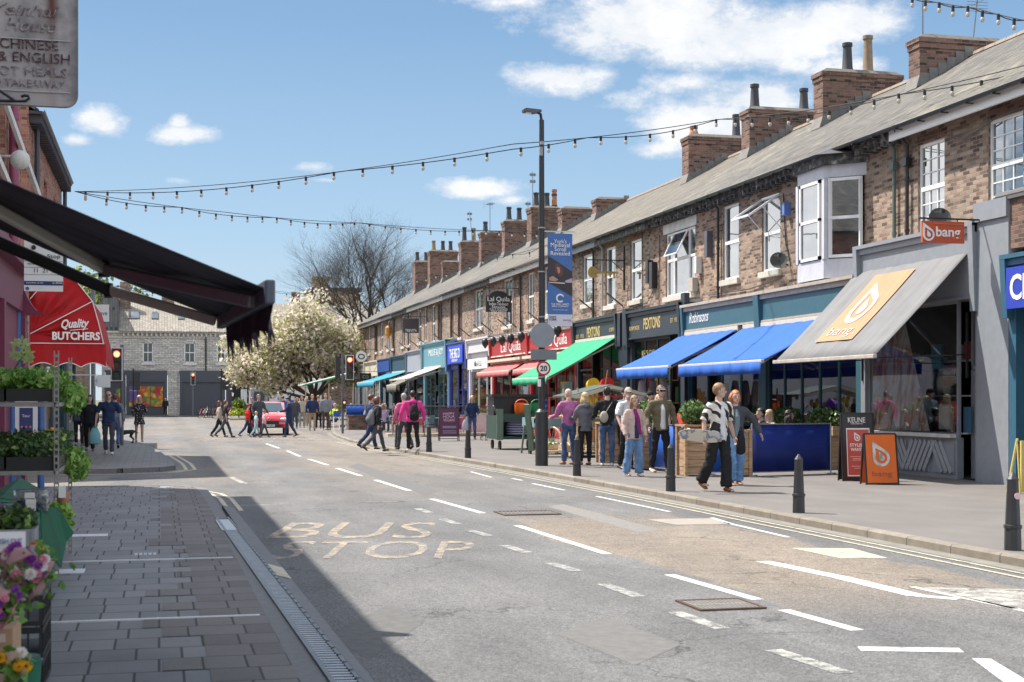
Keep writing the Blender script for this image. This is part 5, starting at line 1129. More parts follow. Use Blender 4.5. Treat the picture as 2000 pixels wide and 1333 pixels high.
def blogo(par, c, r, u, h, mat, off=.006, hole=None, grad=None):
    # teardrop ring with a drop inside
    r, u, c = Vector(r).normalized(), Vector(u).normalized(), Vector(c); nn = r.cross(u)
    def drop(cx, cy, R_, tipx, tipy, n=24):
        pts = []
        for i in range(n+1):
            a = math.pi*.98 - i/n*math.pi*1.55; pts.append((cx+R_*math.cos(a), cy+R_*math.sin(a)))
        a0 = math.pi*.98; pts2 = [(tipx, tipy)]
        th = [math.radians(175) + i/n*math.radians(240) for i in range(n+1)]
        return [(cx+R_*math.cos(a), cy+R_*math.sin(a)) for a in th] + [(tipx, tipy)]
    o = drop(0, -.15, .35, -.33, .5); i_ = drop(.01, -.15, .235, -.22, .24); q = drop(.02, -.16, .12, -.08, .1)
    P = lambda p, e=0: c + (r*p[0] + u*p[1])*h + nn*(off+e)
    m = MB(); n = len(o)
    for k in range(n): m.face([P(o[k]), P(o[(k+1)%n]), P(i_[(k+1)%n]), P(i_[k])])
    m.face([P(p) for p in q]); return m.build('emblem', mat, par)
blogo(ga, onaw(26.75,.42,.045), RV, -dn, 1.25, fabric('pale_print',(.62,.58,.54), fade=.1), off=.002)
text('bang', onaw(26.75,.73,.045), RV, -dn, .34, fabric('pale_print',None), ga, width=1.05)
for y in (24.42, 28.6): m = MB(); m.bar((12.98,y,2.42),(14.95,y,2.5),.025).bar((14.93,y,2.05),(14.93,y,3.3),.04); m.build('stay_bar', BLK, ga)
m = MB(); m.prism([(14.95,28.74,4.4),(13.0,28.74,2.44),(14.95,28.74,3.0)], (0,-.004,0)); m.build('side_cheek', GRYF, ga)
aw = awning('white awning in front of the pale teal fascia', 76.3, 81.5, (14.84,3.4), (12.9,2.75), WHF, valance=.0)
awning('small dark awning box with lettering beside the white awning', 83.5, 87.2, (14.84,3.1), (13.6,2.5), fabric('taupe_canvas',(.22,.20,.17)), valance=.4)
awning('turquoise awning far along the terrace', 87.8, 95.5, (14.84,3.35), (12.9,2.75), CYAN, valance=.3)
awning('faded red awning under the restaurant lettering on its left half', 58.0, 64.2, (14.84,3.25), (14.2,2.85), PNKF, valance=.2, arms=False)
awning('faded red awning on the right half of the restaurant front', 51.2, 57.3, (14.84,3.25), (14.2,2.85), PNKF, valance=.2, arms=False)
# near charcoal awning over the flower stall
XF, ZF = .53, 2.22; SL = .43
na = awning('big charcoal awning overhead with aluminium folding arms and frayed fringe', 7.45, 10.1, (-2.5, ZF+SL*3.03), (XF, ZF), BLKF, valance=0, arms=False, bar=plain('awning_bar_blue',(.07,.09,.12),.5), barw=.115, group=None)
def ray(px, py, A, B, Cc, D):      # photo ray meets plane A x + B y + C z = D
    u = (px-1000)/FP; v = (780-py)/FP; d = Vector((SN+u*CS, CS-u*SN, v)); o = Vector((0,0,HC)); nn = Vector((A,B,Cc)); return o + d*((D-nn.dot(o))/nn.dot(d))
pl = (SL, 0, 1, ZF+SL*XF-.13); PIV = Vector((XF,7.45,0)); RA_ = R(2.9)
def unrot(v): d = v-PIV; return PIV + Vector((d.x*math.cos(RA_)+d.y*math.sin(RA_), -d.x*math.sin(RA_)+d.y*math.cos(RA_), d.z))
A1_, E1 = unrot(ray(-120,348,*pl)), unrot(ray(203,526,*pl))
m = MB(); m.bar(A1_, E1, .05, .07); m.build('folding_arm', ALU, na, bevel=.015)
m = MB(); m.bar(E1, (XF-.03, 7.75, ZF-.05), .05, .07); m.build('folding_arm', plain('arm_grey',(.24,.235,.24),.4,.2), na, bevel=.012)
m = MB(); m.cyl(E1+Vector((0,0,-.05)), E1+Vector((0,0,.05)), .035); m.build('elbow_joint', BLK, na)
pl2 = (SL, 0, 1, ZF+SL*XF-.20); E2 = unrot(ray(212,567,*pl2)); A2_ = unrot(ray(-150,409,*pl2))
m = MB(); m.bar(A2_, E2, .05, .08); m.build('folding_arm', plain('arm_black',(.02,.02,.022),.5), na, bevel=.015)
m = MB(); m.bar(E2, (XF-.03, 9.95, ZF-.04), .05, .07); m.build('folding_arm', ALU, na, bevel=.012)
m = MB(); m.cyl(E2+Vector((0,0,-.045)), E2+Vector((0,0,.045)), .03).cyl(E2+Vector((.0,.05,-.05)), E2+Vector((0,.05,.05)), .03); m.build('elbow_joint', BLK, na)
m = MB(); rr = random.Random(3); y = 7.5
while y < 10.08:        # frayed fringe hanging from the bar
    w = .035; h_ = .15+.03*math.sin(y*5.2)+rr.uniform(-.03,.03); dx = .03*math.sin(y*9)+.012*math.sin(y*31); dy = dx+.03*math.cos(y*9)*.0
    m.face([(XF+.05,y,ZF-.05),(XF+.05,y+w,ZF-.05),(XF+.05+.03*math.sin((y+w)*9),y+w,ZF-.19),(XF+.05+.03*math.sin(y*9),y,ZF-.19)])
    m.face([(XF+.05+.03*math.sin(y*9),y,ZF-.19),(XF+.05+.03*math.sin((y+w)*9),y+w,ZF-.19),(XF+.06+dx,y+w*.75,ZF-.09-h_),(XF+.06+dx,y+w*.3,ZF-.10-h_)]); y += w
vo = m.build('fringe', fabric('fringe_cloth',(.045,.03,.045), trans=.1), na); sd = vo.modifiers.new('t','SOLIDIFY'); sd.thickness = .004
d_ = na.location-PIV; na.location = PIV + Vector((d_.x*math.cos(RA_)-d_.y*math.sin(RA_), d_.x*math.sin(RA_)+d_.y*math.cos(RA_), d_.z)); na.rotation_euler[2] = RA_
# red dutch canopy of the butcher
rc = thing('shop_canopy', (-2.2,37.5,2.4), 'red rounded canopy lettered for the butchers, with white piping', 'canopy')
X0, X1_, ya, yb = -2.9, -1.12, 34.7, 40.5; zp = 2.65
prof = [(-2.88,4.62),(-2.35,4.62),(-1.95,4.5),(-1.5,3.92),(-1.36,3.4),(-1.25,2.93)]
m = MB(); m.faces([(x,y,z) for y in (ya,yb) for x,z in prof], [(i,i+1,len(prof)+i+1,len(prof)+i) for i in range(5)]); fo = m.build('top_fabric', REDF, rc)
def side_fab():     # creased end panel
    m = MB(); piv = Vector((-2.88,ya,3.15)); rr = random.Random(2); pts = []
    out = [Vector((x,ya,z)) for x,z in prof]; n = 40; P = [out[0]]
    tot = [(out[i+1]-out[i]).length for i in range(5)]; L = sum(tot)
    for k in range(1, n+1):
        d = L*k/n; i = 0
        while i < 4 and d > tot[i]: d -= tot[i]; i += 1
        P.append(out[i]+(out[i+1]-out[i])*min(1, d/tot[i]))
    R_ = 14; vs = []
    for k, p in enumerate(P):
        for j in range(R_+1):
            t = j/R_; q = piv+(p-piv)*t; q.y -= .11*math.sin(math.pi*t)*(mnoise.noise(Vector((k*.28,t*2.6,1)))*1.6); vs.append(q)
    m.faces(vs, [(k*(R_+1)+j, k*(R_+1)+j+1, (k+1)*(R_+1)+j+1, (k+1)*(R_+1)+j) for k in range(n) for j in range(R_)])
    b0 = len(m.v); m.faces([(-2.88,ya,3.15),(-1.25,ya,2.93),(-2.88,ya,2.93)], [(0,1,2)])
    return m.build('end_panel', REDF, rc, smooth=True)
side_fab()
WP = plain('white_piping',(.8,.78,.76),.5)
m = MB(); m.bar((-2.88,ya-.06,3.15),(-1.5,ya-.06,3.92),.02,.02).bar((-2.88,ya-.06,3.95),(-2.35,ya-.06,4.6),.02,.02)
for i in range(5): m.bar((prof[i][0],ya-.02,prof[i][1]),(prof[i+1][0],ya-.02,prof[i+1][1]),.022)
m.bar((-2.88,ya-.04,2.94),(-1.25,ya-.04,2.94),.02)
m.build('piping', WP, rc)
m = MB(); n = 40; pts = []
for i in range(n+1):
    x = -2.88+1.68*i/n; s_ = abs(math.sin(math.pi*(x+2.88)/.56)); pts += [(x,ya-.02-.015*math.sin(i),2.93),(x,ya-.03,2.44-.10*(1-s_)+.05)]
m.faces(pts, [(2*i,2*i+1,2*i+3,2*i+2) for i in range(n)]); n = 120; pts = []
for i in range(n+1):
    y = ya+(yb-ya)*i/n; s_ = abs(math.sin(math.pi*(y-ya)/.56)); pts += [(-1.25,y,2.93),(-1.18,y,2.44-.10*(1-s_)+.05)]
m.faces(pts, [(2*i,2*i+1,2*i+3,2*i+2) for i in range(n)]); vo = m.build('valance', REDF, rc)
m = MB(); q = [(-2.88+1.68*i/40,ya-.045,2.49-.10*(1-abs(math.sin(math.pi*1.68*i/40/.56)))) for i in range(41)]; m.tube(q,.012,5); m.build('piping', WP, rc)
text('Quality', (-1.88,ya-.12,3.37), (1,0,.06), UP, .27, WLET, rc, width=.62, shear=.3, bold=.03)
text('BUTCHERS', (-1.86,ya-.12,3.11), (1,0,0), UP, .19, WLET, rc, width=1.06, bold=.035)
m = MB(); m.bar((-2.0,ya-.11,3.24),(-1.6,ya-.11,3.28),.015); m.build('underline', WLET, rc)
# ---------------------------------------------------------------- hanging signs
def hang_sign(lab, c, w, h, mat, arm_z=None, xw=XW, name='hanging_sign', arch=0, group='signs hanging from the terrace wall', armlen=None, round_=False, border=None):
    s = thing(name, c, lab, 'sign', group); x, y, z = c; m = MB()
    if round_: m.cyl((x,y-.03,z),(x,y+.03,z),w/2,n=24)
    else:
        pts = [(x-w/2,y-.03,z-h/2),(x+w/2,y-.03,z-h/2),(x+w/2,y-.03,z+h/2)]
        if arch:
            pts += [(x+w/2*.8,y-.03,z+h/2+.02)] + [(x+w*.36*math.cos(a),y-.03,z+h/2+arch*math.sin(a)) for a in [math.pi*k/8 for k in range(9)]] + [(x-w/2*.8,y-.03,z+h/2+.02)]
        pts += [(x-w/2,y-.03,z+h/2)]; m.prism(pts[::-1], (0,.06,0))
    m.build('board', mat, s, bevel=.006)
    az = arm_z or z+h/2+arch+.12; m = MB(); m.bar((x-w/2-.05,y,az),(xw,y,az),.03); 
    for dx in (-w*.35,w*.35): m.bar((x+dx,y,az),(x+dx,y,z+h/2*.9),.015)
    if not round_: m.tube([(xw,y,az+.5),(xw-.35,y,az+.35),(xw-.5,y,az)], .012, 6).bar((xw-.02,y,az-.3),(xw-.02,y,az+.6),.04)
    m.build('bracket', BLK, s); return s
CAMR = (1,0,0)
bs = hang_sign('orange hanging sign with white lettering above the grey awning', (14.05,23.8,4.73), .86, .4, C('bang_orange',(.56,.095,.03)), arm_z=4.98, group=None)
text('bang', (14.14,23.765,4.71), CAMR, UP, .24, WLET, bs, width=.5, bold=.02); blogo(bs, (13.74,23.765,4.73), CAMR, UP, .34, WLET, off=.003)
m = MB(); m.bar((13.85,23.765,4.88),(14.45,23.765,4.88),.04,.004); m.build('stripe', plain('pale_orange',(.70,.40,.30)), bs)
lq = fx(976,600,14.7); lq = Vector((14.55, 61.6, 5.85))
ls = hang_sign('black arched sign with white lettering hanging over the red front', tuple(lq), 1.15, .72, BLK, arch=.22, group=None)
for t_, dz, h_, w_ in (('Lal Quila',.2,.24,1.0),('Indian Tandoori',.0,.13,.85),('Restaurant',-.13,.11,.6),('FULLY LICENSED',-.24,.10,.8),('TAKE AWAYS',-.33,.08,.7)): text(t_, (lq.x,lq.y-.035,lq.z+dz), CAMR, UP, h_, WLET, ls, width=w_)
hs = hang_sign('small dark square sign hanging far along the terrace', (14.5,84.0,6.0), .95, .85, C('sign_brown_black',(.05,.04,.045)), group=None); text('TREVITA', (14.5,83.96,5.72), CAMR, UP, .16, WLET, hs, width=.7)
h2 = hang_sign('round white sign with a dark emblem at the far end of the terrace', (14.3,104,4.75), .8, .8, WHT, round_=True, group=None); m = MB(); m.tube([(14.3+.22*math.cos(a),103.96,4.75+.16*math.sin(a)) for a in [2*math.pi*k/16 for k in range(17)]],.04,6); m.build('emblem', NAVY, h2)
h3 = hang_sign('small dark board hanging low near the signal', (13.9,99,3.2), .8, .5, BLK, xw=15, group=None); text('CO', (13.9,98.96,3.2), CAMR, UP, .22, GOLD, h3)
m = MB(); m.box(14.72,14.85,93.8,99.0,3.5,4.2); q = tag(m.build('shop_sign', C('navy_sign',(.01,.06,.25))), 'navy shop sign at the far end above the turquoise awning', 'shop sign'); 
ol = thing('wall_lantern', (15.3,97.5,6.2), 'orange lantern hung on the far brick wall', 'lantern'); m = MB(); m.tube([(15.25,97.5,6.7),(15.25,97.5,6.55),(15.25,97.5,6.1),(15.25,97.5,5.8)],[.05,.2,.22,.04],8); m.build('lamp_body', plain('lantern_orange',(.65,.28,.05),.5), ol); m = MB(); m.bar((15.5,97.5,6.75),(15.25,97.5,6.75),.03); m.build('bracket', BLK, ol)
# golden key
ks = thing('key_sign', (14.6,46.6,5.9), 'big golden key hanging from a bracket on the brick wall', 'sign'); m = MB(); kx, ky, kz = 14.35, 46.8, 5.98
for k in range(5): pass
m.prism([(kx+.17*math.cos(a), ky-.02, kz+.2*math.sin(a)) for a in [2*math.pi*k/12 for k in range(12)]][::-1], (0,.05,0)).box(kx+.15,kx+.86,ky-.02,ky+.03,kz-.03,kz+.035).box(kx+.6,kx+.66,ky-.02,ky+.03,kz-.16,kz-.03).box(kx+.74,kx+.8,ky-.02,ky+.03,kz-.2,kz-.03)
m.build('key', plain('old_gold',(.42,.29,.09),.5,.3,var=.3), ks); m = MB(); m.bar((kx-.25,ky,kz+.42),(XW,ky,kz+.42),.035).bar((kx,ky,kz+.42),(kx,ky,kz+.2),.02).bar((XW-.03,ky,kz-.6),(XW-.03,ky,kz+.9),.05).tube([(XW,ky,kz+.0),(XW-.35,ky,kz+.3),(XW-.5,ky,kz+.42)],.015,6).bar((kx+.78,ky,kz+.42),(kx+.78,ky,kz+.03),.012); m.build('bracket', BLK, ks)
# the old takeaway sign near the camera
SY = 12.0
cs = thing('takeaway_sign', (-1.0,SY,4.6), 'weathered white sign with rust streak and faded Chinese and English meals lettering', 'sign')
cx0, cx1, cz0, cz1 = -2.35, fy(152,0,SY).x, fy(80,207,SY).z, 4.98
m = MB(); r_ = .1; cor = lambda cx, cz, a0: [(cx+r_*math.cos(a0+math.pi/2*k/5), SY, cz+r_*math.sin(a0+math.pi/2*k/5)) for k in range(6)]
m.prism((cor(cx0+r_,cz0+r_,math.pi)+cor(cx1-r_,cz0+r_,1.5*math.pi)+cor(cx1-r_,cz1-r_,0)+cor(cx0+r_,cz1-r_,.5*math.pi)), (0,.06,0))
def sign_mat():
    n = NT('weathered_sign_white'); p = n.sep(); c = n.ramp(n.noise(2.2,6,.7), [(.3,(.20,.19,.19)),(.5,(.40,.38,.38)),(.62,(.46,.43,.42)),(.78,(.27,.20,.16))])
    d = n.M('ABSOLUTE', n.M('SUBTRACT', p[0], cx1-.20)); st = n.M('MULTIPLY', n.ramp(n.M('ADD', d, n.M('MULTIPLY', n.noise(6,3), .05)), [(.035,1),(.085,0)]), n.ramp(n.M('DIVIDE', n.M('SUBTRACT', p[2], cz0), 1.2), [(.1,.15),(.55,.45),(.62,.95)]))
    c = n.mix(st, c, (.13,.035,.02)); e = n.ramp(n.M('ADD', n.M('SUBTRACT', cx1, p[0]), n.M('MULTIPLY', n.noise(7,5), .12)), [(.06,1),(.14,0)]); c = n.mix(n.M('MULTIPLY', e, .75), c, (.07,.07,.08)); n.set(c, .75); return n.mt
m.build('board', sign_mat(), cs)
FADE = mottle('faded_maroon_letters', [(.35,(.05,.015,.03)),(.55,(.09,.04,.05)),(.66,(.30,.27,.28))], 30, .8); FADE2 = mottle('very_faded_letters', [(.4,(.12,.07,.09)),(.5,(.24,.20,.21)),(.58,(.37,.35,.35))], 30, .8)
def sgn(t, px, py, hpx, wpx, mt, sh=0): p = fy(px,py,SY-.01); text(t, p, CAMR, UP, hpx/FP*SY*.957, mt, cs, width=wpx/FP*SY*.957, shear=sh)
sgn('Yeinhai', 52, 20, 22, 118, FADE2, .3); sgn('House', 60, 50, 24, 92, FADE2, .3); sgn('CHINESE', 57, 87, 19, 108, FADE); sgn('& ENGLISH', 67, 113, 19, 132, FADE); sgn('HOT MEALS', 54, 140, 17, 146, FADE2); sgn('TO TAKEAWAY', 50, 163, 15, 148, FADE2)
m = MB(); m.box(cx0,cx1-.06,SY-.015,SY-.002,fy(0,74,SY).z-.004,fy(0,74,SY).z+.002).box(cx0,cx1-.06,SY-.015,SY-.002,fy(0,176,SY).z-.004,fy(0,176,SY).z+.002); m.build('ruled_line', plain('pale_line',(.5,.5,.52)), cs)
p0 = fy(-20,165,SY-.1); p1 = fy(30,198,SY-.1); p2 = fy(50,198,SY-.1); m = MB(); m.tube([p0,p1,p2,fy(57,193,SY-.1),fy(55,188,SY-.1),fy(48,187,SY-.1),fy(41,190,SY-.1)],.012,6).tube([p1,fy(-20,197,SY-.1)],.012,6).tube([p0,(-2.5,SY,4.6)],.014,6); m.build('scroll_bracket', BLK, cs)
# ---------------------------------------------------------------- lamp post with banner and signs
lp = thing('lamp_post', (8.65,32.25,.1), 'tall dark street lamp carrying the blue banner bracket and the 20 sign', 'street lamp')
m = MB(); m.tube([(8.65,32.25,.1),(8.65,32.25,1.35),(8.65,32.25,1.42)],[.15,.15,.085],14); m.build('base_sleeve', IRON, lp, smooth=True, auto=35)
m = MB(); m.tube([(8.65,32.25,1.4),(8.65,32.25,8.15)],[.083,.06],12).tube([(8.65,32.25,8.1),(8.62,32.23,8.28),(8.5,32.2,8.33),(8.35,32.2,8.34)],.035,8); m.build('pole', IRON, lp, smooth=True, auto=35)
m = MB(); m.prism([(8.2,32.1,8.3),(8.45,32.1,8.28),(8.62,32.12,8.32),(8.62,32.12,8.37),(8.25,32.1,8.39),(8.18,32.1,8.36)][::-1], (0,.22,0)); m.build('lamp_head', DGREY, lp, bevel=.01)
m = MB(); m.box(8.25,8.4,32.13,32.28,8.285,8.30); m.build('lens', plain('lamp_lens',(.6,.62,.6),.2), lp)
m = MB(); m.box(8.56,8.64,32.1,32.16,7.3,7.5).cyl((8.62,32.1,7.55),(8.62,32.1,7.62),.05); m.build('sensor_box', plain('sensor_grey',(.3,.31,.32),.5), lp)
m = MB()
for z in (5.62, 3.55, 3.25, 2.85, 2.45, 2.15, 4.6): m.tube([(8.65,32.25,z),(8.65,32.25,z+.03)], .088, 12)
m.bar((8.65,32.25,5.56),(9.45,32.2,5.56),.03).bar((8.65,32.25,3.46),(9.45,32.2,3.46),.03); m.build('banner_arm', STEEL, lp)
bn = thing('street_banner', (9.1,32.2,4.5), 'tall blue street banner about a medieval scroll on the lamp post', 'banner'); b0, b1 = fy(1071,0,32.15).x, fy(1119,0,32.15).x; zt, zb = fy(0,456,32.15).z, fy(1095,637,32.15).z; zt = fy(1095,456,32.15).z; H_ = zt-zb; BY = 32.2
def bq(name, pts, mt, dy=0):
    m = MB(); m.face([(b0+(b1-b0)*u, BY-dy+.02*math.sin(u*3+v*4), zt-H_*v) for u, v in pts]); return m.build(name, mt, bn)
BB = C('banner_blue',(.055,.15,.40), var=.1); m = MB(); m.box(b0,b1,BY,BY+.012,zb,zt); m.build('cloth', BB, bn)
m = MB(); m.box(b0,b1,BY-.004,BY-.001,zb,zt-H_*.875); m.build('white_foot', C('banner_pale',(.62,.62,.70), var=.05), bn)
P_ = lambda u, v: (b0+(b1-b0)*u, zt-H_*v)
def bpoly(name, pts, mt, d): m = MB(); m.prism([(P_(u,v)[0], BY-d, P_(u,v)[1]) for u, v in pts], (0,.002,0)); return m.build(name, mt, bn)
bpoly('picture', [(0,.24),(1,.41),(1,.68),(0,.53)], C('picture_dark',(.035,.03,.04)), .004)
bpoly('picture_figure', [(.28,.33),(.42,.315),(.6,.37),(.66,.43),(.5,.47),(.3,.42)], C('hair_brown',(.12,.045,.03)), .007)
bpoly('picture_face', [(.36,.36),(.48,.37),(.5,.42),(.42,.435)], C('face_tone',(.42,.26,.2)), .010); bpoly('picture_hand', [(.05,.48),(.2,.46),(.42,.5),(.3,.52),(.06,.51)], C('face_tone',None), .010); bpoly('picture_page', [(.02,.525),(.68,.53),(.7,.545),(.05,.535)], C('page_tone',(.6,.5,.4)), .0105); bpoly('picture_hand', [(.7,.51),(.98,.48),(1,.53),(.72,.53)], C('face_tone2',(.45,.38,.42)), .010)
def bt_(s, u, v, h, w, mt, **k): x, z = P_(u, v); text(s, (x, BY-.012, z), CAMR, UP, h, mt, bn, width=w, **k)
for s, v, w in (("York's",.085,.30),('Medieval',.125,.46),('Scroll',.17,.28),('Revealed',.215,.46)): bt_(s, .5, v, .095, w, WLET)
bt_('THE MERCHANTS', .5, .765, .045, .44, WLET); bt_('BIBLE COMPANY', .5, .788, .04, .40, WLET); bt_('www.scrollrevealed.co.uk', .5, .825, .02, .36, WLET)
bt_('inner', .2, .90, .05, .16, BLK); bt_('YORK', .2, .93, .055, .2, BLK); bt_('Visit York', .78, .935, .035, .2, C('magenta_ink',(.35,.03,.2)))
x, z = P_(.5,.7); m = MB(); m.tube([(x+.085*math.cos(a), BY-.012, z+.085*math.sin(a)) for a in [.3+5.3*k/14 for k in range(15)]], [.006]+[.02]*13+[.006], 6); m.build('ring_emblem', WLET, bn)
m = MB(); c = (8.62,32.15,3.35); cz = fy(1059,655,32.15).z
m = MB(); m.cyl((8.64,32.13,cz+.0),(8.64,32.15,cz),.29,n=28); sgb = m.build('round_sign_back', plain('sign_back_grey',(.24,.27,.30),.45,.3), lp)
cz2 = fy(1059,693,32.15).z; m = MB(); m.box(8.36,8.98,32.125,32.145,cz2-.12,cz2+.12); m.build('sign_back_plate', plain('sign_back_dark',(.17,.19,.21),.45,.3), lp)
cz3 = fy(1060,720,32.1).z; s20 = thing('speed_sign', (8.66,32.1,cz3), 'round white 20 speed limit sign with a red ring on the lamp post', 'road sign')
m = MB(); m.cyl((8.66,32.11,cz3),(8.66,32.125,cz3),.17,n=32); m.build('disc', C('sign_red',(.55,.02,.03)), s20); m = MB(); m.cyl((8.66,32.103,cz3),(8.66,32.1099,cz3),.125,n=32); m.build('face', WHT, s20); text('20', (8.66,32.10,cz3), CAMR, UP, .13, BLK, s20, width=.17, bold=.03)
m = MB(); zz = fy(0,752,32.1).z; m.box(8.53,8.6,32.12,32.14,cz3-.42,cz3-.25); tag(m.build('post_sticker', WHT), 'small white notice on the lamp post below the speed sign', 'notice')
# ---------------------------------------------------------------- bollards
def bollard(x, y, lab, sticker=False):
    b = thing('bollard', (x,y,.1), lab, 'bollard', 'black bollards along the kerb'); m = MB(); h = .80
    m.tube([(x,y,.1),(x,y,.32),(x,y,.33),(x,y,.36),(x,y,.365),(x,y,.1+h-.1),(x,y,.1+h-.07)],[.088,.083,.093,.093,.078,.058,.062],8); m.tube([(x,y,.1+h-.07),(x,y,.1+h)],[.062,.012],8)
    m.build('post', IRON, b, auto=30)
    if sticker: m = MB(); m.cyl((x+.01,y-.066,.66),(x+.01,y-.072,.66),.035,n=12); m.build('sticker', plain('sticker_pink',(.7,.45,.5)), b)
for (px, py, lab, st) in ((1978,1075,'black bollard nearest the camera with a pink sticker',1),(1560,1002,'black bollard standing before the orange board',0),(1310,960,'black bollard in front of the man in the olive jacket',0),(1127,930,'black bollard in front of the grey coated woman',0),(914,895,'black bollard in front of the blonde woman walking a dog',0),(838,883,'black bollard right of the pink hoodie',0),(776,875,'farthest black bollard, left of the pink hoodie',0)):
    p = gp(px, py); bollard(p.x, p.y, lab, st)
# ---------------------------------------------------------------- traffic lights
RL = emit('red_light', (1,.06,.03), 9); LOFF = plain('lens_amber_off',(.08,.03,.01),.3); LOFG = plain('lens_green_off',(.01,.05,.03),.3)
def tlight(x, y, z, lab, ph=.1, polex=None, s=1.0, pole=True, yaw=0):
    t = thing('traffic_light', (polex if polex is not None else x, y, ph), lab, 'traffic light', 'traffic lights at the crossing'); w, h = .19*s, .56*s
    if pole: m = MB(); X = polex if polex is not None else x; m.tube([(X,y+.15,ph),(X,y+.15,z+h+.1)], .057, 10); m.build('pole', plain('signal_pole_grey',(.11,.12,.14),.5), t, smooth=True, auto=40)
    m = MB(); m.box(x-w,x+w,y-.02,y+.01,z-h,z+h); m.build('backing_board', WHT, t); m = MB(); m.box(x-w+.03,x+w-.03,y-.05,y-.021,z-h+.03,z+h-.03); m.build('housing', BLK, t)
    if polex is not None: m = MB(); m.bar((polex,y+.15,z+h*.6),(x,y+.05,z+h*.6),.05).bar((polex,y+.15,z-h*.6),(x,y+.05,z-h*.6),.05); m.build('bracket', DGREY, t)
    for k, mt in ((1,RL),(0,LOFF),(-1,LOFG)):
        zz = z+k*.34*s; m = MB(); m.cyl((x,y-.06,zz),(x,y-.0505,zz),.1*s,n=16); lo = m.build('lens', mt, t)
        m = MB(); m.tube([(x+.12*s*math.cos(a),y-.05,zz+.12*s*math.sin(a)) for a in [math.pi*(-.1+1.2*q/8) for q in range(9)]],.008,4); v = [(x+.12*s*math.cos(a),yy,zz+.12*s*math.sin(a)) for a in [math.pi*(-.1+1.2*q/8) for q in range(9)] for yy in (y-.05,y-.2)]
        m.faces(v,[(2*q,2*q+1,2*q+3,2*q+2) for q in range(8)]); m.build('hood', BLK, t)
    return t
p = fy(683,718,64.6); tlight(p.x, 64.6, p.z, 'red traffic light on the right kerb by the crossing', polex=fy(670,0,64.6).x)
m = MB(); q = fy(660,718,64.8); m.box(q.x-.1,q.x+.12,64.85,65.1,q.z-.5,q.z+.5); tag(m.build('traffic_signal_reverse', BLK), 'black back of a signal head facing away on the right pole', 'signal head')
m = MB(); q = fy(672,790,64.5); m.box(q.x-.09,q.x+.09,64.4,64.62,q.z-.2,q.z+.2); pb = tag(m.build('push_button_box', BLK), 'black push button box with a small red lamp on the right signal pole', 'button box'); m = MB(); m.cyl((q.x,64.385,q.z+.08),(q.x,64.399,q.z+.08),.04); m.build('lamp', RL, pb)
p = fy(228,712,49.8); tlight(p.x, 49.8, p.z, 'red traffic light on the left pavement above the man in navy', polex=fy(238,0,49.8).x+.0)
p = fy(377,740,134); tlight(p.x, 134, p.z, 'distant red traffic light before the stone building', s=1.05)
for px in (440, 268):
    q = fy(px,745,133); m = MB(); m.tube([(q.x-.35,133,.1),(q.x-.35,133,4.4)],.07,8).box(q.x-.25,q.x+.25,132.9,133.1,q.z-.8,q.z+.8).bar((q.x-.35,133,q.z),(q.x,133,q.z),.08); tag(m.build('signal_post', BLK), 'dark signal post seen from behind, ' + ('right of the distant red light' if px == 440 else 'in front of the fruit posters'), 'signal post', 'dark signal posts far off')
# grey sign post at the left with direction signs
gpst = thing('sign_post', (-2.19,50.2,.1), 'grey post with white direction sign beside the left shops', 'sign post'); m = MB(); m.tube([(-2.15,50.2,.1),(-2.15,50.2,5.4)],.075,12); m.build('pole', plain('post_grey',(.2,.22,.23),.5), gpst, smooth=True, auto=40)
q = fy(204,745,50); m = MB(); m.box(-2.1,-1.75+.0,50.05,50.08,q.z-.17,q.z+.17); m.build('direction_sign', WHT, gpst); text('City', (-1.97,50.04,q.z), CAMR, UP, .12, BLK, gpst)
q = fy(176,830,50); m = MB(); m.box(-2.25,-2.05,50.0,50.12,1.0,1.4); m.build('yellow_box', plain('box_yellow',(.65,.45,.03)), gpst)
for k, (px, py, w, h_, t_) in enumerate(((200,612,.42,.55,'open'),(200,680,.36,.5,''),(203,745,.4,.4,''))):
    q = fy(px,py,48); m = MB(); m.box(q.x-w/2,q.x+w/2,47.98,48.02,q.z-h_/2,q.z+h_/2).bar((q.x-w/2,48,q.z+h_/2),(-2.9,48,q.z+h_/2),.03); o = tag(m.build('projecting_sign', WHT), 'white projecting sign on the left wall, ' + ('topmost beside the red canopy','middle one of three','lowest by the traffic light')[k], 'sign', 'white signs projecting from the left wall')
    if t_: text('Save', (q.x,47.975,q.z), CAMR, UP, .14, BLK, o, width=.3)
# bus stop flag
bf = thing('bus_stop_sign', (-1.6,16.6,3.1), 'white bus stop flag with route numbers and a blue band', 'bus stop sign'); Yb = 16.6; a = fy(47,478,Yb); b = fy(123,570,Yb)
m = MB(); m.box(a.x,b.x,Yb,Yb+.02,b.z,fy(47,470,Yb).z); m.build('panel', WHT, bf); m = MB(); z1 = fy(47,549,Yb).z; z2 = fy(47,557,Yb).z; m.box(a.x,b.x,Yb-.004,Yb-.001,z2,z1); m.build('blue_band', C('band_blue',(.01,.04,.14)), bf)
m = MB()
for py in (510, 522, 536): zz = fy(47,py,Yb).z; m.box(a.x,b.x,Yb-.003,Yb-.001,zz-.003,zz+.001)
m.build('rule', BLK, bf); text('Bus Stop', (fy(93,501,Yb).x,Yb-.005,fy(93,502,Yb).z), CAMR, UP, .055, BLK, bf, width=.27); text('11  21  26', (fy(90,529,Yb).x,Yb-.005,fy(90,529,Yb).z), CAMR, UP, .045, BLK, bf, width=.25)
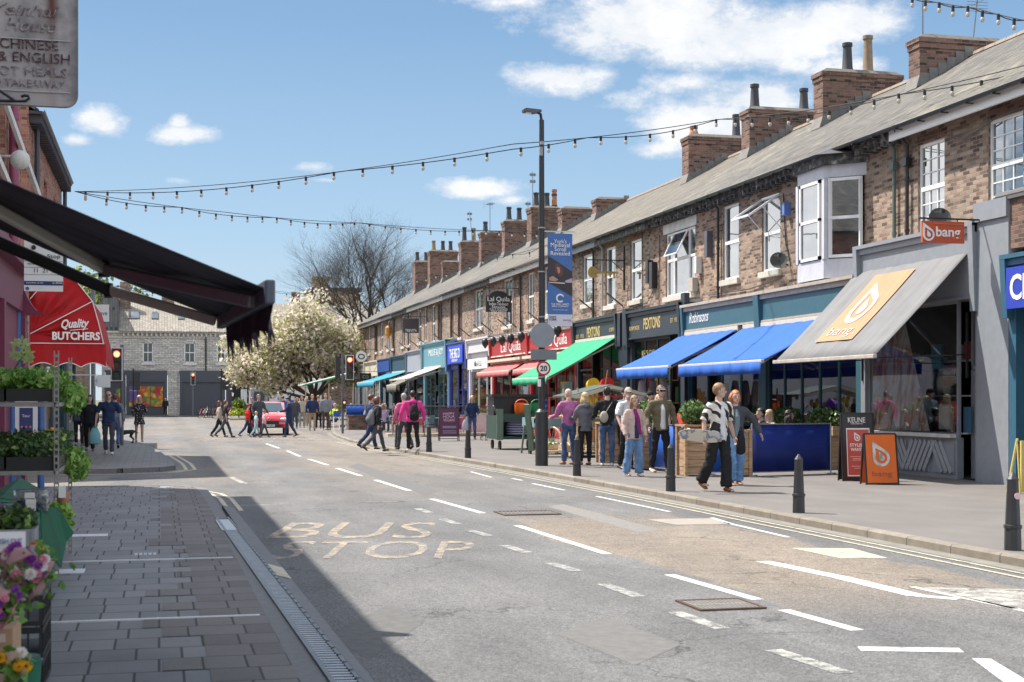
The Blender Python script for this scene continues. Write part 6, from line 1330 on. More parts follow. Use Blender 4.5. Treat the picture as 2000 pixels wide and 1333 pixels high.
text('Bishopthorpe Road', (fy(62,516,Yb).x+.06,Yb-.005,fy(62,516,Yb).z), CAMR, UP, .022, BLK, bf, width=.2); text('yourbus.co.uk', (fy(68,553,Yb).x,Yb-.006,fy(68,553,Yb).z), CAMR, UP, .022, WLET, bf, width=.18); text('to 84268', (fy(112,553,Yb).x,Yb-.006,fy(112,553,Yb).z), CAMR, UP, .022, WLET, bf, width=.1)
m = MB(); m.cyl((a.x+.035,Yb-.006,fy(0,563,Yb).z),(a.x+.035,Yb-.001,fy(0,563,Yb).z),.02); m.build('emblem', BLUEP, bf); m = MB(); m.cyl((fy(66,486,Yb).x,Yb-.02,fy(66,484,Yb).z),(fy(66,486,Yb).x,Yb+.02,fy(66,484,Yb).z),.025); m.build('bolt', BLK, bf)
m = MB(); q = fy(128,490,Yb+.3); m.bar((b.x,Yb+.01,b.z+.3),(-1.2,Yb+.2,b.z+.32),.03); m.build('arm', BLK, bf)
# timetable case between two blue posts
tt = thing('timetable_case', (-2.0,26.4,.1), 'timetable case between two blue posts behind the plant rack', 'timetable'); Yt = 26.2
for px in (24, 80): x = fy(px,0,Yt).x; m = MB(); m.tube([(x,Yt,.1),(x,Yt,2.0)],.058,10); m.build('post', BLUEP, tt, smooth=True, auto=40)
x0, x1 = fy(29,0,Yt).x, fy(74,0,Yt).x; m = MB(); m.box(x0,x1,Yt-.03,Yt+.03,.75,2.0); m.build('case', WHT, tt); m = MB(); m.box(x0+.08,x0+.30,Yt-.04,Yt-.031,.98,1.5); m.build('poster', C('poster_navy',(.04,.05,.16)), tt)
text('Tour', (x0+.19,Yt-.045,1.36), CAMR, UP, .05, WLET, tt); m = MB()
for i in range(3):
    for j in range(2): m.cyl((x0+.12+i*.07,Yt-.044,1.05+j*.12),(x0+.12+i*.07,Yt-.041,1.05+j*.12),.018)
m.build('poster_dots', plain('dots_orange',(.6,.25,.15)), tt)
# ---------------------------------------------------------------- strings of festoon lights
CABLE = plain('cable_black',(.012,.012,.014),.6); SOCK = plain('lamp_socket',(.02,.02,.02),.5); BULB = plain('bulb_clear',(.55,.50,.42),.15,var=.05)
bs_me = None
def festoon(lab, pts, n, sag, local_sag=.12, bulb_s=1.0, double=True):
    t = thing('festoon_string', pts[0], lab, 'string lights', 'festoon light strings over the street'); P = [Vector(p) for p in pts]; segs = len(P)-1; line = []; N = 80
    for i in range(N+1):
        u = i/N*segs; k = min(int(u), segs-1); f = u-k; q = P[k]*(1-f)+P[k+1]*f; q.z -= sag[k]*4*f*(1-f)*.5*2*.5; line.append(q)
    m = MB(); m.tube(line, .011, 5); m.build('wire', CABLE, t, smooth=True)
    # cable looping below the wire
    low = []
    for i in range(N*2+1):
        u = i/(N*2); j = u*N; k = min(int(j), N-1); q = line[k]*(1-(j-k))+line[k+1]*(j-k); q = q.copy(); q.z -= local_sag*abs(math.sin(u*math.pi*4.5))**1.0; low.append(q)
    m = MB(); m.tube(low, .012, 5); m.build('cable', CABLE, t)
    acc = [0]
    for a_, b_ in zip(low, low[1:]): acc.append(acc[-1]+(b_-a_).length)
    k = 0
    for b in range(n):
        want = (b+.5)/n*acc[-1]
        while acc[k+1] < want: k += 1
        f = (want-acc[k])/(acc[k+1]-acc[k]); q = low[k].lerp(low[k+1], f)
        m = MB(); m.tube([(q.x,q.y,q.z+.02),(q.x,q.y,q.z-.09)], .028*bulb_s, 7).mat(1).ell((q.x,q.y,q.z-.135), .038*bulb_s, .038*bulb_s, .05*bulb_s, 8, 6); m.build('bulb', [SOCK, BULB], t)
LA = (-2.4,43.9,fy(135,375,44).z); RA = (16.2,24.4,fx(2000,128,16.2).z)
festoon('upper string of bulbs from the left roof over to the right hand roofs', [LA, fx(1130,272,9.7) if False else (8.0,32.6,7.62), fx(1405,233,14.8), fx(2010,126,15.9)], 38, [.5,.15,.35], .12, 1.2)
q2 = fx(1060,452,17.5); festoon('lower string of bulbs from the left roof to the terrace chimneys', [LA, (2.2,50,8.05), (7.75,57.3,8.72), q2], 31, [.1,.12,.2], .1, 1.25)
festoon('short string of bulbs crossing the top right corner', [fx(1770,-8,14.6), fx(1905,16,15.0), fx(2030,45,15.4)], 9, [.05,.05], .04, 1.1)
festoon('distant low string of bulbs glimpsed under the charcoal awning', [(-3.0,58,6.2), (6.5,92,fx(530,552,6.5).z), (15.4,100,fx(770,560,15.4).z+.3)], 26, [.6,.8], .1, 1.2)
festoon('faint far string of bulbs near the terrace wall', [fx(790,545,15.0), fx(960,500,15.2), fx(1090,470,15.3)], 12, [.5,.3], .1, 1.1)
# ---------------------------------------------------------------- people
SKIN = plain('skin_fair', (.56,.36,.28), .55, var=.06); SKIN2 = plain('skin_tan', (.42,.25,.18), .55, var=.06)
def cloth(name, col, var=.14):
    if name in _mc: return _mc[name]
    n = NT(name); k = n.M('MULTIPLY_ADD', n.M('SUBTRACT', n.noise(5, 4), .5), var*2.2, 1); c = n.mix(1, col, n.comb(k,k,k), 'MULTIPLY'); n.set(c, .85, spec=.2)
    n.bump(n.noise(9, 3, .5, sc=(1,1,.45)), .55, .03); _mc[name] = n.mt; return n.mt
def zebra():
    n = NT('bold_print_cloth'); wv = n.nd('ShaderNodeTexWave'); wv.wave_type = 'BANDS'; wv.bands_direction = 'DIAGONAL'; wv.inputs['Scale'].default_value = 2.6; wv.inputs['Distortion'].default_value = 7; wv.inputs['Detail'].default_value = 1.5; wv.inputs['Detail Scale'].default_value = 1.2; n.L.new(n.pos(), wv.inputs['Vector']); n.set(n.ramp(n.M('MULTIPLY', wv.outputs['Fac'], n.M('ADD', .55, n.noise(5, 1))), [(.60,(.70,.66,.60)),(.63,(.02,.02,.02))]), .8); n.bump(n.noise(9,3),.4,.03); return n.mt
def dots():
    n = NT('dotted_cloth'); v = n.nd('ShaderNodeTexVoronoi'); v.inputs['Scale'].default_value = 16; n.L.new(n.pos(), v.inputs['Vector']); n.set(n.ramp(v.outputs['Distance'], [(.22,(.6,.55,.5)),(.26,(.02,.02,.025))]), .85); return n.mt
def denim(name, col):
    if name in _mc: return _mc[name]
    n = NT(name); n.set(n.ramp(n.noise(7, 4, .6, sc=(1,1,.5)), [(.3, tuple(x*.7 for x in col)), (.5, col), (.72, tuple(min(1, x*1.5+.03) for x in col))]), .9); n.bump(n.noise(11, 3), .5, .025); _mc[name] = n.mt; return n.mt
def tubeL(m, pts, rad, n=10, side=(1,0,0), c0=.85, c1=.85):
    # closed tube with rounded ends
    P = [Vector(p) for p in pts]; Rr = [r if isinstance(r, (tuple, list)) else (r, r) for r in rad]
    d0 = (P[0]-P[1]).normalized(); d1 = (P[-1]-P[-2]).normalized(); k0, k1 = min(Rr[0])*c0, min(Rr[-1])*c1
    P = [P[0]+d0*k0, P[0]+d0*k0*.6] + P + [P[-1]+d1*k1*.6, P[-1]+d1*k1]
    Rr = [tuple(x*.25 for x in Rr[0]), tuple(x*(.78 if c0 > .5 else .93) for x in Rr[0])] + Rr + [tuple(x*(.78 if c1 > .5 else .93) for x in Rr[-1]), tuple(x*.25 for x in Rr[-1])]
    m.tube(P, Rr, n, side=side)
def finish(m, name, mt, par, vox, sm=4, disp=0):
    o = m.build(name, mt, None, local=True, smooth=True)
    r = o.modifiers.new('r', 'REMESH'); r.mode = 'VOXEL'; r.voxel_size = vox; r.use_smooth_shade = True
    s = o.modifiers.new('s', 'SMOOTH'); s.factor = .5; s.iterations = sm
    bake_mods(o); o.data.materials.clear()
    for q in (mt if isinstance(mt, (list, tuple)) else [mt]): o.data.materials.append(q)
    if disp:
        sd = rnd.random()*50
        vs = [(v.co.copy(), v.normal.copy()) for v in o.data.vertices]; out = []
        for c, nn in vs: out += list(c + nn*(mnoise.noise(c*9+Vector((sd,0,0)))*disp + mnoise.noise(Vector((c.x*16,c.y*16,c.z*30+sd)))*disp*.5))
        o.data.vertices.foreach_set('co', out); o.data.update()
    for p in o.data.polygons: p.use_smooth = True
    o.parent = par; return o
def person(loc, face, h, lab, top=None, topc='jumper', legs=None, legc='trousers', hair=None, hairc='short', shoe=None, pose=None, vox=.012, skin=None, inner=None, sit=None, hat=None, glasses=False, lean=0, turn=0, female=False, sleeve='long', openj=False, hood=False, bulk=1.0, group=None, nod=0, scale_h=1, wide=1.0, hem=None, beard=None, parts=()):
    P = dict(lt=(8,10), rt=(-12,15), la=(5,8,12), ra=(-5,8,12)); P.update(pose or {}); skin = skin or SKIN
    t = thing('person', loc, lab, 'person', group); t.rotation_euler[2] = R(face)
    J = {}; hip_h = .0
    L1, L2, LA_ = .245*h, .240*h, .042*h
    def leg(side, th, kb):
        hp = Vector((side*.052*h*wide, 0, 0)); a = R(th); kn = hp + Vector((side*.006*h, math.sin(a)*L1, -math.cos(a)*L1)); b = a-R(kb); an = kn + Vector((0, math.sin(b)*L2, -math.cos(b)*L2)); return hp, kn, an, b
    lg = {-1: leg(-1, *P['lt']), 1: leg(1, *P['rt'])}
    low = min(v[2].z for v in lg.values())
    hz = (sit if sit is not None else (LA_ - low)); off = Vector((0,0,hz))
    ln = R(lean); up_ = Vector((0, math.sin(ln), math.cos(ln)))
    def T(f): return off + up_*(f*h)
    neck = T(.295); headc = T(.405) + Vector((0,.012*h+math.sin(R(nod))*.03*h,0)); chest = T(.20)
    shw = (.104 if female else .120)*h*bulk
    def arm(side, s, ab, el, inn=10):
        sh = T(.277) + Vector((side*shw,0,0)); a, b, e = R(s), R(ab), R(s+el); L3, L4 = .165*h, .145*h
        eb = sh + Vector((side*math.sin(b), math.cos(b)*math.sin(a), -math.cos(b)*math.cos(a)))*L3; i = R(ab-inn if el > 30 else ab*.5)
        wr = eb + Vector((side*math.sin(i), math.cos(i)*math.sin(e), -math.cos(i)*math.cos(e)))*L4; return sh, eb, wr
    am = {-1: arm(-1, *P['la']), 1: arm(1, *P['ra'])}
    s = h
    # body: one continuous skin
    m = MB(); tubeL(m, [off+Vector((0,0,-.01*s)), T(.06), T(.12), T(.20), T(.265)], [(.078*s,.055*s),(.075*s,.05*s),(.068*s,.046*s),(.085*s,.054*s),(.075*s,.042*s)], 14)
    tubeL(m, [T(.25), neck, T(.345)], [.05*s,.036*s,.033*s], 10)
    rt = Matrix.Rotation(R(turn), 3, 'Z')
    m.ell(headc+Vector((0,0,.012*s)), .044*s, .054*s, .056*s, 16, 12, rt); m.ell(headc+rt@Vector((0,.014*s,-.030*s)), .034*s, .038*s, .036*s, 12, 8, rt)
    m.ell(headc+rt@Vector((0,.056*s,-.008*s)), .009*s, .012*s, .014*s, 8, 6, rt)
    for sd in (-1,1): m.ell(headc+rt@Vector((sd*.045*s,-.002*s,-.004*s)), .008*s, .013*s, .018*s, 8, 6, rt)
    for sd in (-1,1):
        hp, kn, an, b = [v+off if isinstance(v, Vector) else v for v in lg[sd]]
        tubeL(m, [hp, hp.lerp(kn,.5), kn, kn.lerp(an,.35)+Vector((0,-.008*s,0)), an], [x*s*(.84 if legs is not None and legc in ('trousers','wide','slim') else 1) for x in (.048,.042,.03,.031,.020)], 10)
        tubeL(m, [an+Vector((0,-.01*s,-.02*s)), an+Vector((0,.05*s,-.026*s)), an+Vector((0,.09*s,-.030*s))], [.018*s,(.024*s,.014*s),(.024*s,.010*s)], 8)
        sh, eb, wr = am[sd]; tubeL(m, [sh-Vector((sd*.02*s,0,.005*s)), sh.lerp(eb,.5), eb, eb.lerp(wr,.4), wr], [.030*s,.026*s,.021*s,.021*s,.014*s], 8)
        hd = (wr-eb).normalized(); sdv = Vector((0,1,0)) if abs(hd.y) < .75 else Vector((0,0,1)); fw = (sdv - hd*sdv.dot(hd)).normalized(); pn = hd.cross(fw)*(sd)
        pm = wr + hd*.028*s; tubeL(m, [wr, pm, pm+hd*.022*s], [(.013*s,.010*s),(.021*s,.009*s),(.021*s,.008*s)], 8, side=fw)
        if vox < .02:
            for q, fl in enumerate((.030,.036,.034,.026)):
                f0 = pm + hd*.022*s + fw*(.0145-.0098*q)*s; cur = -pn*(.35+.1*q); f1 = f0+(hd+cur*.35).normalized()*fl*.5*s; f2 = f1+(hd+cur*1.3).normalized()*fl*.5*s; tubeL(m, [f0-hd*.006*s, f1, f2], [.0048*s,.0045*s,.0036*s], 6)
            th0 = wr+hd*.016*s+fw*.016*s; tubeL(m, [th0, th0+(hd*.6+fw*.8).normalized()*.022*s, th0+(hd*.6+fw*.8).normalized()*.022*s+(hd-pn*.3).normalized()*.016*s], [.0065*s,.006*s,.0045*s], 6)
    finish(m, 'body', skin, t, vox*.62 if vox < .02 else vox, 2)
    # face
    m = MB()
    if vox < .03:
        if glasses:
            for sd in (-1,1): m.ell(headc+rt@Vector((sd*.018*s,.054*s,.008*s)), .0135*s, .006*s, .010*s, 10, 6, rt)
            m.bar(headc+rt@Vector((-.045*s,.03*s,.012*s)), headc+rt@Vector((-.02*s,.056*s,.012*s)), .004*s).bar(headc+rt@Vector((.045*s,.03*s,.012*s)), headc+rt@Vector((.02*s,.056*s,.012*s)), .004*s).bar(headc+rt@Vector((-.01*s,.058*s,.01*s)), headc+rt@Vector((.01*s,.058*s,.01*s)), .003*s)
            m.build('sunglasses', plain('sunglasses_dark',(.02,.012,.01),.15), t, local=True, smooth=True)
        else:
            for sd in (-1,1): m.ell(headc+rt@Vector((sd*.017*s,.0485*s,.004*s)), .0062*s, .005*s, .0038*s, 8, 6, rt)
            m.build('eyes', plain('eye_dark',(.03,.02,.015),.3), t, local=True, smooth=True)
        m = MB(); m.ell(headc+rt@Vector((0,.0505*s,-.032*s)), .013*s, .005*s, .003*s, 8, 6, rt); m.build('mouth', plain('lip_tone',(.30,.10,.09),.5), t, local=True, smooth=True)
        m = MB()
        for sd in (-1,1): m.bar(headc+rt@Vector((sd*.010*s,.0515*s,.015*s)), headc+rt@Vector((sd*.026*s,.046*s,.016*s)), .005*s)
        if hair is not None: m.build('eyebrows', hair, t, local=True)
    # hair
    if hair is not None and hairc != 'bald':
        m = MB(); back = rt@Vector((0,-.008*s,.020*s)); m.ell(headc+back, .0515*s, .0605*s, .0610*s, 14, 10, rt)
        cut = MB()
        if hairc in ('long', 'mid', 'bob'):
            L_ = {'long':.155, 'mid':.11, 'bob':.075}[hairc]
            for sd in (-1,1): tubeL(m, [headc+rt@Vector((sd*.036*s,.004*s,.028*s)), headc+rt@Vector((sd*.050*s,-.004*s,-.02*s)), headc+rt@Vector((sd*.050*s,.002*s,-.06*s)), headc+rt@Vector((sd*.046*s,.008*s,-L_*s))], [(.016*s,.03*s),(.015*s,.032*s),(.018*s,.032*s),(.012*s,.022*s)], 8, side=rt@Vector((1,0,0)))
            tubeL(m, [headc+rt@Vector((0,-.03*s,.02*s)), headc+rt@Vector((0,-.045*s,-.04*s)), headc+rt@Vector((0,-.045*s,-L_*s))], [(.045*s,.025*s),(.052*s,.02*s),(.040*s,.014*s)], 10, side=rt@Vector((1,0,0)))
        if hairc == 'bun': m.ell(headc+rt@Vector((0,-.05*s,.05*s)), .022*s, .022*s, .022*s, 8, 6)
        if hairc == 'curly': m.ell(headc+rt@Vector((0,-.022*s,-.004*s)), .070*s, .060*s, .076*s, 12, 8)
        # keep the face clear: push hair back where it would cover it
        o = finish(m, 'hair', hair, t, vox if vox > .02 else .009, 2, .006*(1.6 if hairc in ('curly','mid','long') else 1))
        inv = rt.inverted()
        for v in o.data.vertices:
            q = inv@(v.co-headc); lim = .014*s
            if q.y > lim and q.z < .034*s: q.y = lim - .012*s; q.x *= .93 if hairc == 'short' else 1; v.co = headc + rt@q
    if beard is not None: m = MB(); m.ell(headc+rt@Vector((0,.03*s,-.045*s)), .032*s, .032*s, .026*s, 10, 8, rt); m.build('beard', beard, t, local=True, smooth=True)
    if hat:
        m = MB(); hm, hk = hat; c = headc+rt@Vector((0,-.004*s,.026*s))
        if hk == 'cap':
            m.ell(c, .051*s, .060*s, .046*s, 14, 10, rt); tubeL(m, [c+rt@Vector((0,.03*s,.006*s)), c+rt@Vector((0,.085*s,-.004*s))], [(.040*s,.007*s),(.030*s,.005*s)], 8, side=rt@Vector((1,0,0)))
        else: m.ell(c, .051*s, .060*s, .054*s, 14, 10, rt)
        m.build('hat', hm, t, local=True, smooth=True)
    vx = vox
    # lower garment
    if legs is not None:
        m = MB(); e = .008*s
        tubeL(m, [off+Vector((0,0,-.02*s)), off+Vector((0,0,.03*s)), T(.07)], [((.088*s+e)*wide,.062*s+e),(.083*s+e,.058*s+e),(.076*s+e,.052*s+e)], 14)
        for sd in (-1,1):
            hp, kn, an, b = [v+off if isinstance(v, Vector) else v for v in lg[sd]]
            if legc == 'skirt': continue
            w = {'trousers':(.056,.047,.038,.036,.032), 'wide':(.060,.056,.052,.053,.056), 'slim':(.054,.047,.036,.036,.027), 'shorts':(.058,.052,.05,0,0)}[legc]
            if legc == 'shorts': tubeL(m, [hp, hp.lerp(kn,.5), hp.lerp(kn,.85)], [w[0]*s,w[1]*s,w[2]*s], 10, c1=.2)
            else: tubeL(m, [hp, hp.lerp(kn,.5), kn, kn.lerp(an,.5)+Vector((0,-.004*s,0)), an+Vector((0,0,.012*s))], [x*s for x in w], 10, c1=.2)
        if legc == 'skirt': tubeL(m, [off+Vector((0,0,.05*s)), off+Vector((0,0,-.05*s)), off+Vector((0,0,-.14*s))], [(.08*s,.06*s),(.098*s,.08*s),(.115*s,.10*s)], 14, c1=.1)
        finish(m, 'skirt' if legc == 'skirt' else 'trousers' if legc != 'shorts' else 'shorts', legs, t, vx, 3, .009*s)
    # upper garment
    if top is not None:
        m = MB(); b = bulk; hemz = hem if hem is not None else {'jumper':-.01,'jacket':-.03,'coat':-.09,'shirt':-.03,'tee':-.02,'dress':-.14}[topc]; e = {'jumper':.010,'jacket':.016,'coat':.018,'shirt':.013,'tee':.008,'dress':.010}[topc]*s
        pts = [off+up_*(hemz*s), T(.03), T(.11), T(.20), T(.262)]; fl = {'dress':.118,'coat':.098,'jacket':.092}.get(topc,.086)
        tubeL(m, pts, [(fl*s*b+e*.5,.062*s*b+e*.8),(.080*s*b+e,.056*s*b+e),(.076*s*b+e,.052*s*b+e),(.094*s*b+e,.058*s*b+e),(.080*s*b+e*.6,.044*s*b+e*.6)], 16, c0=.12)
        tubeL(m, [T(.266)-Vector((shw*.9,0,0)), T(.282), T(.266)+Vector((shw*.9,0,0))], [.034*s+e*.4,(.044*s,.046*s),.034*s+e*.4], 10, side=(0,1,0))
        for sd in (-1,1):
            sh, eb, wr = am[sd]; sh2 = sh-Vector((sd*.02*s,0,.003*s))
            if sleeve == 'long': tubeL(m, [sh2, sh.lerp(eb,.5), eb, eb.lerp(wr,.5), eb.lerp(wr,.95)], [.034*s+e*.5,.032*s+e*.5,.028*s+e*.5,.026*s+e*.4,.022*s+e*.4], 10, c1=.3)
            elif sleeve == 'short': tubeL(m, [sh2, sh.lerp(eb,.45), sh.lerp(eb,.85)], [.036*s+e*.5,.036*s+e*.5,.038*s+e*.5], 10, c1=.2)
        if hood: m.ell(T(.30)+Vector((0,-.045*s,0)), .06*s, .045*s, .04*s, 12, 8)
        if topc in ('coat','jacket','shirt') : tubeL(m, [T(.285)-Vector((.035*s,0,0)), T(.30)-Vector((0,.03*s,0)), T(.285)+Vector((.035*s,0,0))], [.014*s]*3, 8)
        finish(m, {'tee':'t_shirt'}.get(topc, topc), top, t, vx, 3, .009*s)
        if openj and inner is not None:    # shirt showing in the jacket's opening
            m = MB(); e2 = e+.006*s; tubeL(m, [off+up_*((hemz+.01)*s)+Vector((0,.022*s,0)), T(.1)+Vector((0,.018*s,0)), T(.2)+Vector((0,.022*s,0)), T(.27)+Vector((0,.012*s,0))], [(.050*s,.052*s*b+e2*.8),(.046*s,.047*s*b+e2*.8),(.040*s,.049*s*b+e2*.8),(.026*s,.040*s)], 12, c0=.15); finish(m, 'shirt_front', inner, t, vx, 2)
    # shoes
    if shoe is not None:
        for sd in (-1,1):
            hp, kn, an, b = [v+off if isinstance(v, Vector) else v for v in lg[sd]]; m = MB(); tt = max(-.6, min(.6, b*.7)) if abs(b) > .2 else 0
            rx = Matrix.Rotation(tt, 3, 'X'); f = lambda y, z: an + rx@Vector((0,y*s,z*s))
            tubeL(m, [f(-.022,-.020), f(.0,-.016), f(.04,-.022), f(.085,-.028)], [(.023*s,.020*s),(.026*s,.023*s),(.029*s,.017*s),(.025*s,.012*s)], 10); finish(m, 'shoe', shoe, t, max(vx,.01), 1)
    return t, dict(off=off, T=T, am=am, head=headc, lg=lg, s=s)
def at_local(t, v):          # a figure's local point in the world
    a = t.rotation_euler[2]; return t.location + Vector((v.x*math.cos(a)-v.y*math.sin(a), v.x*math.sin(a)+v.y*math.cos(a), v.z))
JB = denim('jeans_blue', (.13,.25,.44)); JD = denim('jeans_dark', (.055,.10,.21)); BT = cloth('black_cloth', (.022,.022,.025)); OL = cloth('olive_cloth', (.15,.13,.085)); WT = cloth('white_cloth', (.66,.66,.67), .06); PKC = cloth('pale_pink_coat', (.56,.42,.37)); DKG = cloth('charcoal_cloth', (.07,.077,.09)); GRC = cloth('grey_cloth', (.15,.15,.17)); PJ = cloth('mauve_jumper', (.44,.15,.33)); HP = cloth('hot_pink_cloth', (.75,.06,.30)); NV = cloth('navy_cloth', (.028,.045,.105)); TAN = cloth('tan_cloth', (.36,.28,.18)); SLT = cloth('slate_cloth', (.16,.21,.24)); BEI = cloth('beige_cloth', (.48,.42,.34)); REDC = cloth('red_cloth', (.60,.03,.02)); LBL = cloth('light_blue_cloth', (.35,.55,.60)); PINKC = cloth('soft_pink_cloth', (.70,.40,.45)); ORC = cloth('rust_cloth', (.48,.17,.04)); HIV = plain('hi_vis_yellow', (.55,.75,.04), .6); LILAC = cloth('lilac_cloth', (.45,.35,.50))
HB = plain('hair_brown', (.13,.065,.035), .6, var=.4, scale=30); HGn = plain('hair_ginger', (.42,.13,.03), .5, var=.4, scale=30); HBl = plain('hair_blonde', (.52,.38,.20), .5, var=.35, scale=30); HD_ = plain('hair_dark', (.02,.016,.013), .5, var=.3, scale=30); HGy = plain('hair_grey', (.34,.32,.30), .6, var=.3, scale=30); HGr = plain('hair_light_brown', (.27,.15,.08), .55, var=.35, scale=30)
SW = plain('shoe_white', (.62,.62,.60), .6); SB = plain('shoe_black', (.02,.02,.022), .5); SBr = plain('shoe_brown', (.28,.11,.05), .6)
GR = 'people on the pavement'
def pp(px, py): p = gp(px, py); return (p.x, p.y, .1)
# the couple nearest the camera
sk, K = person(pp(1404,961), 196, 1.81, 'man in a black and white print shirt carrying a skateboard under his arm', zebra(), 'shirt', BT, 'wide', HGr, 'short', SBr, dict(lt=(8,6), rt=(-12,22), ra=(-8,12,18), la=(-14,14,30)), .012, sleeve='short', openj=True, inner=WT, group=GR, turn=50, hem=-.05)
h_ = at_local(sk, K['am'][1][2])
rh, K2 = person(pp(1436,948), 178, 1.70, 'red haired woman in a dark jacket and jeans swinging her arm out', DKG, 'jacket', JB, 'wide', HGn, 'curly', SBr, dict(lt=(-4,6), rt=(8,6), la=(5,42,8), ra=(0,14,20)), .012, female=True, group=GR, openj=True, inner=SLT)
person(pp(1290,924), 186, 1.84, 'man in an olive jacket, cap and sunglasses with hand in pocket', OL, 'jacket', BT, 'slim', HB, 'short', SW, dict(lt=(10,4), rt=(-8,10), la=(-4,16,34), ra=(-4,16,40)), .012, hat=(plain('cap_grey',(.22,.20,.17),.8),'cap'), glasses=True, openj=True, inner=WT, group=GR, bulk=1.05)
sc, K3 = person(pp(1238,931), 192, 1.62, 'woman in a pale coat and purple scarf walking towards the camera', PKC, 'coat', JB, 'wide', HGr, 'long', SW, dict(lt=(6,4), rt=(-6,8), la=(0,10,14), ra=(-4,10,30)), .012, female=True, group=GR, openj=True, inner=NV, hem=-.06)
m = MB(); T = K3['T']; s_ = K3['s']; tubeL(m, [T(.30)+Vector((-.04*s_,.0,0)), T(.295)+Vector((0,.05*s_,-.01)), T(.30)+Vector((.04*s_,0,0)), T(.31)+Vector((0,-.035*s_,0)), T(.30)+Vector((-.04*s_,0,0))], [.020*s_]*5, 8)
tubeL(m, [T(.30)+Vector((.015*s_,.05*s_,0)), T(.2)+Vector((-.01*s_,.078*s_,0)), T(.08)+Vector((-.03*s_,.080*s_,0)), T(.0)+Vector((-.045*s_,.078*s_,0))], [(.026*s_,.014*s_),(.032*s_,.014*s_),(.03*s_,.012*s_),(.026*s_,.010*s_)], 8)
finish(m, 'scarf', cloth('purple_scarf', (.28,.03,.17), .4), sc, .011, 1, .008)
person(pp(1226,917), 205, 1.80, 'bearded man in a white t shirt and flat cap behind the scarf woman', WT, 'tee', BT, 'trousers', HGy, 'short', SB, dict(lt=(6,4), rt=(-6,8), la=(0,14,20), ra=(4,16,30)), .013, hat=(plain('cap_tan',(.38,.33,.25),.8),'cap'), beard=HGy, sleeve='short', group=GR, bulk=1.1, turn=-30)
person((fy(1222,0,33.0).x,33.0,.1), 160, 1.82, 'person in a grey hooded top behind the man with the flat cap', SLT, 'jacket', BT, 'trousers', HD_, 'short', SB, dict(la=(10,10,40)), .014, hat=(BT,'beanie'), group=GR)
bk, K4 = person(pp(1186,911), -12, 1.82, 'man in a black jumper with a small bag across his back', BT, 'jumper', JD, 'trousers', HD_, 'short', SW, dict(lt=(4,2), rt=(-2,2), la=(20,10,60), ra=(20,10,60)), .013, group=GR, bulk=1.05)
person(pp(1143,909), 8, 1.70, 'blonde woman in a grey hooded coat seen from behind', GRC, 'coat', BT, 'slim', HBl, 'mid', SBr, dict(lt=(2,2), rt=(0,2), la=(20,12,70), ra=(20,12,70)), .013, female=True, hood=True, group=GR, hem=-.05)
person(pp(1111,908), 15, 1.80, 'bald man in a mauve jumper and jeans standing at the stall', PJ, 'jumper', JB if False else JD, 'trousers', None, 'bald', SBr, dict(lt=(4,2), rt=(-2,2), la=(18,10,60), ra=(18,10,60)), .013, group=GR, turn=20, bulk=1.08)
person((11.3,31.6,.1), -20, 1.66, 'blonde haired person at the stall between the two men', cloth('sand_cloth',(.5,.42,.3)), 'jacket', JD, 'trousers', HBl, 'mid', SW, {}, .016, female=True, group=GR)
person((12.1,34.5,.1), 185, 1.75, 'stallholder in a black beanie behind the produce stall', BT, 'jacket', BT, 'trousers', HD_, 'short', SB, dict(la=(20,10,50)), .016, hat=(BT,'beanie'), group=GR)
# crossing the kerb
cr, K5 = person(pp(736,883), -72, 1.68, 'dark haired person striding off the kerb with a grey backpack', BT, 'jacket', DKG, 'trousers', HB, 'curly', SB, dict(lt=(28,14), rt=(-24,22), la=(15,8,20), ra=(-18,8,20)), .016, female=True, group=GR)
person(pp(724,879), -72, 1.72, 'person half hidden behind the one with the grey backpack', NV, 'jacket', NV, 'trousers', HB, 'short', SB, dict(lt=(22,14), rt=(-22,22)), .02, group=GR)
pk, K6 = person(pp(806,882), 4, 1.80, 'person in a hot pink hooded top with a black backpack', HP, 'jacket', BT, 'trousers', HD_, 'short', SW, dict(lt=(10,4), rt=(-10,16), la=(0,18,16), ra=(0,18,16)), .015, hood=True, group=GR, bulk=1.12)
person(pp(789,879), 20, 1.74, 'older companion in a pink top beside the hot pink hood', cloth('faded_pink_cloth',(.62,.16,.32)), 'jacket', DKG, 'trousers', HGy, 'short', SB, dict(lt=(16,8), rt=(-14,20), la=(10,10,20)), .017, group=GR)
bd, K7 = person(pp(922,859), 178, 1.68, 'blonde woman in navy walking a small grey dog', NV, 'jacket', JD, 'slim', HBl, 'mid', SB, dict(lt=(4,2), rt=(-4,6), la=(6,10,60), ra=(6,10,30)), .017, female=True, group=GR)
# left pavement
pm_, K8 = person(pp(212,888), 176, 1.78, 'bald man in a navy polo shirt and sunglasses carrying a blue bag', NV, 'tee', DKG, 'trousers', None, 'bald', SW, dict(lt=(10,4), rt=(-10,16), la=(-4,12,14), ra=(6,12,14)), .015, glasses=True, sleeve='short', group=GR, bulk=1.15, skin=SKIN)
person(pp(272,864), 185, 1.68, 'blonde woman in a short dark spotted dress walking near the corner', dots(), 'dress', None, 'skirt', HBl, 'mid', SBr, dict(lt=(6,2), rt=(-8,14), la=(10,12,90), ra=(10,12,90)), .017, female=True, group=GR, skin=SKIN2)
person((-2.0,44.2,.1), 180, 1.68, 'dark haired woman in black behind the man in the navy polo', BT, 'jacket', BT, 'trousers', HD_, 'mid', SB, {}, .02, female=True, group=GR)
person((-1.35,47,.1), 0, 1.72, 'person in a pale top walking away behind the man in the navy polo', SLT, 'jumper', JD, 'trousers', HB, 'short', SB, dict(lt=(14,4), rt=(-14,14)), .02, group=GR)
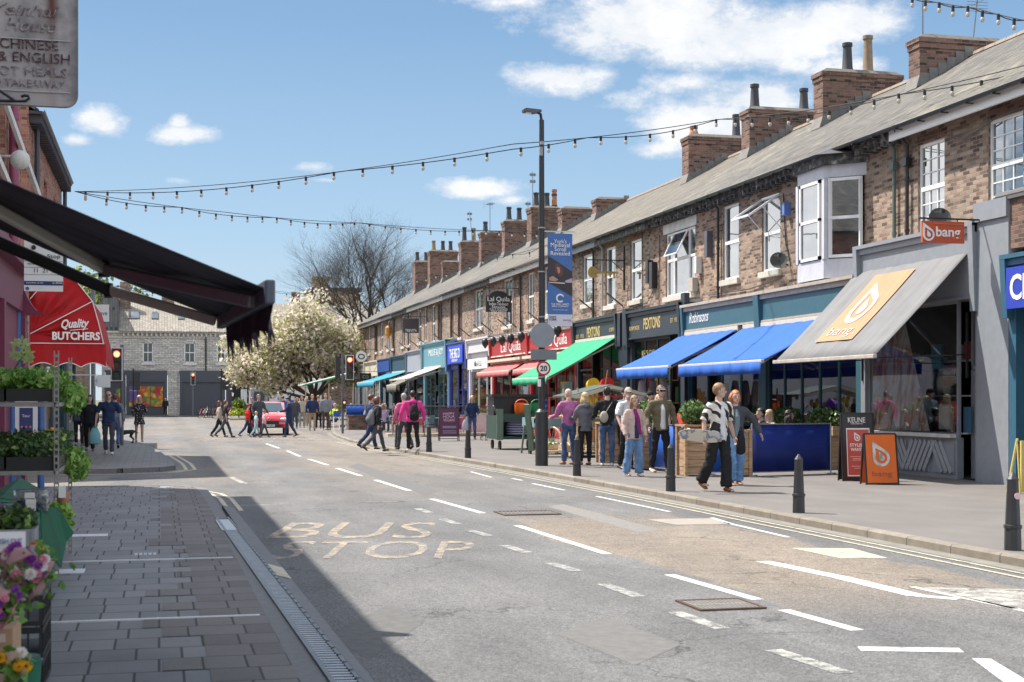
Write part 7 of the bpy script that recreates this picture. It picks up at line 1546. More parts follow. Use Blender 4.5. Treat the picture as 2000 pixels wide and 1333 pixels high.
person((-2.55,49,.1), 180, 1.70, 'woman with brown hair by the grey post on the left', DKG, 'jacket', BT, 'trousers', HB, 'mid', SB, {}, .022, female=True, group=GR)
# people crossing at the lights
G2 = 'people crossing the road at the lights'
Yc = 63.2
def X_at(px, Y): return fy(px, 0, Y).x
W = 'walking'
for (px, Y, fc, h, lab, a, b, hr, hc, pz, kw) in (
  (428,63.4,-82,1.62,'girl at the far left of the crossing in black with a pale waistband',BEI,BT,HB,'mid',dict(lt=(24,8),rt=(-20,16)),{}),
  (440,62.6,-82,1.66,'slim walker in a black t shirt at the left of the crossing',BT,DKG,HB,'short',dict(lt=(26,8),rt=(-24,18)),dict(sleeve='short',topc='tee')),
  (484,62.9,-80,1.50,'person crossing in a bright red jacket behind the children',REDC,NV,HB,'short',dict(lt=(26,8),rt=(-24,18)),dict(hat=(REDC,'cap'))),
  (505,64.8,200,1.86,'tall man in dark clothes and glasses in front of the red car',DKG,DKG,HGr,'short',dict(la=(6,16,50),ra=(6,16,30)),dict(glasses=True)),
  (492,65.2,190,1.72,'second adult in dark clothes beside the tall man',BT,BT,HB,'short',{},{}),
  (500,62.3,-80,1.16,'small child in pale blue crossing beside the red car',LBL,LBL,HBl,'short',dict(lt=(24,8),rt=(-20,16)),{}),
  (516,62.4,-80,1.22,'small child in pink and white crossing before the red car bonnet',PINKC,DKG,HGr,'short',dict(lt=(24,8),rt=(-20,16)),{}),
  (564,62.6,85,1.76,'man in a navy jacket and cap pushing a pushchair over the crossing',NV,NV,HD_,'short',dict(lt=(14,8),rt=(-14,16),la=(30,10,50),ra=(30,10,50)),dict(hat=(NV,'cap'),bulk=1.15))):
    kw.setdefault('topc', 'jacket'); person((X_at(px,Y), Y, .0), fc, h, lab, a, kw.pop('topc'), b, 'trousers', hr, hc, SB, pz, .022, group=G2, **kw)
# the little crowd on the far right pavement
G3 = 'people standing beyond the crossing'
for (px, py, fc, h, lab, a, b, hr, hc, kw) in (
  (610,842,185,1.78,'man in a navy waistcoat and pale trousers beyond the crossing',NV,TAN,HGr,'short',dict(bulk=1.12)),
  (636,841,180,1.82,'man in a grey jumper and brown trousers beyond the crossing',cloth('mid_grey_cloth',(.22,.24,.27)),cloth('brown_cloth',(.10,.06,.05)),HGr,'short',{}),
  (590,836,185,1.72,'woman in a light top and pale trousers in the far crowd',BEI,cloth('pale_trousers',(.32,.28,.22)),HB,'mid',dict(female=True)),
  (622,838,10,1.75,'person in a rust coat behind the two men',ORC,BT,HGr,'short',{}),
  (576,838,185,1.66,'person in dark clothes at the left of the far crowd',DKG,DKG,HD_,'short',{}),
  (566,832,0,1.80,'person in a blue top with back turned beyond the cap wearer',cloth('royal_cloth',(.04,.10,.35)),BT,HD_,'short',{}),
  (553,830,0,1.74,'person in dark green at the far left of the crowd',cloth('dark_green_cloth',(.02,.06,.07)),BT,HB,'short',{}),
  (581,828,190,1.66,'person in a red top at the back of the crowd',cloth('dull_red_cloth',(.40,.08,.06)),JD,HGr,'mid',{}),
  (600,829,185,1.70,'person in a white top at the back of the crowd',WT,JD,HBl,'short',{}),
  (597,833,175,1.60,'woman in a patterned pale top among the crowd',LILAC,TAN,HBl,'bob',{}),
  (646,826,175,1.72,'person in mauve by the far stalls',LILAC,NV,HD_,'short',{}),
  (548,826,175,1.70,'distant person in black near the white van',BT,BT,HD_,'short',{})):
    p = pp(px, py); person(p, fc, h, lab, a, 'jacket', b, 'trousers', hr, hc, SB, dict(lt=(3,3), rt=(-3,4)), .03, group=G3, **kw)
# tiny distant figure before the stone building
person((fy(323,0,136).x,136,.1), 180, 1.7, 'distant figure in dark clothes with a pale bag before the stone building', BT,'jacket',BT,'trousers',HD_,'short',SB,{}, .035, group=G3)
# seated customers
G4 = 'people seated outside the cafes'
def seated(x, y, fc, lab, a, hr, hc, b=None, h=1.7, vox=.016, **kw):
    person((x, y, .1), fc, h, lab, a, 'jumper', b or DKG, 'trousers', hr, hc, SB, dict(lt=(84,86), rt=(84,86), la=(35,14,60), ra=(35,14,60)), vox, sit=.50, group=G4, **kw)
seated(fy(1487,0,29.4).x, 29.4, 100, 'dark haired man in black sitting behind the blue screen', BT, HD_, 'short', h=1.78)
seated(fy(1503,0,30.0).x, 30.0, 110, 'fair haired woman in a pale top beside him behind the blue screen', WT, HBl, 'mid', female=True)
seated(fy(1540,0,29.2).x, 29.2, -100, 'long dark haired woman in black sitting behind the blue screen', BT, HD_, 'long', female=True)
seated(fy(1610,0,31.2).x, 31.0, 170, 'brown haired person by the cafe window plants, left of two', cloth('straw_cloth',(.5,.42,.25)), HB, 'bun', h=1.8)
seated(fy(1668,0,29.9).x, 29.9, 120, 'short haired man in black nearest the grey awning at the cafe window', BT, HD_, 'short', h=1.85)
seated(fy(1640,0,30.4).x, 30.4, -120, 'person in a white t shirt at the cafe window', WT, HB, 'short', h=1.85)
for (px, Y, fc, lab, a, hr, hc) in ((686,74,180,'person in lilac behind the far blue screens',LILAC,HGr,'short'),(722,72,175,'person with light brown hair behind the far blue screens',cloth('check_cloth',(.25,.25,.3)),HGr,'short'),(752,70,180,'person in a teal top by the glass screens',SLT,HGr,'short'),(748,66,10,'person in mauve sitting behind the glass screens',LILAC,HGr,'bob'),(770,68,175,'person in black sitting behind the glass screens',BT,HD_,'short'),(785,66,180,'person in dark blue sitting near the glass screens',NV,HB,'short'),(655,74,120,'seated person in a yellow hi vis vest by the signal pole',None,HGy,'short')):
    seated(fy(px,0,Y).x, Y, fc, lab, a or HIV, hr, hc, vox=.028, h=1.75)
# ---------------------------------------------------------------- things carried
sb_ = thing('skateboard', tuple(h_), 'skateboard with a worn grey deck held under the man\'s arm', 'skateboard')
a_, b_ = fy(1347,849,22.0), fy(1417,856,22.0); c = (a_+b_)/2; dd = (b_-a_).normalized(); up2 = Vector((0,-.35,1)).normalized(); up2 = (up2-dd*up2.dot(dd)).normalized(); nn = dd.cross(up2); c = Vector((c.x, h_.y-.06, c.z))
def deckp(w): 
    pts = []
    for k in range(20):
        a = 2*math.pi*k/20; x = math.copysign(abs(math.cos(a))**.6, math.cos(a))*.40; y = math.sin(a)*.105*w; pts.append((x,y))
    return pts
m = MB(); m.prism([c+dd*x+up2*y for x, y in deckp(1)], nn*.012); m.build('deck', [mottle('deck_graphic', [(.45,(.5,.5,.52)),(.5,(.12,.15,.2)),(.56,(.55,.5,.42))], 4, .5)], sb_)
for q in (-.22,.22):
    m = MB(); m.bar(c+dd*q-up2*.07+nn*-.035, c+dd*q+up2*.07+nn*-.035, .02, .03); m.build('truck', STEEL, sb_)
    for w in (-1,1): m = MB(); m.cyl(c+dd*q+up2*.062*w+nn*-.04, c+dd*q+up2*.092*w+nn*-.04, .027); m.build('wheel', plain('wheel_cream',(.6,.56,.48),.5), sb_)
def bagm(name, p, lab, mt, w=.3, h=.35, d=.12, strap=.25, cat='bag'):
    t = thing(name, p, lab, cat); p = Vector(p); m = MB(); tubeL(m, [p+Vector((0,0,-h)), p+Vector((0,0,-h*.5)), p+Vector((0,0,-.06))], [(w*.5,d*.55),(w*.46,d*.5),(w*.25,d*.2)], 12); m.build('sack', mt, t, smooth=True)
    m = MB()
    for s in (-1,1): m.tube([p+Vector((s*w*.2,0,-.08)), p+Vector((s*w*.08,0,0)), p+Vector((0,0,.02))], .008, 5)
    m.build('handle', mt, t); return t
v = at_local(pm_, K8['am'][1][2]); bagm('carrier_bag', (v.x-.02, v.y-.02, v.z-.1), 'pale blue carrier bag in the hand of the man in navy', cloth('aqua_bag',(.22,.50,.55)), .32, .45)
v = at_local(bd, K7['am'][1][2]); bagm('carrier_bag', (v.x-.05, v.y-.02, v.z-.08), 'pale bag hanging from the blonde dog walker\'s hand', cloth('pale_bag',(.5,.48,.55)), .25, .38)
v = at_local(rh, K2['am'][1][2]); bt = thing('bottle', (v.x, v.y-.05, v.z-.1), 'yellow wrapped bottle in the red haired woman\'s hand', 'bottle'); m = MB(); p = Vector((v.x-.0,v.y-.05,v.z-.02)); m.tube([p+Vector((-.05,0,.02)), p+Vector((-.02,0,-.08)), p+Vector((.02,0,-.2)), p+Vector((.03,0,-.24))],[.02,.035,.04,.03],10); m.build('wrap', plain('bottle_yellow',(.75,.5,.03),.4), bt, smooth=True)
m = MB(); m.cyl(p+Vector((-.07,0,.08)), p+Vector((-.05,0,.02)), .016); m.build('cap', plain('bottle_red',(.6,.05,.03),.4), bt)
v = at_local(sk, K['am'][-1][2]); bagm('shoulder_bag', (v.x+.1, v.y-.05, v.z+.15), 'black shoulder bag between the couple', BT, .17, .40, .12)
def backpack(t, K, lab, mt, k=1.0, cross=False):
    s = K['s']; T = K['T']; b = thing('backpack', tuple(t.location), lab, 'backpack'); b.rotation_euler[2] = t.rotation_euler[2]; m = MB(); y = -.10*s
    if cross:
        m.ell(T(.10)+Vector((-.05*s,-.095*s,0)), .055*s, .03*s, .075*s, 12, 8); m.build('pouch', mt, b, local=True, smooth=True)
        m = MB(); m.tube([T(.05)+Vector((-.09*s,-.075*s,0)), T(.2)+Vector((0,-.082*s,0)), T(.29)+Vector((.06*s,-.03*s,0))], .008, 6); m.build('strap', mt, b, local=True); return
    tubeL(m, [T(.02)+Vector((0,y-.01*s,0)), T(.12)+Vector((0,y-.02*s,0)), T(.22)+Vector((0,y,0))], [(.075*s*k,.05*s*k),(.08*s*k,.055*s*k),(.06*s*k,.035*s)], 12); m.build('pack', mt, b, local=True, smooth=True)
    m = MB(); m.ell(T(.08)+Vector((0,y-.065*s*k,0)), .055*s*k, .025*s, .05*s, 10, 8); m.build('front_pocket', mt, b, local=True, smooth=True)
    m = MB()
    for q in (-1,1): m.tube([T(.24)+Vector((q*.05*s,-.085*s,0)), T(.30)+Vector((q*.055*s,-.02*s,.0)), T(.25)+Vector((q*.06*s,.062*s,0)), T(.1)+Vector((q*.08*s,.05*s,0)), T(.05)+Vector((q*.09*s,-.06*s,0))], .012*s, 6)
    m.build('strap', mt, b, local=True)
backpack(pk, K6, 'black backpack on the hot pink top', BT); backpack(cr, K5, 'large grey backpack on the person leaving the kerb', cloth('pack_grey',(.17,.17,.19)), 1.2); backpack(bk, K4, 'small pale cross body bag on the back of the black jumper', cloth('pouch_beige',(.42,.38,.33)), cross=True)
# dogs
def dog(p, face, h, lab, mt, curly=False, vox=.012):
    t = thing('dog', p, lab, 'dog', rz=0); t.rotation_euler[2] = R(face); m = MB(); s = h
    tubeL(m, [(0,-.62*s,.80*s),(0,-.2*s,.78*s),(0,.2*s,.74*s),(0,.45*s,.78*s)], [(.13*s,.15*s),(.13*s,.15*s),(.16*s,.21*s),(.13*s,.17*s)], 12)
    tubeL(m, [(0,.42*s,.85*s),(0,.62*s,1.05*s)], [.12*s,.09*s], 10); m.ell((0,.70*s,1.12*s), .11*s,.13*s,.11*s,12,8); tubeL(m, [(0,.78*s,1.09*s),(0,.94*s,1.05*s)], [.065*s,.045*s], 8)
    for q in (-1,1):
        m.ell((q*.10*s,.66*s,1.13*s), .03*s,.05*s,.09*s,8,6)
        tubeL(m, [(q*.10*s,.38*s,.70*s),(q*.10*s,.36*s,.36*s),(q*.10*s,.37*s,.06*s)], [.075*s,.045*s,.04*s], 8); tubeL(m, [(q*.10*s,.36*s,.04*s),(q*.10*s,.45*s,.035*s)], [.045*s,.04*s], 6)
        tubeL(m, [(q*.10*s,-.55*s,.72*s),(q*.11*s,-.45*s,.46*s),(q*.10*s,-.66*s,.28*s),(q*.10*s,-.60*s,.05*s)], [.11*s,.075*s,.042*s,.04*s], 8); tubeL(m, [(q*.10*s,-.60*s,.04*s),(q*.10*s,-.51*s,.035*s)], [.045*s,.04*s], 6)
    tubeL(m, [(0,-.68*s,.88*s),(0,-.9*s,.72*s),(0,-1.08*s,.70*s)], [.05*s,.035*s,.02*s], 6)
    finish(m, 'body', mt, t, vox, 2, .02*s if curly else .004)
    m = MB(); m.tube([(0,.50*s+.13*s*math.cos(a)*.3,.95*s+.13*s*math.sin(a)) if False else (.125*s*math.cos(a),.52*s+.05*s*math.sin(a),.94*s-.03*math.sin(a)) for a in [2*math.pi*k/12 for k in range(13)]], .014*s, 5); m.build('collar', plain('collar_red',(.4,.05,.04)), t, local=True); return t
p = gp(243,866); dog((p.x,p.y,.1), 110, .50, 'black dog on the left pavement with its tail out', plain('fur_black',(.02,.018,.016),.8,var=.3), False, .016)
p = gp(946,861); dog((p.x,p.y,.1), 200, .34, 'small shaggy grey dog beside the blonde woman', mottle('fur_grey', [(.35,(.04,.04,.04)),(.65,(.20,.18,.16))], 22), True, .012)
# ---------------------------------------------------------------- boards, screens and planters outside the shops
def aboard(lab, x, y, w, h, frame, face, build_face, yaw=0, lean=.16, legs=.0, name='pavement_board'):
    t = thing(name, (x,y,.1), lab, 'A-board'); c, s_ = math.cos(yaw), math.sin(yaw); r = Vector((c,s_,0)); back = Vector((-s_,c,0)); u = Vector((0,0,1))*math.cos(lean)+back*math.sin(lean); n = r.cross(u); o = Vector((x,y,.1)); L = h/math.cos(lean)
    m = MB()
    for q in (-1,1): m.bar(o+r*q*w/2, o+r*q*w/2+u*L, .035, .03)
    m.bar(o+r*-w/2+u*L, o+r*w/2+u*L, .035, .03).bar(o+r*-w/2+u*(legs+.02), o+r*w/2+u*(legs+.02), .03)
    b2 = back*(2*L*math.sin(lean))
    for q in (-1,1): m.bar(o+r*q*w/2+b2, o+r*q*w/2+u*L, .03, .025)
    m.bar(o+b2-r*w/2+Vector((0,0,.08)), o+b2+r*w/2+Vector((0,0,.08)), .025)
    m.build('frame', frame, t); m = MB(); m.obox(o+u*(legs+(L-legs)/2)+n*.004, r*(w/2-.01), u*((L-legs)/2-.01), n*.008); m.build('panel', face, t)
    m = MB(); u3 = (o+u*L-(o+b2)).normalized(); m.obox(o+b2+u3*(legs+(L-legs)/2), r*(w/2-.01), u3*((L-legs)/2-.02), r.cross(u3)*.006); m.build('rear_panel', face if face is not None else frame, t)
    P = lambda a, b, e=.016: o + r*a*w + u*(legs+(L-legs)*b) + n*e
    build_face(t, P, r, u, n, w, L-legs); return t
PAPER = plain('poster_red', (.48,.09,.07), .45, var=.05); POL = plain('poster_line', (.70,.45,.42), .5)
def quad(par, P, a0, a1, b0, b1, mt, name, e=.015): m = MB(); m.face([P(a0,b0,e),P(a1,b0,e),P(a1,b1,e),P(a0,b1,e)]); return m.build(name, mt, par)
def keune(t, P, r, u, n, w, L):
    text('KEUNE', P(-.02,.90,.017), r, u, .10, WLET, t, width=.34); text('HAIRCOSMETICS', P(-.02,.845,.017), r, u, .022, WLET, t, width=.24)
    quad(t, P, -.36, .38, .07, .78, WHT, 'poster_border', .015); quad(t, P, -.335, .355, .09, .76, PAPER, 'poster', .018)
    blogo(t, P(-.02,.655,.019), r, u, .17, WLET, off=.002); text('STYLISTS', P(0,.53,.021), r, u, .062, WLET, t, width=.33, bold=.02); text('WANTED', P(0,.465,.021), r, u, .062, WLET, t, width=.30, bold=.02)
    for k, (b, ww) in enumerate(((.36,.26),(.33,.18),(.31,.2),(.22,.24),(.19,.16))): quad(t, P, -ww, ww, b-.006, b+.004, POL, 'poster_text_line', .021)
aboard('black framed board with a red stylists wanted poster', 12.85, 24.75, .62, 1.28, BLK, BLK, keune, yaw=-.12, lean=.10)
def orange(t, P, r, u, n, w, L): blogo(t, P(0,.60,.017), r, u, .46, mottle('silver_vinyl',[(.4,(.25,.24,.22)),(.6,(.6,.58,.54))],5,.3), off=.002); text('bang', P(0,.20,.018), r, u, .12, plain('dull_orange_letters',(.33,.10,.05)), t, width=.38)
aboard('bright orange board with a silver drop emblem', 12.72, 23.6, .60, .92, BLK, C('orange_vinyl',(.72,.13,.005), dirt=0), orange, yaw=-.10, lean=.16)
def plum(t, P, r, u, n, w, L):
    for s, b, h in (('HAPPY',.80,.09),('HOUR',.70,.09),('VEGAN?',.58,.11)): text(s, P(0,b,.017), r, u, h, C('pale_pink_ink',(.75,.5,.6)), t, width=w*.6)
    for b in (.36,.31,.2,.13): quad(t, P, -.34, .36, b-.008, b+.008, C('lilac_ink',(.5,.45,.6)), 'text_line', .017)
aboard('dark plum chalkboard style board by the glass screens', 10.42, 52.0, .72, 1.22, BLK, C('plum_panel',(.10,.02,.07)), plum, yaw=-.05, lean=.14, legs=.16)
m = MB(); p = gp(2005,965); ya_ = thing('pavement_board', (p.x,p.y,.1), 'edge of a yellow board at the right edge of the picture', 'A-board'); x0 = fy(1991,0,p.y).x
m.obox((x0+.35,p.y,.55),(.34,.02,0),(0,.0,.42),(0,.02,.0)); m.build('panel', C('cream_yellow_paint',(.62,.50,.16)), ya_); m = MB(); m.bar((x0,p.y-.02,.1),(x0,p.y+.06,.92),.02,.02).bar((x0,p.y+.35,.1),(x0,p.y+.06,1.0),.03); m.build('frame', C('cream_yellow_paint',None), ya_)
NAVYF = C('navy_screen_cloth', (.012,.03,.21), dirt=0); ROYF = C('royal_screen_cloth', (.015,.09,.42), dirt=0)
def screen(lab, a, b, z0, z1, mt, post=STEEL, cat='screen', group=None, glass=False):
    t = thing('cafe_screen', (a[0],a[1],.1), lab, cat, group); a_, b_ = Vector((a[0],a[1],0)), Vector((b[0],b[1],0)); d = (b_-a_).normalized(); n = Vector((-d.y,d.x,0)); m = MB(); N = 14; L = (b_-a_).length
    if glass: m.obox((a_+b_)/2+Vector((0,0,(z0+z1)/2)), d*L/2*.97, Vector((0,0,(z1-z0)/2)), n*.006); m.build('pane', mt, t)
    else:
        vs = []
        for i in range(N+1):
            q = a_+(b_-a_)*i/N; w = .012*math.sin(i*1.7)
            vs += [q+n*w+Vector((0,0,z0)), q+n*w*.4+Vector((0,0,z1))]
        m.faces(vs, [(2*i,2*i+2,2*i+3,2*i+1) for i in range(N)]); o = m.build('cloth_panel', mt, t, smooth=True); o.modifiers.new('t','SOLIDIFY').thickness = .01
    m = MB()
    for q in (a_, b_): m.tube([q+Vector((0,0,.1)), q+Vector((0,0,z1+.03))], .02, 8).tube([q+Vector((0,0,.1)), q+Vector((0,0,.12))], .12, 12)
    m.bar(a_+Vector((0,0,z1+.01)), b_+Vector((0,0,z1+.01)), .025).bar(a_+Vector((0,0,z0)), b_+Vector((0,0,z0)), .02); m.build('post_frame', post, t); return t
screen('wide navy cloth screen beside the black framed board', (11.62,26.95), (13.6,27.45), .17, 1.13, NAVYF); screen('narrow royal blue cloth screen behind the skateboard', (10.78,27.15), (11.4,27.0), .17, 1.12, ROYF); screen('royal blue screen between the planters behind the olive jacket', (10.35,30.3), (10.55,28.0), .17, 1.1, ROYF)
PL = [leafmat('shrub_leaf', [(.3,(.03,.07,.015)),(.7,(.10,.19,.05))], .45, 20), leafmat('shrub_leaf_light', [(.3,(.14,.24,.06)),(.7,(.35,.45,.22))], .45, 20)]
def clump(m, c, rx, ry, rz, n, s, rr, lt=.3, up=0):
    c = Vector(c)
    for _ in range(n):
        v = Vector((rr.gauss(0,1), rr.gauss(0,1), rr.gauss(0,1))).normalized()*rr.random()**.35; m.mat(1 if rr.random() < lt else 0); leafquad(m, c+Vector((v.x*rx, v.y*ry, abs(v.z)*rz if up else v.z*rz)), s*rr.uniform(.6,1.4), rr)
def planter(lab, x, y, w, d, h, plants, seed=1):
    t = thing('wooden_planter', (x,y,.1), lab, 'planter', None); m = MB(); k = 6; zz = .13
    for i in range(k):
        z0 = .13+(h-.05)*i/k; z1 = z0+(h-.05)/k-.008; e = .006 if i % 2 else 0; m.box(x-w/2-e, x+w/2+e, y-d/2-e, y+d/2+e, z0, z1)
    m.build('planks', WOOD, t); m = MB()
    for a in (-1,1):
        for b in (-1,1): m.box(x+a*w/2-.03+a*.02, x+a*w/2+.03+a*.02, y+b*d/2-.03+b*.02, y+b*d/2+.03+b*.02, .1, .1+h)
    m.box(x-w/2-.06, x+w/2+.06, y-d/2-.06, y+d/2+.06, .1+h, .14+h); m.build('corner_posts', WOOD, t)
    m = MB(); m.box(x-w/2+.03, x+w/2-.03, y-d/2+.03, y+d/2-.03, .12+h, .15+h); m.build('soil', plain('soil',(.03,.02,.015),.95), t)
    if plants:
        p = thing('potted_shrub', (x,y,.15+h), 'bushy pale edged green shrub in the ' + plants, 'shrub', 'shrubs in the wooden planters'); rr = random.Random(seed); m = MB(); clump(m, (x,y,.12+h+.26), w*.62, d*.65, .26, 900, .045, rr, .45); m.build('foliage', PL, p)
        m = MB()
        for _ in range(7): m.tube([(x+rr.uniform(-.1,.1),y+rr.uniform(-.1,.1),.14+h),(x+rr.uniform(-.2,.2),y+rr.uniform(-.2,.2),.14+h+.3)], .008, 4)
        m.build('stems', BARK, p)
planter('wooden planter nearest the camera behind the skateboard', 10.52, 27.35, .46, .46, 1.0, 'planter behind the skateboard', 3); planter('wooden planter behind the olive jacket man', 10.42, 30.1, .5, .8, .98, 'planter behind the olive jacket', 4); planter('wooden planter partly hidden by the red haired woman', 11.36, 26.85, .16, .34, .9, None)
planter('wooden planter with a shrub under the left blue awning', 10.9, 33.4, .9, .45, .95, 'planter under the left blue awning', 6)
def table(x, y, lab, r=.35, mt=None, group='cafe tables behind the screens'):
    t = thing('cafe_table', (x,y,.1), lab, 'table', group); m = MB(); m.cyl((x,y,.82),(x,y,.85),r,n=20); m.build('table_top', mt or WOOD, t); m = MB(); m.cyl((x,y,.1),(x,y,.82),.03).cyl((x,y,.1),(x,y,.12),.22,n=16); m.build('pedestal', BLK, t)
def chair(x, y, rz, lab, mt=None, group='chairs outside the cafes'):
    t = thing('cafe_chair', (x,y,.1), lab, 'chair', group); t.rotation_euler[2] = R(rz); mt = mt or BLK
    for a in (-1,1):
        for b in (-1,1): m = MB(); m.bar((a*.19,b*.19,0),(a*.17,b*.17,.44),.025); m.build('leg', mt, t, local=True)
    m = MB(); m.box(-.21,.21,-.21,.21,.44,.47); m.build('seat', mt, t, local=True, bevel=.01); m = MB(); m.box(-.2,.2,-.22,-.19,.6,.86).bar((-.19,-.2,.46),(-.19,-.21,.86),.025).bar((.19,-.2,.46),(.19,-.21,.86),.025); m.build('backrest', mt, t, local=True)
table(12.1, 29.6, 'round cafe table between the seated pair and the long haired woman'); table(13.4, 30.9, 'round cafe table by the window near the grey awning'); table(12.3, 33.0, 'round cafe table farther back under the blue awning')
for (px, Y, rz, lab) in ((1487,29.4,100,'black chair under the dark haired man'),(1503,30.0,110,'black chair under the fair haired woman'),(1540,29.2,-100,'black chair under the long haired woman'),(1610,31.0,170,'black chair under the customer by the window plants'),(1668,29.9,120,'black chair under the man nearest the grey awning'),(1640,30.4,-120,'black chair under the customer in white')): chair(fy(px,0,Y).x, Y, rz, lab)
for k, (y, lab) in enumerate(((29.6,'window box of dark green leaves beside the grey awning'),(31.6,'window box of leaves with pale tips by the cafe window'))):
    p = thing('window_plants', (14.6,y,.95), lab, 'plants'); rr = random.Random(k+9); m = MB(); clump(m, (14.5,y,1.22), .22, .75, .24, 1100, .05, rr, .25); m.build('foliage', PL, p); m = MB(); m.box(14.35,14.7,y-.75,y+.75,.85,1.05).box(14.4,14.65,y-.6,y-.5,.1,.85).box(14.4,14.65,y+.5,y+.6,.1,.85); m.build('trough', WOOD, p)
# hardware hung out under the green awning
def goods(name, lab, cat, fn, loc, mt): t = MB(); fn(t); return tag(t.build(name, mt), lab, cat)
YEL = C('plastic_yellow',(.75,.50,.02), dirt=0); REDPL = C('plastic_red',(.65,.03,.03), dirt=0); ORPL = C('plastic_orange',(.80,.16,.01), dirt=0); GRPL = C('plastic_green',(.03,.25,.09), dirt=0)
goods('rubber_tub', 'yellow tub hanging under the right end of the green awning', 'tub', lambda t: t.tube([(13.9,45.6,2.1),(13.9,45.45,2.1),(13.9,45.2,2.15)],[.15,.2,.21],16), 0, YEL)
goods('rubber_tub', 'red tub hanging beside the yellow one under the green awning', 'tub', lambda t: t.tube([(14.35,45.5,2.1),(14.35,45.3,2.12),(14.35,45.1,2.15)],[.15,.22,.23],16), 0, REDPL)
goods('broom', 'long handled broom leaning under the gap between the awnings', 'broom', lambda t: t.bar((13.9,44.9,.1),(14.3,44.95,2.6),.03).box(13.7,14.05,44.85,44.95,.1,.25), 0, C('broom_handle',(.50,.22,.10)))
goods('spade', 'yellow spade hung by the ironmonger door', 'spade', lambda t: t.bar((13.2,46.4,.5),(13.2,46.4,2.2),.04).box(13.08,13.32,46.38,46.42,.1,.55).bar((13.1,46.4,2.2),(13.3,46.4,2.2),.04), 0, YEL)
goods('notice_board', 'pale blue upright board at the ironmonger door', 'board', lambda t: t.box(13.35,13.75,47.2,47.25,.9,2.25), 0, C('board_aqua',(.30,.50,.55)))
goods('timber_stack', 'orange wooden boards standing outside the ironmonger', 'boards', lambda t: [t.box(12.9+i*.14,13.0+i*.14,43.6,43.7+i*.02,.1,1.9+.1*(i%2)) for i in range(5)], 0, C('timber_orange',(.55,.28,.08)))
goods('display_rail', 'red metal rail of goods outside the ironmonger', 'rail', lambda t: t.bar((12.2,44.5,1.7),(14.6,44.2,1.75),.035).bar((12.2,44.5,.1),(12.2,44.5,1.7),.035).bar((12.2,44.5,.9),(14.6,44.2,.9),.03), 0, REDPL)
for k in range(3):
    goods('hanging_shirt', ('leftmost','middle','rightmost')[k] + ' of three grey shirts hanging beneath the left blue awning', 'shirt', lambda t: tubeL(t, [(13.3+.32*k,38.6,1.5),(13.3+.32*k,38.6,1.85),(13.3+.32*k,38.6,2.15)],[(.13,.05),(.14,.06),(.09,.05)],10), 0, cloth('hung_shirt_%d'%k, ((.45,.44,.5),(.25,.25,.3),(.5,.5,.55))[k]))
goods('shop_lantern_toy', 'purple umbrella leaning behind the flat cap man', 'umbrella', lambda t: t.tube([(12.0,36,1.55),(12.2,36,1.5),(12.5,36,1.3)],[.02,.2,.04],10), 0, C('umbrella_purple',(.16,.04,.38), dirt=0)).name = 'umbrella'
# ---------------------------------------------------------------- produce stall and carts
def wheel(par, c, r, axis=(1,0,0), w=.05, spokes=0, mt=None, name='wheel'):
    c = Vector(c); ax = Vector(axis).normalized(); a = ax.orthogonal().normalized(); b = ax.cross(a); m = MB(); n = 20
    if spokes:
        m.tube([c+(a*math.cos(t)+b*math.sin(t))*r for t in [2*math.pi*k/n for k in range(n+1)]], w*.5, 6)
        for k in range(spokes): t = 2*math.pi*k/spokes; m.bar(c, c+(a*math.cos(t)+b*math.sin(t))*r, .012)
        m.cyl(c-ax*.06, c+ax*.06, .05)
    else: m.cyl(c-ax*w/2, c+ax*w/2, r, n=n).cyl(c-ax*w*.6, c+ax*w*.6, r*.4)
    return m.build(name, mt or RUB, par)
GRNP = C('old_green_paint',(.12,.18,.14), dirt=.4); DGRN = C('dark_green_paint',(.025,.06,.05), dirt=.3)
ct = thing('market_cart', (10.6,43.2,.1), 'dark green wheeled cart with a black lid standing at the left of the stall', 'cart'); m = MB(); m.box(10.0,11.5,42.6,44.0,.42,.5).box(10.0,10.08,42.6,44.0,.5,1.15).box(10.08,11.5,43.9,44.0,.5,1.15).box(10.08,11.5,42.6,42.66,.95,1.2); m.build('tray', DGRN, ct); m = MB(); m.box(10.0,10.2,42.55,42.62,.4,1.35).box(11.35,11.5,42.55,42.62,.4,1.45).bar((10.0,42.5,1.2),(9.85,42.4,1.45),.04); m.build('side_rails', GRNP, ct)
m = MB(); m.box(10.05,11.5,43.2,43.9,1.15,1.72).box(9.98,11.9,43.1,44.0,1.72,1.8); m.build('black_bin', BLK, ct)
for x in (10.15,11.3):
    for y in (42.8,43.8): wheel(ct, (x,y,.24), .14)
m = MB(); rr = random.Random(4)
for k in range(6): m.ell((10.85,43.0,.58+k*.075), .48+rr.uniform(-.03,.03), .3, .05, 14, 6)
tag(m.build('sack_stack', C('sack_lavender',(.33,.33,.48), dirt=.1), smooth=True), 'stack of lavender coloured sacks on the dark green cart', 'sacks')
for (x, mt, lab) in ((10.85, ORPL, 'orange tub hanging on the front of the cart'), (11.35, GRPL, 'green tub hanging beside the orange one on the cart')):
    t = thing('rubber_tub', (x,42.9,1.3), lab, 'tub'); m = MB(); m.tube([(x,43.05,1.12),(x,42.9,1.22),(x,42.85,1.5)],[.14,.2,.22],16,cap=False); m.build('tub', mt, t, smooth=True); m = MB(); m.tube([(x+.2*math.cos(a),42.82,1.5+.14*math.sin(a)) for a in [math.pi*k/8 for k in range(9)]],.015,5); m.build('handle', mt, t)
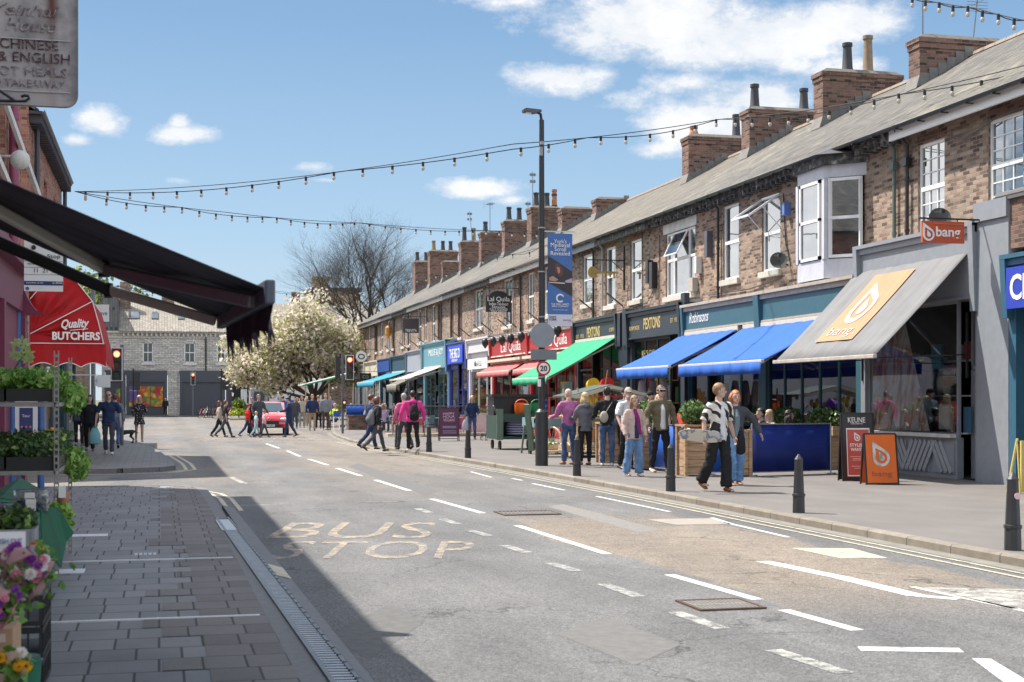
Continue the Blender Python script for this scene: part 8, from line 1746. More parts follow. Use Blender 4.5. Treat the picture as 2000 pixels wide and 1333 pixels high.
bw_ = thing('market_barrow', (11.3,39.6,.1), 'old green market barrow with spoked wheels loaded with bread and produce', 'barrow'); m = MB(); m.box(10.25,13.3,39.0,40.4,.86,.98).box(10.25,10.32,39.0,40.4,.98,1.12).box(10.25,13.3,39.0,39.05,.98,1.1); m.build('bed', C('barrow_blue_green',(.20,.32,.34), dirt=.3), bw_)
m = MB(); m.bar((10.2,39.1,.2),(10.0,38.9,1.5),.16,.08).bar((10.35,39.1,.1),(10.3,39.1,.9),.05).bar((12.8,39.1,.1),(12.8,39.1,.86),.06).bar((10.1,39.9,.1),(10.2,39.9,.9),.05); m.build('legs', GRNP, bw_)
for x in (10.75, 12.4): wheel(bw_, (x,38.97,.48), .38, (0.85,.5,0), .06, 12, C('wheel_cream_paint',(.55,.50,.38)))
wheel(bw_, (10.2,39.3,.2), .13)
def crate(lab, x, y, z, w, d, h, mt, fill=None, n=14, slats=True, rz=0, group='wooden crates of the produce stall', r=.05):
    t = thing('produce_crate', (x,y,z), lab, 'crate', group); m = MB(); th = .012; k = 2 if h < .2 else 3
    for i in range(k):
        z0 = z+.02+(h-.02)*i/k; z1 = z0+(h-.02)/k-.015
        m.box(x-w/2,x+w/2,y-d/2,y-d/2+th,z0,z1).box(x-w/2,x+w/2,y+d/2-th,y+d/2,z0,z1).box(x-w/2,x-w/2+th,y-d/2+th,y+d/2-th,z0,z1).box(x+w/2-th,x+w/2,y-d/2+th,y+d/2-th,z0,z1)
    m.box(x-w/2+th,x+w/2-th,y-d/2+th,y+d/2-th,z,z+.015); m.build('box', mt, t)
    if fill:
        rr = random.Random(int(x*99+y*7)); f = MB(); 
        for _ in range(n): f.mat(rr.randrange(len(fill))); q = r*rr.uniform(.7,1.2); f.ell((x+rr.uniform(-.5,.5)*(w-2*q), y+rr.uniform(-.5,.5)*(d-2*q), z+h-.02+rr.uniform(0,q*.6)), q*1.1, q, q*.9, 8, 6)
        o = f.build('produce', fill, None, smooth=True); o['kind'] = 'stuff'; tag(o, 'heap of produce in the ' + lab, 'produce'); o.parent = t; o.location = (0,0,0)
        off = wloc(t)
        for v in o.data.vertices: v.co -= off
        for key in ('category','label'):
            if key in o: del o[key]
    return t
FP_ = lambda *c: [plain('fruit_%d_%d_%d' % tuple(int(v*99) for v in q), q, .45) for q in c]
F1 = FP_((.55,.06,.03),(.70,.30,.03),(.20,.35,.06)); F2 = FP_((.12,.25,.05),(.30,.45,.12),(.6,.62,.5)); F3 = FP_((.70,.60,.50),(.60,.35,.15)); F4 = FP_((.75,.35,.02),(.65,.5,.05)); F5 = FP_((.45,.02,.05),(.25,.02,.10))
k = 0
for (x,y,z,fl,lab) in ((10.6,39.5,.99,F3,'crate of loaves at the left end of the barrow'),(11.2,39.5,.99,F3,'second crate of bread along the barrow'),(11.8,39.5,.99,F2,'crate of greens in the middle of the barrow'),(12.4,39.6,.99,F1,'crate of red and orange fruit on the barrow'),(13.0,39.6,.99,F4,'crate of oranges at the right end of the barrow'),
   (10.2,37.3,.28,F2,'low crate of packets, first on the ground in front of the barrow'),(10.75,37.0,.28,F1,'low crate of mixed fruit, second on the ground'),(11.3,36.8,.28,F2,'low crate of lettuce, third on the ground'),(10.5,36.3,.28,F3,'front low crate of buns beside the mauve jumper man')): crate(lab,x,y,z,.5,.42,.16,WOODL,fl,18)
for (x,y,lab) in ((10.45,37.1,'pair of low wooden trestles under the left crates'),(11.0,36.6,'low wooden trestle under the front crates')):
    m = MB()
    for dx in (-.4,.4):
        for dy in (-.25,.25): m.bar((x+dx,y+dy,.1),(x+dx,y+dy,.26),.04)
    m.box(x-.5,x+.5,y-.35,y+.35,.25,.275); tag(m.build('trestle', WOODL), lab, 'trestle')
st = thing('produce_stall', (12.2,37.6,.1), 'produce stall with a small green and cream canopy in front of the ironmonger', 'stall'); m = MB()
for (x,y) in ((10.9,38.3),(13.4,38.3),(10.9,36.9),(13.4,36.9)): m.bar((x,y,.1),(x,y,1.95),.04)
m.build('posts', WOODL, st); m = MB(); m.prism([(10.5,36.4,1.74),(11.7,36.4,2.04),(12.9,36.4,1.78),(12.9,36.4,1.75),(11.7,36.4,2.00),(10.5,36.4,1.70)], (0,1.6,0)); m.build('canopy', C('canopy_green',(.055,.085,.065)), st); m = MB(); m.prism([(10.48,36.36,1.72),(11.7,36.36,2.02),(12.9,36.36,1.76),(12.9,36.36,1.68),(11.7,36.36,1.93),(10.7,36.36,1.66)], (0,-.012,0)); m.build('canopy_trim', C('canopy_cream',(.55,.50,.38)), st)
m = MB(); m.box(11.0,13.4,37.0,38.4,.85,.9).box(11.0,13.4,37.8,38.4,1.15,1.2).box(11.0,11.05,37.0,38.4,.1,.85).box(13.35,13.4,37.0,38.4,.1,.85); m.build('shelves', WOODL, st)
rr = random.Random(8)
for i in range(5):
    crate('crate %s the stall shelf behind the shoppers' % ('at the left end of','second from the left on','in the middle of','second from the right on','at the right end of')[i], 11.25+.5*i, 37.4, .91, .44, .5, .15, WOODL, (F4,F1,F2,F5,F1)[i], 18)
m = MB()
for i in range(26): x = rr.uniform(11,13.4); m.mat(rr.randrange(4)); m.ell((x, 36.8+rr.uniform(0,.3), 1.5+rr.uniform(-.25,.25)), .06, .06, .10, 8, 6)
o = m.build('hanging_goods', FP_((.75,.55,.05),(.45,.35,.22),(.3,.4,.15),(.55,.25,.12)), st)
for (x,y,z,w,h,c,lab) in ((12.55,32.9,.95,.5,.35,(.60,.05,.03),'red basket at the stall front beside the mauve jumper'),(11.2,33.4,.1,.55,1.1,(.55,.06,.04),'red crate stack between the mauve jumper and the grey coat')):
    m = MB(); m.box(x-w/2,x+w/2,y-.2,y+.2,z,z+h); o = tag(m.build('red_crate', C('crate_red_%d'%int(x),c), bevel=.02), lab, 'crate')
# ---------------------------------------------------------------- screens and furniture farther along
pts = [(9.3,58.3),(10.7,58.7),(12.1,59.1),(13.6,59.5)]
SCG = mk_glass('screen_glass', (.86,.92,.92), .12)
for k in range(3): screen('clear glass screen panel, ' + ('leftmost','middle','rightmost')[k] + ' of the row behind the plum board', pts[k], pts[k+1], .25, 1.35, SCG, STEEL, 'glass screen', 'glass screens around the far cafe', True)
m = MB(); m.box(9.2,13.7,58.9,59.6,.1,.22); tag(m.build('timber_deck', WOODL), 'low pale timber deck edge under the glass screens', 'deck')
screen('royal blue screen at the far left of the terrace cafes', (fy(676,0,72.5).x,72.5), (fy(712,0,72.3).x,72.3), .84, 1.36, ROYF); screen('royal blue screen next to the glass panels', (fy(714,0,72.2).x,72.2), (fy(752,0,71.5).x,71.5), .84, 1.36, ROYF)
m = MB(); a = fy(680,0,72.2).x; b = fy(750,0,72.2).x; m.box(a,b,72.0,72.6,.1,.78).box(a-.03,b+.03,71.97,72.63,.78,.84); tag(m.build('brick_planter_wall', BRKR), 'low brick planter wall under the blue screens', 'wall')
for i, (px, Y) in enumerate(((700,74),(735,71),(760,67),(778,68),(830,60.5),(868,61),(895,61))):
    table(fy(px,0,Y).x, Y+.4, 'small table ' + ('behind the left blue screen','behind the right blue screen','left end of the glass screens','second along the glass screens','centre of the glass screens','behind the plum board','right end of the glass screens')[i], .32, plain('table_pale',(.5,.48,.42)))
    chair(fy(px,0,Y).x+.5, Y+.7, 90+40*i, 'cafe chair ' + ('behind the left blue screen','behind the right blue screen','left end of the glass screens','second along the glass screens','centre of the glass screens','behind the plum board','right end of the glass screens')[i], [BLK, C('chair_teal',(.15,.35,.38)), C('chair_pink',(.5,.25,.3)), WHT][i%4])
cb = thing('news_box', (fy(657,0,73).x,73,.1), 'blue box with a white side beside the signal pole', 'box'); a = fy(651,0,73).x; m = MB(); m.box(a,a+.36,72.9,73.1,.75,1.05); m.build('top_box', ROYF, cb); m = MB(); m.box(a,a+.03,72.9,73.1,.1,.75).box(a+.3,a+.33,72.9,73.1,.1,.75); m.build('legs', WHT, cb)
wp = thing('window_box', (fy(938,0,66).x,66,.1), 'white window box of green plants outside the white shop', 'window box'); x = fy(938,0,66).x; m = MB(); m.box(x-.5,x+.5,65.8,66.2,.1,.95).box(x-.52,x+.52,65.77,66.23,.95,1.0); m.build('box', WHT, wp); m = MB(); clump(m, (x,66,1.05), .5,.2,.16, 300, .05, random.Random(1), .5); m.build('foliage', PL, wp)
wb = thing('wood_sandwich_board', gp(165,866), 'wooden crate board with writing at the left wall behind the bag', 'board'); x0, x1 = fy(163,0,50.5).x, fy(190,0,50.5).x; m = MB(); m.box(x0,x1,50.4,50.6,.1,1.02)
for i in range(7): m.box(x0-.01,x1+.01,50.37,50.4,.12+i*.13,.12+i*.13+.1)
m.build('planks', WOOD, wb)
# far grocer's stall under the tree
gs = thing('grocer_canopy', (10.6,86,.1), 'green and white canopied grocer stall by the blossom tree', 'stall'); xa, xb2 = fy(588,0,86).x, fy(690,0,86).x; m = MB(); m.prism([(xa,85,2.45),(xb2,85,3.25),(xb2,85,3.3),(xa,85,2.5)], (0,3,0)); m.build('canopy', WHF, gs); m = MB(); m.prism([(xa-.02,84.95,2.40),(xb2*.6+xa*.4,84.95,2.86),(xb2*.6+xa*.4,84.95,2.92),(xa-.02,84.95,2.5)], (0,-.03,0)); m.build('canopy_trim', GRN, gs)
m = MB()
for x in (xa+.2, (xa+xb2)/2, xb2-.1): m.bar((x,85.2,.1),(x,85.2,2.6),.06)
m.box(xa,xb2,85.2,86.4,.75,.85); m.build('posts', WOODL, gs)
m = MB(); rr = random.Random(6)
for i in range(60): m.mat(rr.randrange(4)); m.ell((rr.uniform(xa,xb2),85.3+rr.uniform(0,1),.95+rr.uniform(0,.3)),.12,.12,.1,6,4)
m.build('produce_display', F4+F1[:1]+F2[:1], gs)
# ---------------------------------------------------------------- red car
def car(x, y, rz, lab):
    t = thing('parked_car', (x,y,0), lab, 'car'); t.rotation_euler[2] = R(rz); red = NT('car_red'); red.set((.52,.015,.025), .22, spec=.6); red.b.inputs['Coat Weight'].default_value = 1
    prof = [(-1.98,.34),(-2.06,.52),(-1.98,.74),(-1.82,.90),(-1.0,1.02),(-.78,1.06),(-.10,1.48),(.5,1.55),(1.2,1.50),(1.75,1.12),(2.0,.98),(2.04,.6),(1.98,.34)]; m = MB()
    def sec(xx, k, zi): return [(xx, yy*k, .34+(zz-.34)*(zi if zz > 1.07 else (zi+1)/2)) for yy, zz in prof]
    S = [sec(-.90,.95,.80), sec(-.89,.975,.90), sec(-.74,.985,.97), sec(-.40,1,.995), sec(0,1.005,1), sec(.40,1,.995), sec(.74,.985,.97), sec(.89,.975,.90), sec(.90,.95,.80)]
    for s_ in (S[0], S[-1]):
        for i, q in enumerate(s_):
            if q[2] > 1.0: s_[i] = (q[0]*.84, q[1], q[2])
    for s_ in (S[1], S[-2]):
        for i, q in enumerate(s_):
            if q[2] > 1.02: s_[i] = (q[0]*.86, q[1], q[2])
    n = len(prof); vs = [q for s_ in S for q in s_]; m.faces(vs, [(a*n+i, a*n+(i+1)%n, (a+1)*n+(i+1)%n, (a+1)*n+i) for a in range(8) for i in range(n)] + [tuple(range(n))[::-1], tuple(8*n+i for i in range(n))])
    b = m.build('body', red.mt, t, local=True, smooth=True, auto=38)
    m = MB(); m.face([(-.68,-.80,1.085),(.68,-.80,1.085),(.60,-.19,1.455),(-.60,-.19,1.455)]); 
    for v in range(4): pass
    o = m.build('windscreen', plain('car_glass',(.06,.09,.11),.08), t, local=True); o.location = (0,-.03,.02)
    for q in (-1,1):
        m = MB(); m.face([(q*.80,-.55,1.10),(q*.68,.0,1.42),(q*.68,1.1,1.44),(q*.80,1.45,1.12)]); o = m.build('side_window', plain('car_glass',(.06,.09,.11),.08), t, local=True); o.location = (q*.035,0,0)
        m = MB(); m.ell((q*.70,-1.93,.74), .20, .10, .085, 12, 8); m.build('headlight', plain('headlight_clear',(.75,.77,.8),.1), t, local=True, smooth=True)
        m = MB(); m.ell((q*.98,-.62,1.08), .10, .06, .07, 10, 6); m.build('door_mirror', red.mt, t, local=True, smooth=True)
        for yy in (-1.28,1.28): 
            m = MB(); m.cyl((q*.72,yy,.32),(q*.91,yy,.32),.32,n=20); w = m.build('wheel', RUB, t, local=True); m = MB(); m.cyl((q*.90,yy,.32),(q*.925,yy,.32),.2,n=14); m.build('rim', STEEL, w, local=True)
    m = MB(); m.box(-.45,.45,-2.09,-2.0,.50,.66).box(-.6,.6,-2.06,-1.95,.36,.46); m.build('grille', BLK, t, local=True); m = MB(); m.box(-.26,.26,-2.115,-2.095,.40,.50); m.build('number_plate', WHT, t, local=True); text('YK19 ABO', (0,-2.118,.45), (1,0,0), UP, .07, BLK, t, width=.44, local=True)
    m = MB(); m.tube([(.06*math.cos(a),-2.03,.74+.06*math.sin(a)) for a in [2*math.pi*k/12 for k in range(13)]],.012,5); m.build('emblem', STEEL, t, local=True)
    m = MB()
    for q in (-.3,.25): m.bar((q,-.80,1.115),(q+.35,-.62,1.22),.015)
    m.build('wipers', BLK, t, local=True)
car(fy(524,0,67.6).x, 67.8, -3, 'bright red hatchback waiting at the crossing')
# white box lorry beyond the crossing
lt_ = thing('white_lorry', (13,126,0), 'plain white box lorry parked beyond the blossom tree', 'lorry'); a, b = fy(526,0,124).x, fy(628,0,124).x; m = MB(); m.box(a,b,124,126.3,.8,3.45); m.build('box_body', C('lorry_white',(.70,.72,.74)), lt_, bevel=.05)
m = MB(); m.box(a-1.6,a-.05,124.1,126.2,.6,2.6); m.build('cab', C('lorry_cab',(.30,.32,.35)), lt_, bevel=.15); m = MB(); m.box(a-1.3,a-.4,124.05,124.09,1.5,2.3); m.build('cab_window', plain('car_glass',(.06,.09,.11),.08), lt_)
for x in (a-.8, a+1, b-1): wheel(lt_, (x,124.2,.45), .45, (0,1,0), .25)
# ---------------------------------------------------------------- bicycles and flower bed at the far corner
def bike(x, y, rz, lab, mt):
    t = thing('bicycle', (x,y,.1), lab, 'bicycle', 'bicycles parked at the far corner'); t.rotation_euler[2] = R(rz)
    for q in (-.52,.52): m = MB(); m.tube([(q+.33*math.cos(a),0,.34+.33*math.sin(a)) for a in [2*math.pi*k/16 for k in range(17)]], .02, 5); m.build('wheel', RUB, t, local=True)
    m = MB()
    for a, b in (((-.52,0,.34),(-.15,0,.30)),((-.15,0,.30),(-.22,0,.82)),((-.52,0,.34),(-.2,0,.78)),((-.15,0,.3),(.38,0,.75)),((-.2,0,.78),(.36,0,.82)),((.52,0,.34),(.36,0,.95))): m.bar(a, b, .035)
    m.build('frame', mt, t, local=True); m = MB(); m.box(-.34,-.10,-.06,.06,.86,.91); m.build('saddle', BLK, t, local=True); m = MB(); m.bar((.34,-.26,.98),(.34,.26,.98),.03); m.build('handlebar', BLK, t, local=True)
bc = [C('bike_red',(.45,.05,.04)), C('bike_white',(.6,.6,.6)), BLK, C('bike_blue',(.08,.15,.35))]
for i in range(9): bike(fy(396+i*6.5,0,119+.3*(i%3)).x, 119+.5*(i%3), 60+9*(i%4), ('leftmost','second','third','fourth','middle','sixth','seventh','eighth','rightmost')[i] + ' bicycle in the row at the far corner', bc[i%4])
fb = thing('flower_bed', (6,116.5,.1), 'round flower bed with yellow green plants and a tall shrub at the far corner', 'flower bed'); rr = random.Random(2); m = MB(); a, b = fy(448,0,116).x, fy(486,0,116).x
clump(m, ((a+b)/2,116,.4), (b-a)/2, .8, .5, 900, .10, rr, .75, 1); clump(m, ((a+b)/2,116.4,1.1), .55, .5, .7, 700, .10, rr, .3); m.build('foliage', [PL[0], leafmat('lime_leaf', [(.3,(.35,.42,.04)),(.7,(.55,.60,.06))], .5, 8)], fb)
m = MB(); m.tube([(a,115.2,.1),(b,115.2,.1)], .12, 6); m.build('edging', STSILL, fb); m = MB(); m.tube([((a+b)/2,116.3,.1),((a+b)/2,116.4,1.4)], .05, 5); m.build('stem', BARK, fb)
# ---------------------------------------------------------------- plant rack and flower stall in the left foreground
RACK = plain('rack_metal', (.30,.29,.27), .5, .5, var=.3, scale=12)
rk = thing('plant_rack', (-1.6,14,.1), 'tall slotted metal plant rack at the left edge of the pavement', 'rack'); YA, YZ = 13.0, 15.1
xr_ = fy(110,0,YA).x; xs_ = [(xr_,YA),(fy(137,0,YZ).x,YZ),(-2.3,YA),(-2.3,YZ)]
for (x, y) in xs_:
    m = MB(); z = .1; W_ = .042 if y == YA else .036
    m.box(x-W_/2,x-W_/2+.008,y,y+.03,.1,2.07).box(x+W_/2-.008,x+W_/2,y,y+.03,.1,2.07)
    z = .1
    while z < 2.05: m.box(x-W_/2+.008,x+W_/2-.008,y,y+.006,z,z+.022); z += .058
    m.build('slotted_post', RACK, rk)
for z in (.45, 1.03, 1.62):
    m = MB(); m.box(-2.3,xr_,YA,YA+.03,z-.035,z).box(-2.3,xr_,YZ-.03,YZ,z-.035,z).box(xr_-.03,xr_,YA+.03,YZ-.03,z-.035,z)
    for i in range(14): m.box(-2.3,xr_-.03,YA+.08+i*.145,YA+.12+i*.145,z-.02,z-.005)
    m.build('shelf', RACK, rk)
BTRAY = C('tray_black',(.015,.016,.018), dirt=0); LG = [leafmat('seedling_leaf', [(.3,(.06,.17,.02)),(.7,(.16,.34,.05))], .4, 25), leafmat('seedling_leaf_bright', [(.3,(.20,.38,.05)),(.7,(.42,.56,.16))], .4, 25)]
LD = [leafmat('herb_leaf', [(.3,(.04,.09,.03)),(.7,(.11,.19,.07))], .5, 25), LG[1]]
def tray(x0, x1, y0, y1, z, lab, mats, n, s, h, seed, lt=.3, extra=None, pots=True):
    t = thing('plant_tray', ((x0+x1)/2,(y0+y1)/2,z), lab, 'plant tray', 'trays of young plants on the rack'); m = MB(); th=.015; hh=.11
    m.box(x0,x1,y0,y0+th,z+.0,z+hh).box(x0,x1,y1-th,y1,z,z+hh).box(x0,x0+th,y0+th,y1-th,z,z+hh).box(x1-th,x1,y0+th,y1-th,z,z+hh).box(x0+th,x1-th,y0+th,y1-th,z,z+.06)
    m.build('tray', BTRAY, t); rr = random.Random(seed); m = MB()
    for i in range(n):
        cx, cy = rr.uniform(x0+.02,x1-.0), rr.uniform(y0,y1-.02); a = rr.uniform(0,6.28); k = rr.uniform(.4,1); 
        m.mat(1 if rr.random() < lt else 0); p = Vector((cx,cy,z+hh*.7)); d = Vector((math.cos(a)*.5,math.sin(a)*.5,1)).normalized(); leafquad(m, p+d*h*k*rr.uniform(.3,1), s*rr.uniform(.6,1.3), rr)
    m.build('foliage', mats, t)
    if extra:
        m = MB()
        for _ in range(extra[1]): c = Vector((rr.uniform(x0+.05,x1-.05), rr.uniform(y0,y1*.5+y0*.5), z+hh+h*rr.uniform(.3,.9))); m.ell(c, .022,.022,.018,8,5)
        m.build('blooms', extra[0], t)
    return t
W_BL = plain('bloom_white',(.75,.75,.78),.6); YBL = plain('bloom_orange',(.75,.35,.02),.6)
tray(-1.75, -1.30, 13.05, 14.9, 1.63, 'left tray of bright green seedlings on the top shelf', LG, 2600, .040, .26, 1, extra=(W_BL,6)); tray(-1.28, -.90, 13.05, 14.9, 1.63, 'right tray of bright green seedlings on the top shelf', LG, 2600, .040, .25, 2, extra=(W_BL,5))
tray(-1.75, -1.30, 13.05, 14.9, 1.04, 'left tray of darker herbs on the middle shelf', LD, 2200, .032, .26, 3, .2, extra=(W_BL,8)); tray(-1.28, -.86, 13.05, 14.9, 1.04, 'right tray of darker herbs on the middle shelf', LD, 2200, .032, .28, 4, .2, extra=(YBL,2))
mp_ = thing('maple_seedling', (-1.42,13.6,1.7), 'pale maple leaved seedling rising above the top shelf', 'plant'); m = MB(); rr = random.Random(5)
for k in range(13):
    c = fy(35+rr.uniform(-12,32), 705-rr.uniform(0,42), 13.6)
    for j in range(5): a = math.pi*(.5+ (j-2)*.33); d = Vector((math.cos(a),rr.uniform(-.2,.2),math.sin(a)-.3)).normalized()*.055; s_ = d.cross(Vector((0,1,0))).normalized()*.013; m.face([c, c+d*.5-s_, c+d, c+d*.5+s_])
m.build('leaves', leafmat('maple_leaf', [(.3,(.25,.36,.10)),(.7,(.45,.52,.22))], .5, 10), mp_); m = MB(); m.tube([(-1.42,13.6,1.7), fy(50,690,13.6)], .006, 4); m.build('stem', BARK, mp_)
for (x, y, z, s, lab) in ((-.80,14.4,1.66,.10,'trailing green plant hanging off the right end of the top shelf'),(-.78,14.6,1.02,.12,'trailing green plant hanging off the right end of the middle shelf'),(-.82,12.6,.62,.10,'leafy plant by the green cloth under the rack')):
    t = thing('trailing_plant', (x,y,z), lab, 'plant'); m = MB(); clump(m, (x,y,z), .13, .5, .16, 380, .035, random.Random(int(z*10)), .5); m.build('foliage', LG, t); m = MB(); m.tube([(x-.1,y,z-.05),(x,y-.2,z)],.006,4); m.build('stem', BARK, t)
m = MB(); p = fy(120,990,12.9); m.tube([(p.x,12.9,p.z-.02),(p.x+.02,12.9,p.z+.13)],[.04,.055],12); t = tag(m.build('plant_pot', TERR, smooth=True), 'small terracotta pot with a white label beside the rack post', 'pot'); m = MB(); m.box(p.x-.02,p.x+.04,12.83,12.84,p.z+.08,p.z+.18); m.build('label', WHT, t)
# stepped bench draped in green cloth
GCL = fabric('green_baize', (.01,.11,.055), fade=.35, trans=0); bn_ = thing('stall_bench', (-1.6,10.5,.1), 'stepped stall bench under dark green cloth', 'bench'); m = MB()
m.box(-2.4,-1.02,10.0,12.6,.1,.82).box(-2.4,-.95,8.6,9.98,.1,.50); m.build('trestle', plain('bench_dark',(.03,.03,.03),.8), bn_)
m = MB(); N = 16; vs = []; 
for i in range(N+1):
    y = 9.4+3.3*i/N; w = .05*math.sin(i*1.3)+.02*math.sin(i*3.7)
    vs += [(-2.4,y,.86),(-1.15,y,.86+.01*math.sin(i*2)),(-.98+w*.2,y,.84),(-.90+w,y,.62),(-.86+w*1.3,y,.42+.05*math.sin(i*1.9))]
m.faces(vs, [(i*5+j,(i+1)*5+j,(i+1)*5+j+1,i*5+j+1) for i in range(N) for j in range(4)]); o = m.build('cloth', GCL, bn_, smooth=True); o.modifiers.new('t','SOLIDIFY').thickness = .006
m = MB(); a = fy(78,1000,9.2); q = [fy(78,995,9.2), fy(112,992,9.6), fy(143,1042,9.6), fy(128,1060,9.5), fy(118,1110,9.3), fy(98,1085,9.1), fy(80,1060,9.0)]
m.face(q); o = m.build('cloth_corner', GCL, bn_); o.modifiers.new('t','SOLIDIFY').thickness = .006
m = MB(); q = [fy(0,955,10.4), fy(40,935,10.6), fy(98,968,10.4), fy(88,985,10.1), fy(0,975,10.0)]; m.face(q); o = m.build('cloth_fold', GCL, bn_); o.modifiers.new('t','SOLIDIFY').thickness = .006
PUN = mk_glass('punnet_plastic', (.85,.88,.9), .18, .1)
def punnet(px, py, Y, lab, fill):
    p = fy(px,py,Y); t = thing('fruit_punnet', tuple(p), lab, 'punnet', 'clear fruit punnets on the stall'); m = MB(); w=.10; m.box(p.x-w,p.x+w,Y-.07,Y+.07,p.z,p.z+.065); m.build('punnet', PUN, t, bevel=.01); m = MB(); rr = random.Random(px*3+py)
    for _ in range(26): m.mat(rr.randrange(len(fill))); m.ell((p.x+rr.uniform(-.08,.08),Y+rr.uniform(-.05,.05),p.z+.015+rr.uniform(0,.035)),.014,.014,.013,6,4)
    m.build('berries', fill, t); m = MB(); m.box(p.x-.03,p.x+.03,Y-.0715,Y-.0705,p.z+.01,p.z+.05); m.build('label', WHT, t)
for (px, py, lab, f) in ((20,1003,'punnet of dark red berries at the left of the stall',F5),(62,1000,'bottom punnet of blueberries in the small stack',FP_((.03,.03,.10))),(62,988,'middle punnet of blueberries in the small stack',FP_((.03,.03,.10))),(60,977,'top punnet of blueberries in the small stack',FP_((.03,.03,.10)))): punnet(px, py, 9.3, lab, f)
p = fy(30,1040,8.8); lt2 = thing('salad_crate', (p.x,8.8,p.z), 'grey plastic crate of dark lettuce behind the bouquets', 'crate'); m = MB(); x0, x1 = fy(-20,0,8.8).x, fy(68,0,8.8).x; z0, z1 = fy(0,1068,8.8).z, fy(0,1035,8.8).z
m.box(x0,x1,8.78,8.8,z0,z1).box(x1-.02,x1,8.8,9.15,z0,z1).box(x0,x1-.02,8.8,9.15,z0,z0+.02)
for i in range(8): m.box(x0+.02+i*.035,x0+.028+i*.035,8.772,8.779,z0+.01,z1-.01)
m.build('crate', C('crate_grey',(.30,.32,.36)), lt2); m = MB(); clump(m, ((x0+x1)/2,8.97,z1+.03), (x1-x0)/2, .17, .09, 900, .03, random.Random(3), .15); m.build('lettuce', LD, lt2)
# black crates stacked on the pavement
for i in range(3):
    p = fy(60,1262-40*i,7.9); x1 = fy(84,0,7.9).x; z0 = .1+.0+i*.17+.02; t = thing('plastic_crate', (x1-.3,8.1,z0), 'black plastic crate, ' + ('bottom','middle','top')[i] + ' of the stack beside the bouquets', 'crate', 'black crates stacked on the pavement'); m = MB()
    m.box(x1-.5,x1,7.9,7.92,z0,z0+.025).box(x1-.5,x1,7.9,7.92,z0+.13,z0+.16).box(x1-.02,x1,7.92,8.5,z0,z0+.025).box(x1-.02,x1,7.92,8.5,z0+.13,z0+.16).box(x1-.5,x1-.02,7.92,8.5,z0,z0+.01)
    for k in range(9): m.box(x1-.5+k*.06,x1-.49+k*.06,7.9,7.915,z0+.025,z0+.13).box(x1-.015,x1,7.95+k*.065,7.96+k*.065,z0+.025,z0+.13)
    m.build('crate', BTRAY, t)
p = fy(40,1250,7.0); gt = thing('green_bucket', (p.x,7.0,.1), 'dark green bucket at the foot of the flower stall', 'bucket'); m = MB(); xg = fy(48,0,7.0).x; m.tube([(xg,7.0,.1),(xg,7.0,.16),(xg,7.0,.42),(xg,7.0,.44)],[.05,.06,.075,.085],16); m.build('bucket', C('bucket_green',(.02,.14,.09)), gt, smooth=True, auto=40); m = MB(); m.cyl((xg,7,.44),(xg,7,.46),.07,n=16); m.build('lid', C('bucket_green_dark',(.015,.08,.06)), gt)
bx_ = thing('cardboard_box', (fy(10,0,6.8).x,6.8,.3), 'open cardboard box below the bouquets', 'box'); m = MB(); x0, x1 = fy(-30,0,6.8).x, fy(29,0,6.8).x; m.box(x0,x1,6.7,7.1,fy(0,1300,6.8).z,fy(0,1222,6.8).z); m.build('carton', C('cardboard',(.42,.27,.15)), bx_); m = MB(); m.box(x0+.03,x1-.03,6.695,6.699,fy(0,1248,6.8).z,fy(0,1232,6.8).z); m.build('printed_strip', C('carton_pale',(.6,.5,.4)), bx_); m = MB(); m.box(x0,x1-.05,6.6,6.64,.1,fy(0,1300,6.8).z); m.build('support', plain('bench_dark',None), bx_)
def flower(m, c, r, n, rr, tilt, petal=1, centre=2, layers=2):
    ax = Vector(tilt).normalized(); a = ax.orthogonal().normalized(); b = ax.cross(a); c = Vector(c)
    for l in range(layers):
        rl = r*(1-.28*l); m.mat(petal)
        for k in range(n):
            t = 2*math.pi*(k+.5*l)/n; d = a*math.cos(t)+b*math.sin(t); s_ = ax.cross(d); w = rl*math.sin(math.pi/n)*1.15
            m.faces([c, c+d*rl*.6-s_*w+ax*(.15+.2*l)*r, c+d*rl+ax*(.1+.3*l)*r, c+d*rl*.6+s_*w+ax*(.15+.2*l)*r], [(0,1,2,3)])
    m.mat(centre); m.ell(c+ax*r*.15, r*.27, r*.27, r*.2, 8, 5)
FM = lambda nm, c: leafmat('petal_'+nm, [(.3, tuple(x*.75 for x in c)), (.7, c)], .6, 30, .3)
PET = [LG[0], FM('purple',(.30,.06,.38)), FM('yellow',(.85,.50,.02)), FM('white',(.80,.78,.76)), FM('pink',(.75,.28,.38)), FM('orange',(.85,.20,.02)), FM('maroon',(.08,.01,.015)), FM('mauve',(.45,.20,.50))]
WRAP = lambda nm, c: fabric('wrap_'+nm, c, fade=.1, trans=.4)
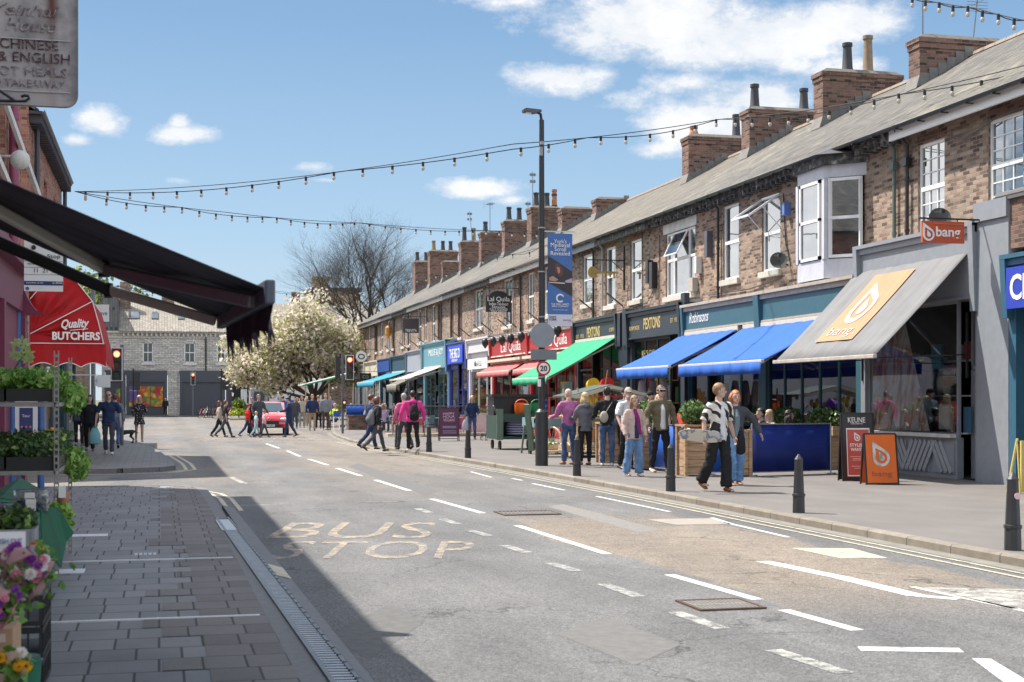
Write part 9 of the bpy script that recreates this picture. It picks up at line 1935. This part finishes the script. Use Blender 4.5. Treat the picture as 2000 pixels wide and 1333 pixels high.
def bouquet(lab, px, py, Y, rpx, cols, wrap, down=(0,0), n=26, seed=1, dens=260, hs=1.0):
    c = fy(px,py,Y); r = rpx/FP*Y*.95; t = thing('bouquet', tuple(c), lab, 'bouquet', 'bouquets on the flower stall'); rr = random.Random(seed); m = MB()
    for _ in range(dens):
        v = Vector((rr.gauss(0,.38),rr.gauss(0,.3),rr.gauss(0,.33)))*r; m.mat(0); leafquad(m, c+v+Vector((0,.03,-.02)), .03*hs, rr)
    for k in range(n):
        a = rr.uniform(0,6.28); q = rr.random()**.5; v = Vector((math.cos(a)*q*r*.92, -.35*r*(1-q*q)+rr.uniform(-.02,.02), math.sin(a)*q*r*.8)); ci = cols[rr.randrange(len(cols))]
        flower(m, c+v, r*rr.uniform(.17,.30)*hs, 11, rr, (v.x*1.2+rr.uniform(-.3,.3), -1, v.z*1.2+.5), ci, {2:6,3:2,4:3}.get(ci, ci), 3)
    m.build('flowers', PET, t)
    m = MB(); N = 22; tip = c + Vector((down[0], .10, down[1])); vs = []
    for i in range(N+1):
        a = 2*math.pi*i/N; k = .84+.10*math.sin(a*5)+.05*math.sin(a*9); p = c + Vector((math.cos(a)*r*k, -.02+.06*math.sin(a*3), math.sin(a)*r*.85*k)); vs += [p, c.lerp(tip,.5)+Vector((math.cos(a)*r*.55,0,math.sin(a)*r*.4)), tip+Vector((math.cos(a)*.03,0,math.sin(a)*.03))]
    m.faces(vs, [(i*3+j,i*3+3+j,i*3+4+j,i*3+1+j) for i in range(N) for j in range(2)]); m.build('wrapping', wrap, t, smooth=True); return t
bouquet('large bouquet of purple, white and yellow flowers in pink paper', 42, 1118, 6.4, 66, [1,3,3,4,7,1], WRAP('pink',(.72,.42,.45)), (-.22,-.30), 40, 2, 500, .8)
bouquet('bouquet of yellow and orange flowers behind the large one', 68, 1085, 6.8, 30, [2,5,2], WRAP('clear',(.55,.60,.66)), (-.05,-.2), 13, 4, 140, 1.1)
bouquet('bouquet with a dark centred sunflower at the bottom left corner', 28, 1292, 5.9, 34, [2,2,3], WRAP('kraft',(.62,.48,.36)), (-.1,-.2), 9, 7, 90, 1.5)
bouquet('pale pink wrapped bouquet at the left edge', 2, 1175, 6.2, 40, [4,3,1], WRAP('pink',None), (-.1,-.25), 14, 9, 120)
pc = thing('price_card', tuple(fy(20,1060,6.5)), 'handwritten white price card stuck in the bouquets', 'card'); a = fy(0,1070,6.45); b = fy(50,1052,6.45); m = MB(); m.box(a.x-.1,b.x,6.44,6.45,a.z-.02,b.z+.03); m.build('card', WHT, pc); text('FRESH CUT', ((a.x+b.x)/2-.02,6.435,(a.z+b.z)/2+.01), CAMR, UP, .02, BLUEP, pc, width=.12)
hb = thing('flower_shelf', (-1.5,6.6,.1), 'dark stand holding the bouquets', 'stand'); m = MB(); m.box(-2.3,-.95,6.6,7.4,.1,.62).box(-2.3,-1.05,6.9,7.4,.62,.85); m.build('frame', plain('bench_dark',None), hb)

bpy.data.scenes.remove(TMP)
